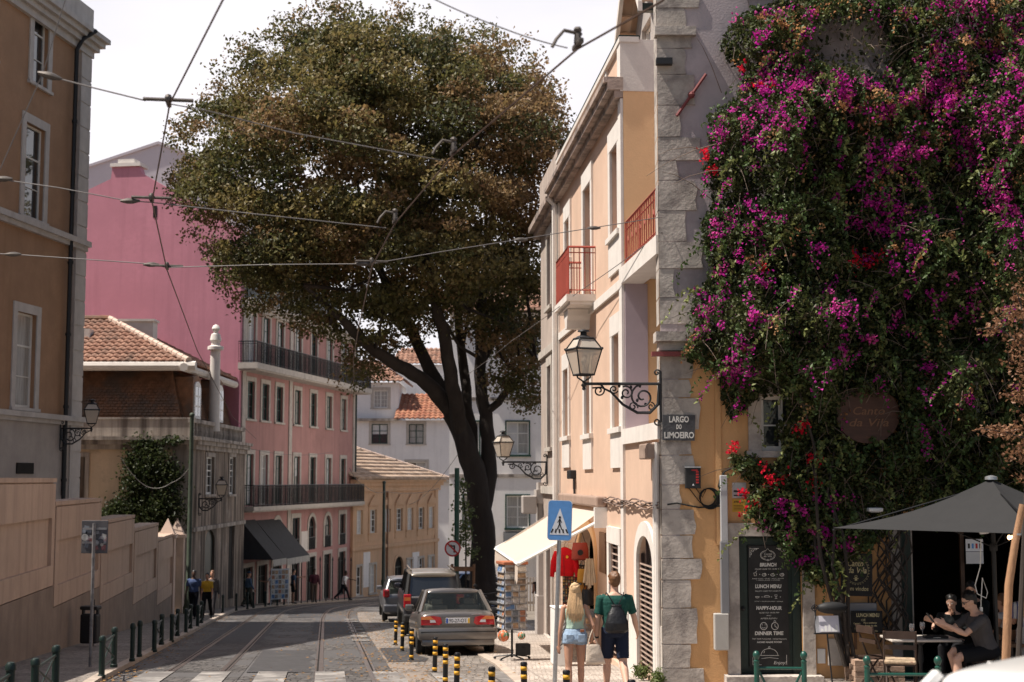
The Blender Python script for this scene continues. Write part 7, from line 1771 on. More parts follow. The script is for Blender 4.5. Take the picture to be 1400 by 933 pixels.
# wall lanterns
M_LGLASS=thin_glass('lantern_glass',(.80,.72,.62),.42)
def scroll(mb,pts,r,M):mb.tube(pts,r,6,M=M)
def spiral(cx,cz,r0,r1,a0,turns,n=26):return[(cx+(r0+(r1-r0)*k/n)*math.cos(a0+turns*2*math.pi*k/n),0,cz+(r0+(r1-r0)*k/n)*math.sin(a0+turns*2*math.pi*k/n))for k in range(n+1)]
def lantern(label,wallp,d,Lb,s,group='ornate wall lanterns'):
    """bracket grows from the wall point along d (horizontal unit vector), lantern stands on its end"""
    rz=math.atan2(d[1],d[0]);root=thing('wall_lantern',label,'street lamp',tuple(wallp),rz,group)
    mb=MB();r=.013*s
    mb.tube([(0,0,0),(Lb,0,0)],.022*s,8);mb.tube([(0,0,-.55*s),(0,0,.18*s)],.02*s,8)
    mb.tube(spiral(-.0+.05*s,.16*s,.05*s,.01*s,R(180),-1.2),r,6);mb.tube(spiral(.05*s,-.55*s,.06*s,.012*s,R(180),1.2),r,6)
    mb.tube([(.02,0,-.02*s),(.04*s,0,-.30*s),(.16*s,0,-.42*s),(.34*s,0,-.42*s),(.55*s,0,-.30*s),(.72*s,0,-.12*s),(.86*s,0,-.05*s),(Lb-.12*s,0,-.06*s)],[.022*s,.024*s,.024*s,.022*s,.02*s,.016*s,.014*s,.012*s],8)
    mb.tube(spiral(.26*s,-.19*s,.19*s,.03*s,R(100),-1.6),.016*s,6);mb.tube(spiral(.50*s,-.13*s,.10*s,.02*s,R(60),1.5),r,6);mb.tube(spiral(.68*s,-.08*s,.065*s,.012*s,R(200),1.4),r*.9,6)
    mb.tube(spiral(Lb-.22*s,-.10*s,.09*s,.02*s,R(80),1.5),r,6);mb.tube(spiral(.40*s,-.33*s,.07*s,.015*s,R(200),-1.3),r*.9,6);mb.tube(spiral(.14*s,-.33*s,.06*s,.012*s,R(90),1.3),r*.8,6)
    for(x,z)in((.3,-.03),(.43,-.05),(.6,-.03),(.34,-.24),(.22,-.3),(.56,-.2)):mb.ball((x*s,0,z*s),.022*s,6,(1,.6,1.3))
    mb.build('bracket',M_IRON,root,smooth='auto')
    T=Matrix.Translation((Lb,0,0))
    MB().lathe([(0,-.10*s),(.03*s,-.08*s),(.02*s,-.05*s),(.045*s,-.02*s),(.02*s,.01*s),(.03*s,.04*s)],10,T).tube([(-.0,0,.03*s),(-.09*s,0,.09*s),(-.1*s,0,.13*s)],r,5,M=T).tube([(0,0,.03*s),(.09*s,0,.09*s),(.1*s,0,.13*s)],r,5,M=T).build('lamp_holder',M_IRON,root,smooth='auto')
    z0,z1,z2=.13*s,.50*s,.66*s;a0,a1,a2=.115*s,.20*s,.11*s
    fr=MB();rot=Matrix.Rotation(R(22),4,'Z')
    sq=lambda a,z:[Vector((x*a,y*a,z))for x,y in((-1,-1),(1,-1),(1,1),(-1,1))]
    q0,q1,q2=sq(a0,z0),sq(a1,z1),sq(a2,z2)
    for k in range(4):
        fr.tube([q0[k],q1[k]],.011*s,5,M=T@rot);fr.tube([q1[k],q2[k]],.011*s,5,M=T@rot)
        for q,t in((q0,.014),(q1,.016),(q2,.014)):fr.tube([q[k],q[(k+1)%4]],t*s,5,M=T@rot)
        fr.ball(q1[k]*1.02,.02*s,6,M=T@rot)
    fr.lathe([(.13*s,z2),(.10*s,z2+.03*s),(.05*s,z2+.05*s),(.045*s,z2+.09*s),(.09*s,z2+.10*s),(.08*s,z2+.125*s),(.0,z2+.14*s)],12,T)
    f_=fr.build('lantern_frame',M_IRON,root,smooth='auto')
    gl=MB();k9=.985
    for k in range(4):
        k2=(k+1)%4
        gl.face([T@rot@(v*1)for v in(q0[k]*k9,q0[k2]*k9,q1[k2]*k9,q1[k]*k9)]);gl.face([T@rot@v for v in(q1[k]*k9,q1[k2]*k9,q2[k2]*k9,q2[k]*k9)])
    gl.build('lantern_glass',M_LGLASS,root)
    MB().ball((Lb,0,z0+.2*s),.04*s,10,(1,1,1.5)).tube([(Lb,0,z0),(Lb,0,z0+.16*s)],.018*s,8).build('lamp_bulb',M_BLIND,root,smooth=True)
    return root
Yc=CNY-.02
wp=P(903,525,Yc);lantern('large ornate wall lantern on the quoined corner of the restaurant house',wp,(-1,.0),105*Yc/FPX,1.08)
wp=Vector((fx(38.6)-.05,38.6,P(742,632,38.6).z));lantern('smaller ornate wall lantern on the grey townhouse, seen against the trunk',wp,(-.98,-.1),60*38.6/FPX,1.06)
Fq=Facade(PX(108,48)-.132*35,13.0,.132,1);wq=Fq.world(Fq.at(78,586)[0],-.12,P(78,586,46.5).z);lantern('ornate wall lantern on the tall ochre house above the garden wall',wq,(.98,-.1),1.05,1.2)
wq=Vector((XC+.08,59.3,P(274,682,59.3).z));lantern('ornate wall lantern on the stained front of the mansard house',wq,(1,-.2),1.0,1.15)
# overhead tram wires
M_WIRE=pm('copper_wire',(.10,.065,.05),rough=.5,var=.3,scale=5,metal=.5);M_SPAN=pm('span_wire',(.16,.145,.14),rough=.6,var=.2)
M_INS=pm('insulator_bronze',(.10,.085,.075),rough=.5,var=.4,scale=20,metal=.4)
def wire(label,pts,r,m,sag=0.0,clamps=(),n=8):
    o=Vector(pts[0]);r_=thing('overhead_wire',label,'overhead wire',tuple(o),0,'overhead tram wires');q=[]
    for a,b in zip(pts[:-1],pts[1:]):
        a,b=Vector(a),Vector(b)
        for k in range(n):t=k/n;q.append(a.lerp(b,t)-o-Vector((0,0,sag*4*t*(1-t))))
    q.append(Vector(pts[-1])-o);MB().tube(q,r*.75,5).build('strand',m,r_)
    for c_,d in clamps:
        c_=Vector(c_)-o;d=Vector(d).normalized()
        MB().tube([c_-d*.10,c_-d*.03,c_+d*.03,c_+d*.1],[.012,.03,.03,.012],8).build('insulator',M_INS,r_,smooth='auto')
    return r_
w1=[P(940,-25,8.9),P(905,2,9.2),P(790,67,10.0),P(620,212,12.6),P(540,306,15.0),P(508,366,17.5),P(489,455,22.8),P(483,492,27),P(484,520,33),P(478,548,50),P(478,565,72)]
wire('copper contact wire sweeping from the top right down across the big tree',w1,.011,M_WIRE)
w2=[P(318,-25,8.6),P(305,0,9.2),P(232,143,11.3),P(208,276,14.4),P(228,368,17.6),P(270,480,24.2),P(318,570,42),P(350,600,60)]
wire('thin contact wire hanging from the top left in front of the pink gable',w2,.010,M_WIRE)
def hanger(name,label,c_,along,across,bent=True):
    r_=thing('wire_hanger',label,'wire hanger',tuple(c_),math.atan2(along[1],along[0]),'hangers that hold the tram wires')
    MB().bevbox(-.11,.11,-.018,.018,.012,.05,.006).build('clamp',M_INS,r_,smooth='auto')
    if bent:MB().tube([(0,0,.04),(0,.0,.10),(0,-.02,.12)],[.03,.026,.02],8).ball((0,0,.14),.032,8,(1,1,.8)).tube([(0,-.02,.11),(0,.10,.13),(0,.16,.06),(0,.19,.0)],.014,6).build('hook',M_INS,r_,smooth='auto')
    else:MB().tube([(0,-.2,.05),(0,.2,.05)],.016,6).ball((0,0,.07),.03,8).build('arm',M_INS,r_,smooth='auto')
h1=[(P(790,67,10.0),'hook hanger highest on the copper wire near the peach roof'),(P(620,212,12.6),'hook hanger in the middle of the tree crown'),(P(540,306,15.0),'hook hanger lower left in the tree crown')]
for c_,lab in h1:hanger('h',lab,c_,(-.2,1),None)
h2=[(P(230,145,11.3),'bracket hanger against the sky right of the tall ochre house'),(P(207,277,14.4),'bracket hanger before the pink gable peak'),(P(228,369,17.6),'bracket hanger lowest before the pink gable'),(P(508,363,17.5),'bracket hanger where two wires cross low in the tree crown')]
for c_,lab in h2:hanger('h',lab,c_,(-.15,1),None,False)
dx=Vector((1,0,0))
wire('twisted span wire at the top, running in from upper left to the highest hook',[P(585,-5,10),P(690,40,10),P(776,66,10)],.007,M_SPAN,.01)
wire('span wire from the left edge to the bracket against the sky',[P(58,102,11.3),P(130,121,11.3),P(199,138,11.3)],.009,M_SPAN,.0,[(P(68,104,11.3),P(130,122,11.3)-P(58,102,11.3))])
wire('old cable slanting down from the top left corner',[P(92,-8,11.3),P(58,102,11.3),P(0,232,11.3),P(-20,275,11.3)],.006,M_SPAN)
wire('span wire through the upper tree crown to the middle hook',[P(235,143,11.3),P(285,152,11.6),P(400,182,12),P(606,220,12.6)],.007,M_SPAN,.0)
wire('span wire through the lower tree crown to the lower left hook',[P(-10,244,14.4),P(80,257,14.4),P(175,275,14.4),P(207,277,14.4),P(350,293,14.6),P(528,312,15.0)],.008,M_SPAN,0,[(P(4,245,14.4),dx),(P(178,275,14.4),dx)])
wire('long span wire crossing low from the left edge to the peach house',[P(-10,347,17.6),P(18,348,17.6),P(205,361,17.6),P(228,366,17.6),P(370,362,17.5),P(508,361,17.5),P(600,345,18.5),P(745,322,20.5),P(905,297,22.25)],.009,M_SPAN,0,[(P(18,348,17.6),dx),(P(207,362,17.6),dx),(P(496,361,17.5),dx),(P(712,328,20),dx),(P(812,312,21.2),dx)])
wire('slack cable rising from the trunk to the peach house roof',[P(640,512,40),P(700,466,36),P(790,400,29),P(905,318,22.25)],.010,M_SPAN,.02)
wire('loose cable looping from the climber to the green tram pole',[P(165,625,57),P(200,665,57),P(235,660,57),P(264,632,56.8)],.018,M_SPAN,.15)
wire('cable sagging past the apricot house front',[P(478,640,78),P(500,665,80),P(527,672,83),P(600,668,90)],.02,M_SPAN,.2)
for k,(a,b)in enumerate((((455,618,76),(300,600,62)),((560,690,85),(640,600,47)))):wire(['thin cable before the pink facade windows','thin cable from the apricot house to the trunk'][k],[P(*a),P(*b)],.014,M_SPAN,.4)
# souvenir shop and its wares
p=G(700,902,.05);Y=p.y
r_=thing('postcard_rack','tall revolving rack packed with postcards beside the saloon car','rack',(p.x,Y,p.z),R(18));r_.scale=(1.3,1.3,1);k=Y/FPX
zb_,zt_=.72-.1,131*k
MB().tube([(0,0,.05),(0,0,zt_)],.018,8).build('pole',M_IRON,r_)
mb=MB()
for j in range(5):a=2*math.pi*j/5;mb.tube([(0,0,.1),(.28*math.cos(a),.28*math.sin(a),.05)],.014,6);mb.ball((.28*math.cos(a),.28*math.sin(a),.025),.025,8)
mb.build('castor_foot',M_IRON,r_,smooth='auto')
MB().bevbox(-.20,.20,-.20,.20,zt_-.06,zt_,.01).build('header',pm('terracotta_header',(.34,.12,.06),var=.2),r_)
M_CORE=pm('rack_wire',(.30,.29,.29),rough=.5,metal=.4);MB().box(-.17,.17,-.17,.17,zb_,zt_-.06).build('core',M_CORE,r_)
rp_=random.Random(9);pc=[]
base=[(.10,.20,.38),(.32,.22,.14),(.50,.46,.40),(.22,.16,.12),(.45,.30,.18),(.16,.18,.20),(.55,.52,.48),(.30,.33,.40),(.42,.18,.10)]
for k_ in range(9):
    mm=pm('postcard_print_%d'%k_,base[k_],rough=.35,var=.75,scale=11+k_,patch=.8,pcol=base[(k_+4)%9],pscale=9);pc.append(mm)
def card(side,x,z,w_,h):
    M_=Matrix.Rotation(R(90)*side,4,'Z')@Matrix.Translation((x,-.185,z))@Matrix.Rotation(R(-10),4,'X')
    c_=MB().box(-w_/2,w_/2,-.006,0,0,h,M_).build('postcard',M_SIGNWHITE,r_)
    MB().raw([(-w_/2+.006,-.0075,.006),(w_/2-.006,-.0075,.006),(w_/2-.006,-.0075,h-.006),(-w_/2+.006,-.0075,h-.006)],[(0,1,2,3)],M_).build('picture',rp_.choice(pc),c_)
for side in(0,1,3):
    rows=10
    for i in range(rows):
        z=zb_+.01+i*(zt_-.1-zb_)/rows
        if rp_.random()<.7:
            for x in(-.115,.0,.115):card(side,x,z,.10,.13)
        else:
            for x in(-.09,.09):card(side,x,z,.16,.115)
for side in range(4):
    mb=MB();M_=Matrix.Rotation(R(90)*side,4,'Z')
    for i in range(10):z=zb_+i*(zt_-.1-zb_)/10;mb.tube([(-.18,-.205,z+.03),(.18,-.205,z+.03)],.004,4,M=M_);mb.box(-.18,.18,-.20,-.17,z,z+.004,M_)
    mb.build('wire_shelf',M_CORE,r_)
def at_rack(dx,dz):return Vector((p.x+dx,Y-.28,p.z+dz))
M_BALL=pm('orange_ball_print',(.65,.16,.06),rough=.4,var=.2,patch=1,pcol=(.10,.24,.14),pscale=9,pmin=.5,pmax=.52)
for dx,dz,rr,lab in((-.17,.50,.115,'orange and green ball hanging low left on the postcard rack'),(.19,.50,.075,'smaller red ball hanging low right on the postcard rack')):
    q=at_rack(dx,dz);b=thing('ball',lab,'ball',tuple(q));MB().ball((0,0,0),rr,20).build('shell',M_BALL,b,smooth=True);mb=MB()
    for a in range(6):mb.tube([(rr*1.02*math.cos(a*math.pi/3)*math.sin(t),rr*1.02*math.sin(a*math.pi/3)*math.sin(t),-rr*1.02*math.cos(t))for t in np.linspace(.1,3.0,9)],.003,4,cap=False)
    mb.tube([(0,0,rr),(0,.05,rr+.12)],.004,4);mb.build('net',M_WHITE,b)
b=thing('black_box','black box of souvenirs at the foot of the postcard rack','box',(p.x+.22,Y-.05,p.z+.10),R(12));b.scale=(.75,.75,.75);MB().bevbox(-.18,.18,-.14,.14,0,.3,.02).build('case',M_TRIM,b);MB().bevbox(-.05,.05,-.17,-.13,.2,.24,.01).build('handle',M_TRIM,b)
q=Vector((PX(769,27.0),27.0,gz(27)+.05));b=thing('street_cabinet','white street cabinet with black scribbles behind the crossing sign pole','cabinet',tuple(q),R(8))
MB().bevbox(-.16,.16,0,.55,0,1.05,.02).build('housing',M_WHITE,b);mb=MB()
for k_ in range(6):mb.tube([(-.1+.02*k_,-.004,.25+.1*k_),(-.04+.02*k_,-.004,.34+.1*k_),(-.09+.02*k_,-.004,.36+.1*k_),(-.0+.01*k_,-.004,.42+.09*k_)],.006,4)
mb.build('scribble',M_BLACK,b);MB().bevbox(-.17,.17,-.01,.56,1.05,1.08,.01).build('lid',M_WHITE,b)
FP=Facade(fx(YF),YF,ux,uy)
def shop(px,py,off):x,z=FP.at(px,py,off);return FP.world(x,off,z)
rzp=math.atan2(FP.u.y,FP.u.x)
c0=shop(776,830,-.55);gp_=thing('display_grid','white wire display grid beside the shop door','display grid',(c0.x,c0.y,gz(c0.y)+.05),R(6));mb=MB()
for j in range(7):mb.tube([(-.3+j*.1,0,.2),(-.3+j*.1,0,2.35)],.005,4)
for j in range(19):mb.tube([(-.3,0,.25+j*.115),(.3,0,.25+j*.115)],.005,4)
mb.build('wire_grid',M_WHITE,gp_);MB().tube([(-.3,0,0),(-.3,0,2.35)],.014,6).tube([(.3,0,0),(.3,0,2.35)],.014,6).build('frame',M_WHITE,gp_)
q=P(772,748,c0.y-.12);b=thing('red_jacket','bright red zip jacket with a small gold badge hanging from the shop awning','jacket',tuple(q),R(-14));M_RED=cloth('scarlet',(.58,.012,.02))
mb=MB();loft_e(mb,[(Vector((0,0,-.60)),.19,.06,0),(Vector((0,0,-.4)),.195,.075,0),(Vector((0,0,-.16)),.20,.08,0),(Vector((0,0,-.06)),.15,.06,0),(Vector((0,0,-.01)),.06,.045,0)])
for sd in(-1,1):mb.tube([(sd*.16,0,-.10),(sd*.24,.0,-.3),(sd*.27,0,-.62)],[.065,.06,.045],10)
remesh(mb,'fabric',M_RED,b,.012,3);MB().disc((.07,-.088,-.2),.03,14).build('badge',M_YEL,b);MB().tube([(0,-.075,-.58),(0,-.095,-.16)],.004,4).build('zip',M_IRON,b)
mb=MB();mb.tube([(-.15,0,-.06),(0,0,.0),(.15,0,-.06)],.012,6).tube([(0,0,0),(0,0,.06),(.03,0,.09),(.0,0,.12)],.005,5);mb.build('hanger',M_WOOD,b)
def bag_(name,label,px,py,dY,w_,h,m,cat='bag',rz=0,d=.09):
    q=P(px,py,dY);b=thing(name,label,cat,tuple(q),rz);mb=MB();loft_e(mb,[(Vector((0,0,-h)),w_*.42,d*.6,0),(Vector((0,0,-h*.92)),w_*.5,d,0),(Vector((0,0,-h*.4)),w_*.48,d,0),(Vector((0,0,0)),w_*.4,d*.4,0)],12);mb.build('pouch',m,b,smooth='auto')
    MB().tube([(-w_*.3,0,-.01),(-w_*.15,0,h*.5),(0,0,h*.62),(w_*.15,0,h*.5),(w_*.3,0,-.01)],.008,5).build('strap',M_IRON,b);return b
yy_=c0.y
b=bag_('red_bag','dark red leather bag hung high right of the red jacket',793,742,yy_-.3,.36,.36,pm('dark_red_leather',(.30,.045,.03),rough=.5,var=.2));MB().disc((0,-.095,-.2),.06,16).build('emblem',M_TRIM,b)
bag_('mustard_bag','mustard felt bag hanging low beside the shop door',797,778,yy_-.6,.24,.28,cloth('mustard',(.48,.25,.05)));bag_('mustard_bag','small ochre purse hanging below the mustard felt bag',795,800,yy_-.55,.2,.2,cloth('ochre_felt',(.40,.20,.05)))
bag_('black_bag','black bag hanging under the cream scarf at the shop door',803,806,yy_-1.0,.26,.32,M_NYL)
q=P(806,764,yy_-1.0);b=thing('scarf','cream scarf hanging in a fold at the shop door','scarf',tuple(q));mb=MB()
for j in range(5):mb.tube([(-.06+.03*j,.01*(j%2),0),(-.09+.045*j,.015*(j%2),-.3),(-.11+.055*j,0,-.58+.05*abs(j-2))],[.018,.03,.034],6)
mb.build('fabric',cloth('cream',(.62,.50,.36)),b,smooth='auto');MB().tube([(-.02,0,.0),(0,0,.06),(.03,0,.02)],.006,5).build('hook',M_IRON,b)
q=P(786,772,yy_-.15);b=thing('magnet_board','dark board crowded with small souvenirs below the red jacket','souvenir board',(q.x,q.y,q.z),R(-6));MB().box(-.26,.26,0,.03,-.85,0).build('panel',pm('dark_felt',(.06,.05,.045),var=.3),b);mb=[MB()for _ in range(4)]
for i in range(9):
    for j in range(14):mb[rp_.randrange(4)].bevbox(-.25+i*.056,-.25+i*.056+rp_.uniform(.025,.045),-.02,-.001,-.83+j*.058,-.83+j*.058+rp_.uniform(.03,.05),.004)
for m_,cc_ in zip(mb,((.40,.25,.09),(.12,.16,.20),(.40,.32,.24),(.28,.07,.05))):
    o_=m_.build('souvenir',pm('souvenir_%d'%int(cc_[0]*100+cc_[1]*10),cc_,var=.5,scale=14),b);o_['kind']='stuff'
q=P(806,835,yy_-1.1);b=thing('postcard_stand','low stand of leaflets by the shop door','rack',(q.x,q.y,gz(q.y)+.05),R(10));MB().bevbox(-.12,.12,-.1,.1,0,.1,.02).build('foot',M_IRON,b);MB().box(-.1,.1,-.05,.05,.1,1.0).build('panel',M_CORE,b);
for j in range(6):MB().box(-.095,.095,-.07,-.052,.2+j*.13,.31+j*.13).build('leaflet',pc[j],b)
Y2=69.5;q=Vector((PX(388,Y2),Y2,gz(Y2)+HP));b=thing('souvenir_stand','pale souvenir stand before the dark awning on the left','rack',tuple(q),R(30));MB().box(-.45,.45,-.02,.02,.3,1.75).build('panel',M_BLIND,b);MB().tube([(-.45,0,0),(-.45,0,1.8)],.02,6).tube([(.45,0,0),(.45,0,1.8)],.02,6).build('frame',M_WHITE,b)
for i in range(5):
    for j in range(6):MB().box(-.42+i*.17,-.28+i*.17,-.035,-.021,.35+j*.23,.53+j*.23).build('print',pc[(i*3+j*2)%9],b)
Y3=43.2;q=Vector((PX(634,Y3),Y3,gz(Y3)));b=thing('tree_guard','wooden guard of stakes round the young plant before the trunk','tree guard',tuple(q));mb=MB();hh=P(634,772,Y3).z-q.z
for sx in(-.3,.3):
    for sy in(-.25,.25):mb.tube([(sx,sy,0),(sx*1.1,sy,hh)],.04,6)
mb.build('stake',M_WOOD,b)['kind']='stuff';MB().box(-.36,.36,-.3,-.22,hh-.18,hh-.08).box(-.36,.36,.22,.3,hh-.18,hh-.08).box(-.36,-.28,-.25,.25,hh-.3,hh-.2).box(.28,.36,-.25,.25,hh-.3,hh-.2).build('cross_bar',M_WOOD,b)
Y4=60;q=Vector((PX(690,Y4),Y4,gz(Y4)));b=thing('picket_fence','pale picket fence in the passage behind the awning','fence',tuple(q));mb=MB()
for j in range(22):mb.box(j*.13,j*.13+.07,0,.03,.1,1.5)
mb.build('pickets',M_FEN,b)['kind']='stuff';MB().box(-.05,2.9,.03,.07,.4,.5).box(-.05,2.9,.03,.07,1.2,1.3).build('rail',M_FEN,b)
# signs and terrace of the restaurant
M_CHALK=pm('chalk_white',(.66,.64,.60),rough=.9,var=.25,scale=25)
M_BOARD=pm('blackboard',(.018,.017,.017),rough=.6,var=.5,scale=5)
M_CHALKY=pm('chalk_cream',(.60,.52,.30),rough=.9,var=.3,scale=25)
Yf=YR
(xa,xb,za,zb_)=FR.rect(905,567,950,603);w_=xb-xa;h=zb_-za
b=thing('street_plaque','dark stone street name plaque with white capital letters on the corner quoins','street sign',(xa+CNX,YR-.05,za));MB().prism([(.0,.01),(w_*.97,0),(w_,h*.97),(w_*.3,h),(.01,h*.98)],-.02,.02).build('slab',pm('dark_grey_stone',(.075,.075,.08),rough=.8,var=.3,scale=6,bump=.3),b)
mb=MB()
for t,z,sz,wd in(('LARGO',.80,.125,.60),('DO',.52,.09,.16),('LIMOEIRO',.20,.125,.90)):put_text(mb,t,w_*.5,h*z,sz*1.05,-.023,bold=.004,width=w_*wd)
mb.build('lettering',M_CHALK,b)
(xa,xb,za,zb_)=FR.rect(936,640,957,668)
b=thing('meter_box','black box with red stripes on the ochre wall below the street plaque','wall box',((xa+xb)/2+CNX,YR,(za+zb_)/2));w_=xb-xa;h=zb_-za
MB().bevbox(-w_/2,w_/2,-.10,-.002,-h/2,h/2,.012).build('case',M_TRIM,b);MB().bevbox(-w_/2-.005,w_/2+.005,-.11,-.002,h/2,h/2+.02,.004).build('lid',M_STEEL,b)
mb=MB()
for j in range(5):mb.box(w_*.18,w_*.36,-.1025,-.1,-h*.25+j*h*.13,-h*.25+j*h*.13+h*.08)
mb.box(-w_*.1,w_*.3,-.1025,-.1,h*.36,h*.42);mb.build('red_marks',M_SIGNRED,b);MB().raw([(-.02,-.103,-h*.36),(.02,-.103,-h*.36),(0,-.103,-h*.26)],[(0,1,2)]).build('white_mark',M_SIGNWHITE,b)
c_=FR.at(967,680);b=thing('cable_coil','coil of black cable hanging on the ochre wall beside the grey conduit','cable',(c_[0]+CNX,YR-.03,c_[1]));mb=MB()
for j in range(6):rr=.125+.006*j;mb.tube([(rr*math.cos(t)+.008*j,-.012*(j%3),rr*1.05*math.sin(t)-.004*j)for t in np.linspace(0,6.3,26)],.008,5,cap=False)
mb.build('loops',M_RUBBER,b,smooth='auto')
pts=[FR.at(*q)for q in((912,690),(925,688),(940,691),(955,694),(985,692),(988,680),(982,665),(984,655),(990,645),(1004,638),(1020,638))]
MB().tube([(q[0]+CNX-b.location.x,-.0,q[1]-b.location.z)for q in pts],.014,6).tube([(FR.at(942,668)[0]+CNX-b.location.x,0,FR.at(942,668)[1]-b.location.z),(-.12,0,-.08),(-.02,0,-.15)],.007,5).tube([(FR.at(951,668)[0]+CNX-b.location.x,0,FR.at(951,668)[1]-b.location.z),(-.08,0,.0),(-.02,0,.12)],.007,5).build('lead',M_RUBBER,b)
(xa,xb,za,zb_)=FR.rect(1001,683,1020,700);b=thing('warning_sticker','yellow notice pasted above the menu door','notice',(xa+CNX,YR-.004,za));MB().box(0,xb-xa,-.004,0,0,zb_-za).build('sheet',pm('notice_yellow',(.62,.36,.05),var=.1),b);mb=MB();put_text(mb,'ATENÇÃO',(xb-xa)/2,(zb_-za)*.78,.045,-.006,bold=.001,width=(xb-xa)*.8)
for j in range(4):mb.box(.02,(xb-xa)*(.85-.1*(j%2)),-.006,-.0045,(zb_-za)*(.14+.12*j),(zb_-za)*(.17+.12*j))
mb.build('print',M_BLACK,b)
(xa,xb,za,zb_)=FR.rect(1001,660,1020,681);b=thing('grey_notice','faded grey notice just above the yellow one','notice',(xa+CNX,YR-.004,za));MB().box(0,xb-xa,-.004,0,0,zb_-za).build('sheet',M_STEEL,b);MB().box(.02,xb-xa-.04,-.006,-.0045,.03,.05).box(.02,xb-xa-.06,-.006,-.0045,.09,.12).build('print',M_TRIM,b)
(xa,xb,za,zb_)=FR.rect(1024.5,746,1079,913);w_=xb-xa;h=zb_-za
b=thing('menu_board','tall black menu board with white hand lettering hung on the green door','menu board',(xa+CNX,YR+.085,za));MB().bevbox(0,w_,-.02,.0,0,h,.004).build('panel',M_BOARD,b)
mb=MB();Yt=-.0225
def line(t,fr,size,wd,sh=.0,bold=.0):put_text(mb,t,w_*.5+random.uniform(-.004,.004),h*fr,size,Yt,bold=bold,width=w_*wd,shear=sh,jitter=random.uniform(-.012,.012))
line('BRUNCH',.838,.075,.42,.1,.003);line('FROM 10:00 TO 12:00 AM',.803,.030,.66,.2)
line('LUNCH MENU',.660,.075,.66,.1,.003);line('FROM 12:00 TO 15:00 PM',.622,.030,.66,.2)
line('HAPPY-HOUR',.482,.075,.64,.1,.003);line('16:00 TO 19:00 PM',.444,.030,.50,.2);line('AND',.421,.026,.12,.2);line('AFTER ELEVEN',.397,.030,.42,.2)
line('DINNER TIME',.275,.075,.72,.1,.003);line('TRY PORTUGUESE / VEGETARIAN',.229,.028,.86,.15);line('HOME MADE FOOD',.203,.034,.62,.2,.001)
for fr in(.725,.712):line('BAKED TOAST + SALAD + EGGS + BACON' if fr>.72 else '+ FRESH JUICE + COFFEE',fr,.020,.80 if fr>.72 else .6,.15)
line('SOUP + MAIN COURSE + DRINK',.537,.02,.72,.15)
def stroke(pts,r=.0035):mb.tube([(w_*x,Yt,h*z)for x,z in pts],r,4)
def ring(x,z,rx,rz,a0=0,a1=2*math.pi,r=.0035,n=20):mb.tube([(w_*x+rx*math.cos(a0+(a1-a0)*k/n),Yt,h*z+rz*math.sin(a0+(a1-a0)*k/n))for k in range(n+1)],r,4,cap=False)
ring(.5,.918,.115,.075,R(100),R(262));ring(.5,.918,.115,.075,R(-82),R(80));ring(.5,.918,.10,.062,R(110),R(250),.002);ring(.5,.918,.10,.062,R(-70),R(70),.002);line('Canto',.928,.045,.20,.15);line('da Vila',.909,.04,.20,.15)
stroke([(.47,.965),(.5,.972),(.53,.965)]);ring(.5,.878,.012,.012)
for sx in(0,1):
    m_=(lambda x:x)if not sx else(lambda x:1-x)
    stroke([(m_(.05),.90),(m_(.05),.975),(m_(.28),.975)],.004);stroke([(m_(.08),.92),(m_(.08),.962),(m_(.2),.962)],.003);ring(m_(.12),.955,.015,.015);ring(m_(.07),.93,.012,.018);ring(m_(.2),.968,.018,.009)
for i,x in enumerate((.18,.40,.62,.85)):
    if i==0:stroke([(.14,.772),(.155,.748),(.20,.748),(.215,.772),(.14,.772)]);stroke([(.18,.775),(.22,.79)])
    else:ring(x,.756,.032,.020);ring(x+.02,.762,.015,.014)
for x in(.29,.51,.73):stroke([(x-.012,.76),(x+.012,.76)]);stroke([(x,.757),(x,.763)])
ring(.22,.578,.03,.022,R(180),R(360));stroke([(.175,.578),(.265,.578)]);ring(.46,.573,.045,.024,0,R(180));stroke([(.38,.573),(.54,.573)]);stroke([(.66,.592),(.67,.578),(.69,.576),(.71,.578),(.72,.592),(.66,.592)]);stroke([(.69,.576),(.69,.562)]);stroke([(.66,.562),(.72,.562)])
for x in(.34,.58,.8):stroke([(x-.012,.574),(x+.012,.574)]);stroke([(x,.571),(x,.577)])
for x in(.37,.65):ring(x,.335,.052,.055,r=.005)
ring(.37,.333,.026,.026,R(200),R(340));mb.ball((w_*.335,Yt,h*.345),.006,6);mb.ball((w_*.405,Yt,h*.345),.006,6);stroke([(.65,.352),(.65,.335),(.70,.322)],.004);ring(.65,.373,.014,.014)
ring(.5,.095,.13,.105,0,R(180),.004);stroke([(.26,.095),(.74,.095)],.004);ring(.5,.162,.012,.012);stroke([(.38,.13),(.36,.115)],.004);stroke([(.30,.07),(.5,.078),(.72,.07)]);put_text(mb,'Enjoy!',w_*.76,h*.035,.07,Yt,shear=.2,width=w_*.32);stroke([(.93,.02),(.93,.10)]);stroke([(.08,.02),(.3,.02)]);stroke([(.08,.02),(.08,.08)])
mb.build('lettering',M_CHALK,b)
(xa,xb,za,zb_)=FR.rect(1147.5,756,1190,814);w_=xb-xa;h=zb_-za
b=thing('welcome_board','framed chalkboard with cream script hanging under the flowers','chalkboard',(xa+CNX,YR-.05,za),0);b.rotation_euler.y=R(1.5)
MB().bevbox(0,w_,-.02,.02,0,h,.005).build('panel',M_BOARD,b);mb=MB();t=.03
mb.box(0,w_,-.03,-.021,0,t).box(0,w_,-.03,-.021,h-t,h).box(0,t,-.03,-.021,t,h-t).box(w_-t,w_,-.03,-.021,t,h-t).build('frame',M_TRIM,b)
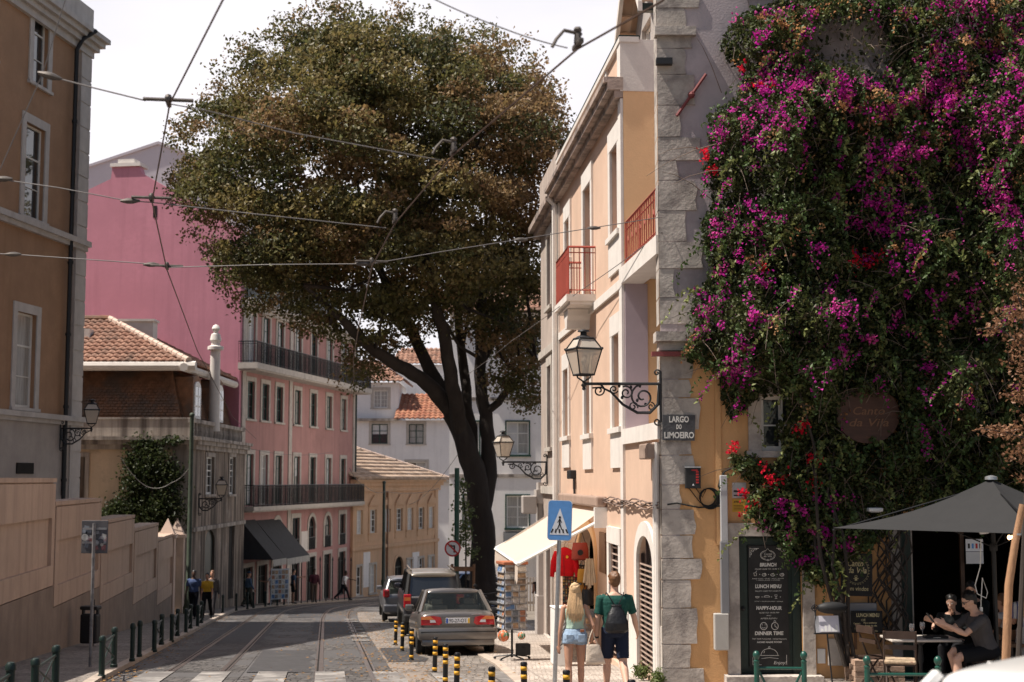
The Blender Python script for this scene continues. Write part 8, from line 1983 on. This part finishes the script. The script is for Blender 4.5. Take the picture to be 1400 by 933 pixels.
mb=MB();Yt=-.0235;put_text(mb,'Canto',w_*.45,h*.76,.13,Yt,shear=.25,width=w_*.5,bold=.002);put_text(mb,'da Vila',w_*.5,h*.60,.13,Yt,shear=.25,width=w_*.62,bold=.002);put_text(mb,'Bem vindos',w_*.5,h*.17,.09,Yt,shear=.15,width=w_*.75,bold=.001)
mb.box(w_*.40,w_*.56,Yt,Yt+.001,h*.40,h*.42);mb.box(w_*.44,w_*.52,Yt,Yt+.001,h*.36,h*.44);ring(.48,.465,.02,.012)
for a in range(30):ang=a/30*6.28;ring(.5+.40*math.cos(ang),.60+.33*math.sin(ang),.012,.006,r=.002,n=6)
ring(.5,.60,w_*.37,h*.30,r=.002,n=40);mb.build('lettering',M_CHALKY,b)
(xa,xb,za,zb_)=FR.rect(1160,834,1203,864);w_=xb-xa;h=zb_-za
b=thing('lunch_board','small chalkboard reading lunch menu leaning on the grey meter cabinet','chalkboard',(xa+CNX,YR-.16,za));MB().bevbox(0,w_,-.01,.01,0,h,.01).build('panel',M_BOARD,b);mb=MB();Yt=-.0125
put_text(mb,'LUNCH MENU',w_*.53,h*.80,.075,Yt,width=w_*.72,bold=.003);put_text(mb,'12€',w_*.38,h*.58,.045,Yt,bold=.001)
for t,x,z,ww_ in(('Couvert:',.18,.43,.22),('Pão e azeitonas',.60,.46,.42),('Prato do dia',.62,.33,.38),('Bebida',.55,.21,.2),('12h-15h',.2,.2,.2),('Café incluído',.66,.09,.34)):put_text(mb,t,w_*x,h*z,.035,Yt,width=w_*ww_,bold=.001)
mb.build('lettering',M_CHALKY,b)
MB().box(.05,.09,.01,.05,-.25,0).box(w_-.09,w_-.05,.01,.05,-.25,0).build('leg',M_WOOD,b)
c_=P(1186,567,YR-.5);b=thing('name_board','round dark wooden board with script lettering deep in the bougainvillea','sign',tuple(c_));rr=42*YR/FPX
MB().prism([(rr*1.0*math.cos(t),rr*.92*math.sin(t))for t in np.linspace(0,6.283,41)[:-1]],-.03,.02).build('panel',pm('varnished_brown_wood',(.075,.032,.02),rough=.5,var=.3,scale=4,stretch=(1,1,6)),b);mb=MB();Yt=-.034
put_text(mb,'Canto',.0,.05,.17,Yt,shear=.25,width=rr*1.0,bold=.001);put_text(mb,'da Vila',.0,-.13,.17,Yt,shear=.25,width=rr*1.25,bold=.001);put_text(mb,'bar',0,-rr*.72,.05,Yt)
mb.tube([(-.06,Yt,rr*.62),(-.03,Yt,rr*.68),(0,Yt,rr*.62),(.03,Yt,rr*.68),(.06,Yt,rr*.62)],.005,4);mb.build('lettering',pm('faded_bronze_lettering',(.22,.11,.06),var=.2),b);MB().tube([(-.2,.05,.3),(-.1,.3,.55)],.006,4).tube([(.2,.05,.3),(.1,.3,.55)],.006,4).build('chain',M_IRON,b)
q=P(1196,697,YR-.35);b=thing('wall_lamp','pale grey wall lamp housing half hidden above the parasol','lamp',tuple(q));MB().bevbox(-.11,.11,-.08,.3,-.03,.03,.015).build('housing',M_BLIND,b);MB().bevbox(-.08,.08,-.06,.2,-.045,-.03,.008).build('lens',M_STEEL,b)
Ys=21.0;p=Vector((PX(1124,Ys),Ys,gz(Ys)+.05))
b=thing('menu_stand','iron menu stand holding white menu sheets beside the door','menu stand',tuple(p),R(6));zt=P(1120,866,Ys).z-p.z
mb=MB();mb.tube([(.05,0,.05),(-.02,0,zt)],.012,8)
for a in(30,150,270):mb.tube([(.05,0,.12),(.05+.22*math.cos(R(a)),.22*math.sin(R(a)),.0)],.011,6)
mb.build('pole',M_IRON,b);mb=MB();mb.box(-.22,.22,-.03,.01,zt-.01,zt+.005);mb.tube([(-.2,0,zt),(-.17,.06,zt+.33)],.01,6).tube([(.2,0,zt),(.17,.06,zt+.33)],.01,6);mb.tube(spiral(-.2,zt+.36,.055,.015,0,1.6),.008,6).tube([(-.26,0,zt+.36),(-.14,0,zt+.36)],.006,5).tube([(-.2,0,zt+.3),(-.2,0,zt+.42)],.006,5);mb.build('holder',M_IRON,b)
Mt=Matrix.Translation((0,0,zt))@Matrix.Rotation(R(-14),4,'X')
MB().bevbox(-.19,.17,-.02,-.012,.005,.25,.003,Mt).build('clear_sleeve',pm('plastic_sleeve',(.35,.35,.37),rough=.1,var=.4,scale=8),b);sh_=MB().box(-.13,.16,-.026,-.0205,.015,.25,Mt).build('menu_sheet',pm('printed_sheet',(.62,.60,.66),rough=.4,var=.1),b)
mb=MB()
for j in range(5):mb.raw([(-.12+.055*j,-.028,.02),(-.075+.055*j,-.028,.02),(-.08+.055*j,-.028,.06+.04*((j*7)%3)),(-.11+.055*j,-.028,.07+.03*((j*5)%3))],[(0,1,2,3)],Mt)
mb.build('print',M_WHITE,sh_)
MB().ball((.08,.05,zt+.36),.2,12,(1.2,.5,.45)).build('rain_cover',M_TRIM,b,smooth=True)
Yp=bp0.y;b=thing('brick_planter','low planter of pale bricks round the stems of the bougainvillea','planter',(PX(1182,Yp),Yp-.1,gz(Yp)+.05));mb=MB();bw_,hb=.70*34/34,.075;wpl=33*Yp/FPX
for r in range(6):
    for f_ in range(4):
        ln=2*wpl if f_%2==0 else .7;n=max(2,int(ln/.22));off=.5*(r%2)
        for j in range(n):
            a=(j+(off if j else 0))/n*ln;c__=min((j+1+off)/n,1)*ln-.012
            if c__-a<.03:continue
            jt=random.uniform(-.012,.012);z0=r*(hb+.008)
            if f_==0:mb.box(a-wpl,c__-wpl,-.35+jt,-.25+jt,z0,z0+hb)
            elif f_==2:mb.box(a-wpl,c__-wpl,.25,.35,z0,z0+hb)
            elif f_==1:mb.box(wpl-.1+jt,wpl+jt,a-.245,min(c__,.69)-.245-.2,z0,z0+hb)if c__-.2>a else None
            else:mb.box(-wpl+jt,-wpl+.1+jt,a-.245,min(c__,.69)-.245-.2,z0,z0+hb)if c__-.2>a else None
mb.build('brickwork',pm('pale_brick',(.38,.26,.19),rough=.95,var=.35,scale=5,bump=.5,patch=.5,pcol=(.5,.42,.35),pscale=3),b);MB().box(-wpl+.1,wpl-.1,-.25,.25,0,.38).build('soil',pm('dark_soil',(.05,.035,.025),var=.4,scale=8),b)
def vbar(loc,lab,w_,rz):
    r_=thing('green_barrier',lab,'barrier',loc,rz,'bright green barriers before the restaurant');h=.84
    for x in(0,w_):MB().lathe([(.04,0),(.032,.04),(.032,h-.09),(.036,h-.085),(.036,h-.07),(.02,h-.06),(.028,h-.045),(.043,h-.015),(.043,h+.01),(.025,h+.04),(0,h+.05)],16,None,(x,0)).build('post',M_GREEN,r_,smooth='auto')
    MB().tube([(0,0,h-.16),(w_,0,h-.16)],.017,8).build('top_rail',M_GREEN,r_,smooth='auto');MB().tube([(.03,0,h-.2),(w_*.5,0,.12)],.015,8).tube([(w_-.03,0,h-.2),(w_*.5,0,.12)],.015,8).build('diagonal_brace',M_GREEN,r_,smooth='auto')
a_=P(1034,894,17.6);vbar((a_.x,17.6,a_.z-.85),'bright green barrier with ball tops in front of the menu door',63*17.6/FPX,R(-4))
a_=P(1185,901,16.4);vbar((a_.x,16.4,a_.z-.85),'bright green barrier with ball tops half hidden by the white car',94*16.4/FPX,R(-3))
Yu=19.3;ap=P(1355,655,Yu);p=Vector((ap.x,Yu,gz(Yu)+.05));H_=ap.z-p.z;zr=P(1355,726,Yu-1.5).z-p.z-.02
b=thing('parasol','large square charcoal parasol over the restaurant terrace','parasol',tuple(p));hd_=(1355-1141)*Yu/FPX
M_PAR=pm('charcoal_parasol_cloth',(.026,.0255,.026),rough=.9,var=.08,scale=3,bump=.25,bscale=9)
cn=[Vector((-hd_,.15,zr)),Vector((-.1,-hd_*.98,zr)),Vector((hd_,-.15,zr)),Vector((.1,hd_*.98,zr))];top=Vector((0,0,H_));mb=MB();NN=8
for k in range(4):
    A_,B_=cn[k],cn[(k+1)%4]
    for i in range(NN):
        for j in range(NN):
            def pt(u,v):
                e=A_.lerp(B_,v);sag=-.10*math.sin(math.pi*u)*(1+.5*math.sin(math.pi*v))-.06*u*math.sin(math.pi*v)*0
                return top.lerp(e,u)+Vector((0,0,sag))
            mb.face([pt(i/NN,j/NN),pt((i+1)/NN,j/NN),pt((i+1)/NN,(j+1)/NN),pt(i/NN,(j+1)/NN)])
mb.build('canopy',M_PAR,b,smooth='auto');MB().tube([(0,0,0),(0,0,H_-.02)],.032,12).build('pole',M_BLACK,b,smooth='auto')
MB().lathe([(.085,H_-.01),(.08,H_+.03),(.03,H_+.045),(0,H_+.05)],16).build('top_cap',M_STEEL,b,smooth='auto');mb=MB()
for c__ in cn:mb.tube([(0,0,H_-.08),c__-Vector((0,0,.03))],.012,6);mb.tube([(0,0,zr-.25),top.lerp(c__,.5)-Vector((0,0,.14))],.01,6)
mb.build('rib',M_BLACK,b)['kind']='stuff';MB().lathe([(.05,zr-.3),(.055,zr-.25),(.05,zr-.2)],12).build('runner',M_TRIM,b);MB().bevbox(-.3,.3,-.3,.3,0,.08,.02).build('base',M_TRIM,b)
q=P(1345,727,Yu-.1);b=thing('spotlight','small pale twin spotlight clipped to the parasol pole','lamp',tuple(q));MB().lathe([(.02,-.06),(.045,.05),(.04,.06)],12,Matrix.Rotation(R(70),4,'Y')).build('lamp_head',M_BLIND,b,smooth='auto');MB().ball((.05,0,.05),.035,10).tube([(.05,0,.05),(.09,.05,.0)],.01,6).build('joint',M_BLIND,b,smooth='auto')
q=P(1338,738,Yu-.08);b=thing('electric_flex','white electric flex dangling beside the parasol pole','flex',tuple(q));pts=[P(*v,Yu-.08)-q for v in((1341,738),(1340,775),(1333,800),(1336,812),(1348,818),(1350,810),(1343,790),(1341,822),(1341,830))];MB().tube(pts,.007,6).build('wire',M_WHITE,b,smooth='auto');MB().bevbox(pts[-1].x-.02,pts[-1].x+.02,-.02,.02,pts[-1].z-.06,pts[-1].z,.008).build('plug',M_WHITE,b)
(xa,xb,za,zb_)=FR.rect(1326,738,1350,772);b=thing('paper_notice','white paper notices hanging inside the restaurant entrance','notice',(xa+CNX,YR+.2,za));h=zb_-za;w_=xb-xa;MB().box(0,w_,0,.004,h*.5,h).build('sheet',M_SIGNWHITE,b);MB().box(0,w_,0,.004,0,h*.48).build('sheet',M_BLIND,b);mb=MB()
for j,c__ in enumerate((M_BLACK,M_SIGNBLUE,M_SIGNRED,M_BLACK)):MB().bevbox(w_*(.12+.22*j),w_*(.24+.22*j),-.004,-.001,h*.62,h*.82,.002).build('pictogram',c__,b)
ys=15.2;q=P(1374,935,ys);b=thing('tree_stake','rough wooden stake leaning at the right edge before the terrace','stake',tuple(q));pts=[P(1374,935,ys)-q,P(1379,800,ys)-q,P(1388,740,ys)-q,P(1398,690,ys)-q];MB().tube(pts,[.045,.042,.038,.034],10).build('shaft',pm('weathered_pine',(.36,.20,.11),rough=.85,var=.3,scale=5,stretch=(3,3,.5),bump=.5),b,smooth='auto');MB().lathe([(.041,0),(.041,.02)],10,Matrix.Translation(P(1391,732,ys)-q)).build('tie_wire',M_STEEL,b)
mb=MB()
for a in np.arange(17.9,22.1,.35):
    b=a+.349;mb.raw([(4.75,a,gz(a)),(4.75,a,gz(a)+.178),(10.5,a,gz(a)+.178),(10.5,a,gz(a)),(4.75,b,gz(b)),(4.75,b,gz(b)+.178),(10.5,b,gz(b)+.178),(10.5,b,gz(b))],[(0,1,2,3),(4,7,6,5),(1,5,6,2),(0,4,5,1),(3,2,6,7)])
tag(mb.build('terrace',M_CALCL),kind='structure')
Yt_=19.8;HT=.18;gzt=gz(Yt_)+HT;tz=gzt+.74;tl,tr=PX(1203,Yt_)*.995,PX(1296,Yt_)*.995
b=thing('cafe_table','small marble topped cafe table with wine glasses under the parasol','table',((tl+tr)/2,Yt_,gzt));hh=tz-gzt;wd=(tr-tl)/2
MB().bevbox(-wd,wd,-.32,.32,hh-.03,hh,.008).build('table_top',pm('pale_marble',(.62,.56,.50),rough=.3,var=.15),b);MB().lathe([(.2,0),(.18,.03),(.03,.06),(.025,hh*.5),(.045,hh*.6),(.025,hh-.1),(.12,hh-.03)],12).build('pedestal',M_IRON,b,smooth='auto')
def glass(px,lab,Y):
    q=P(px,878,Y);g_=thing('wine_glass',lab,'glass',(q.x,Y,tz));MB().lathe([(.035,0),(.03,.004),(.005,.01),(.004,.08),(.03,.11),(.038,.15),(.034,.20),(.031,.20),(.034,.15),(.027,.112),(.0,.09)],16).build('bowl',thin_glass('clear_glass',(.9,.9,.9),.8)if 'clear_glass' not in MATS else MATS['clear_glass'],g_,smooth='auto');MB().lathe([(0,.095),(.026,.113),(.033,.145),(0,.145)],16).build('wine',pm('rose_wine',(.45,.20,.12),rough=.1,var=.05),g_,smooth='auto')
glass(1247,'wine glass on the left of the cafe table',Yt_-.15);glass(1261.5,'wine glass on the right of the cafe table, nearer the sitting man',Yt_+.05)
q=P(1276,878,Yt_);b=thing('dark_tray','flat dark purse lying on the cafe table','purse',(q.x,Yt_-.1,tz));MB().bevbox(-.16,.16,-.08,.08,0,.035,.012).build('case',M_TRIM,b);MB().box(-.05,.05,-.083,-.08,.01,.02).build('clasp',M_STEEL,b)
q=P(1240,878,Yt_);b=thing('napkin_holder','white napkin holder beside the left wine glass','napkin holder',(q.x,Yt_-.05,tz));MB().bevbox(-.06,.06,-.04,.04,0,.05,.006).build('case',M_WHITE,b);MB().box(-.05,.05,-.03,.03,.05,.06).build('napkin',M_SIGNWHITE,b)
M_CH=pm('dark_chair_wood',(.05,.03,.022),rough=.5,var=.3,scale=6)
M_CUSH=pm('flowered_cushion',(.40,.30,.20),rough=.9,var=.6,scale=16,patch=.8,pcol=(.22,.10,.07),pscale=14)
def chair(loc,rz,lab,cush=True):
    c_=thing('folding_chair',lab,'chair',loc,rz,'dark folding chairs on the terrace')
    for sx in(-.2,.2):
        MB().tube([(sx,.20,0),(sx,-.02,.44),(sx,-.20,.88)],.014,6).build('back_leg',M_CH,c_);MB().tube([(sx*.88,-.20,0),(sx*.88,.2,.45)],.014,6).build('front_leg',M_CH,c_)
    MB().box(-.2,.2,-.20,-.18,.78,.88).box(-.2,.2,-.155,-.135,.64,.70).build('backrest',M_CH,c_)
    s_=MB()
    for j in range(6):s_.box(-.2,.2,-.18+j*.068,-.125+j*.068,.435,.452)
    s_.build('seat',M_CH,c_)
    if cush:MB().bevbox(-.2,.2,-.19,.21,.453,.505,.022).build('cushion',M_CUSH,c_)
chair((PX(1219,18.9),18.9,gz(18.9)+HT),R(-14),'dark folding chair with flowered cushion, its back to us left of the table');chair((PX(1188,20.4),20.4,gz(20.4)+HT),R(-70),'dark folding chair beside the brick planter',False)
chair((PX(1336,19.6),19.6,gz(19.6)+HT),R(88),'dark folding chair the man in grey sits on');chair((PX(1366,20.6),20.6,gz(20.6)+HT),R(60),'dark folding chair behind the parasol pole',False)
b=thing('bench','low wooden bench at the right edge behind the stake','bench',(PX(1400,20.3),20.3,gz(20.3)+HT));MB().box(-.45,.9,-.2,.2,.60,.64).build('seat',M_WOOD,b);MB().box(-.45,.9,.16,.2,.66,.8).build('backrest',M_WOOD,b)
for x in(-.4,.85):MB().box(x-.03,x+.03,-.18,.18,0,.6).build('leg',M_CH,b)
sz=.50
def seat_p(label,px,Y,rz,**k):return person(label,(PX(px,Y),Y,gz(Y)+HT),rz,sit=k.pop('sit',.585),voxel=.01,**k)
gm,gj=seat_p('man in charcoal t-shirt and dark shorts sitting at the cafe table, reading his phone',1336,19.2,R(92),H=1.84,legs=((rd(82),rd(78),.10),(rd(88),rd(100),.16)),arms=((rd(38),.12,rd(62),.12),(rd(40),.12,rd(58),.12)),lean=rd(16),skin=SK2,hair=('short',HK),top=('short',cloth('charcoal',(.075,.07,.072))),bottom=('shorts',cloth('black_denim',(.012,.012,.014))),shoes=M_TRIM,face=True,head_nod=rd(24),build=1.08)
MB().tube([gj['HR']@Vector(v)for v in((-.072,.02,.018),(-.06,.085,.018),(0,.10,.018),(.06,.085,.018),(.072,.02,.018))],.004,5).box(-.052,-.010,.092,.096,-.005,.03,gj['HR']).box(.010,.052,.092,.096,-.005,.03,gj['HR']).build('sunglasses',M_BLACK,gm)
q=Matrix.Translation(gm.location)@Matrix.Rotation(gm.rotation_euler.z,4,'Z')@gj['A'][1][2];q2=Matrix.Translation(gm.location)@Matrix.Rotation(gm.rotation_euler.z,4,'Z')@gj['A'][-1][2];q=(q+q2)/2;b=thing('phone','dark phone in the hands of the sitting man in charcoal','phone',(q.x-.09,q.y,q.z+.02),R(92));MB().bevbox(-.036,.036,-.006,.006,-.01,.14,.004,Matrix.Rotation(R(-35),4,'X')).build('case',M_TRIM,b);MB().box(-.032,.032,-.0075,-.006,-.0,.13,Matrix.Rotation(R(-35),4,'X')).build('screen',M_CGLASSD,b)
seat_p('dark clad guest facing the man in charcoal across the cafe table',1293,21.35,R(150),H=1.64,legs=((rd(85),rd(85),.08),(rd(85),rd(85),.08)),arms=((rd(35),.1,rd(60),.15),(rd(35),.1,rd(60),.15)),lean=rd(12),skin=SK2,hair=('short',HK),top=('long',cloth('black_top',(.012,.014,.015))),bottom=('long',cloth('black_denim',(.012,.012,.014))),shoes=M_TRIM,face=True,head_nod=rd(15))
wt,wj_=person('waiter in black with a pale blue face mask inside the restaurant entrance',(PX(1322,21.6),21.6,gz(21.6)+.05),R(150),H=1.70,arms=((rd(25),.1,rd(60),.1),(rd(25),.1,rd(60),.1)),lean=rd(22),head_nod=rd(15),skin=SK1,hair=('short',HK),top=('long',cloth('black_top',(.012,.014,.015))),bottom=('long',cloth('black_denim',(.012,.012,.014))),shoes=M_TRIM,voxel=.012,face=True)
MB().ball((0,.05,-.045),.058,12,(1.0,.95,.85),wj_['HR']).build('face_mask',pm('mask_blue',(.42,.55,.62),rough=.8,var=.08),wt,smooth=True)
seat_p('guest in white top sitting behind the parasol pole',1358,21.0,R(60),H=1.62,fem=True,legs=((rd(85),rd(85),.05),(rd(85),rd(85),.05)),arms=((rd(20),.1,rd(70),.1),(rd(20),.1,rd(70),.1)),skin=SK1,hair=('short',HBR),top=('tank',cloth('soft_white',(.55,.52,.50))),bottom=('long',cloth('black_denim',(.012,.012,.014))),shoes=M_TRIM)
M_STR=bpy.data.materials.new('blue_striped_cloth');M_STR.use_nodes=True;n_=M_STR.node_tree.nodes;l_=M_STR.node_tree.links.new;tcs=n_.new('ShaderNodeTexCoord');wv_=n_.new('ShaderNodeTexWave');wv_.inputs['Scale'].default_value=5.5;rp2=n_.new('ShaderNodeValToRGB');rp2.color_ramp.elements[0].position=.72;rp2.color_ramp.elements[0].color=(.62,.60,.60,1);rp2.color_ramp.elements[1].position=.80;rp2.color_ramp.elements[1].color=(.05,.07,.22,1);l_(tcs.outputs['Object'],wv_.inputs['Vector']);l_(wv_.outputs['Fac'],rp2.inputs[0]);l_(rp2.outputs[0],n_['Principled BSDF'].inputs['Base Color'])
seat_p('blond guest in white and blue striped top, back to us at the right edge',1392,20.3,R(-12),H=1.66,fem=True,sit=.76,legs=((rd(85),rd(85),.05),(rd(85),rd(85),.05)),arms=((rd(20),.1,rd(70),.1),(rd(20),.15,rd(70),.1)),skin=SK1,hair=('long',HB),top=('short',M_STR),bottom=('skirt',cloth('soft_white',(.55,.52,.50))),shoes=M_TRIM)
q=P(1381,735,25.0);b=thing('pendant_lamp','small warm pendant lamp glowing inside the dark restaurant','lamp',tuple(q));mm=bpy.data.materials.new('warm_bulb');mm.use_nodes=True;mm.node_tree.nodes['Principled BSDF'].inputs['Emission Color'].default_value=(1,.62,.28,1);mm.node_tree.nodes['Principled BSDF'].inputs['Emission Strength'].default_value=6;MB().ball((0,0,0),.05,12).build('bulb',mm,b,smooth=True);MB().tube([(0,0,.05),(0,0,.9)],.006,5).lathe([(.03,.04),(.03,.08),(0,.1)],10).build('flex',M_IRON,b)
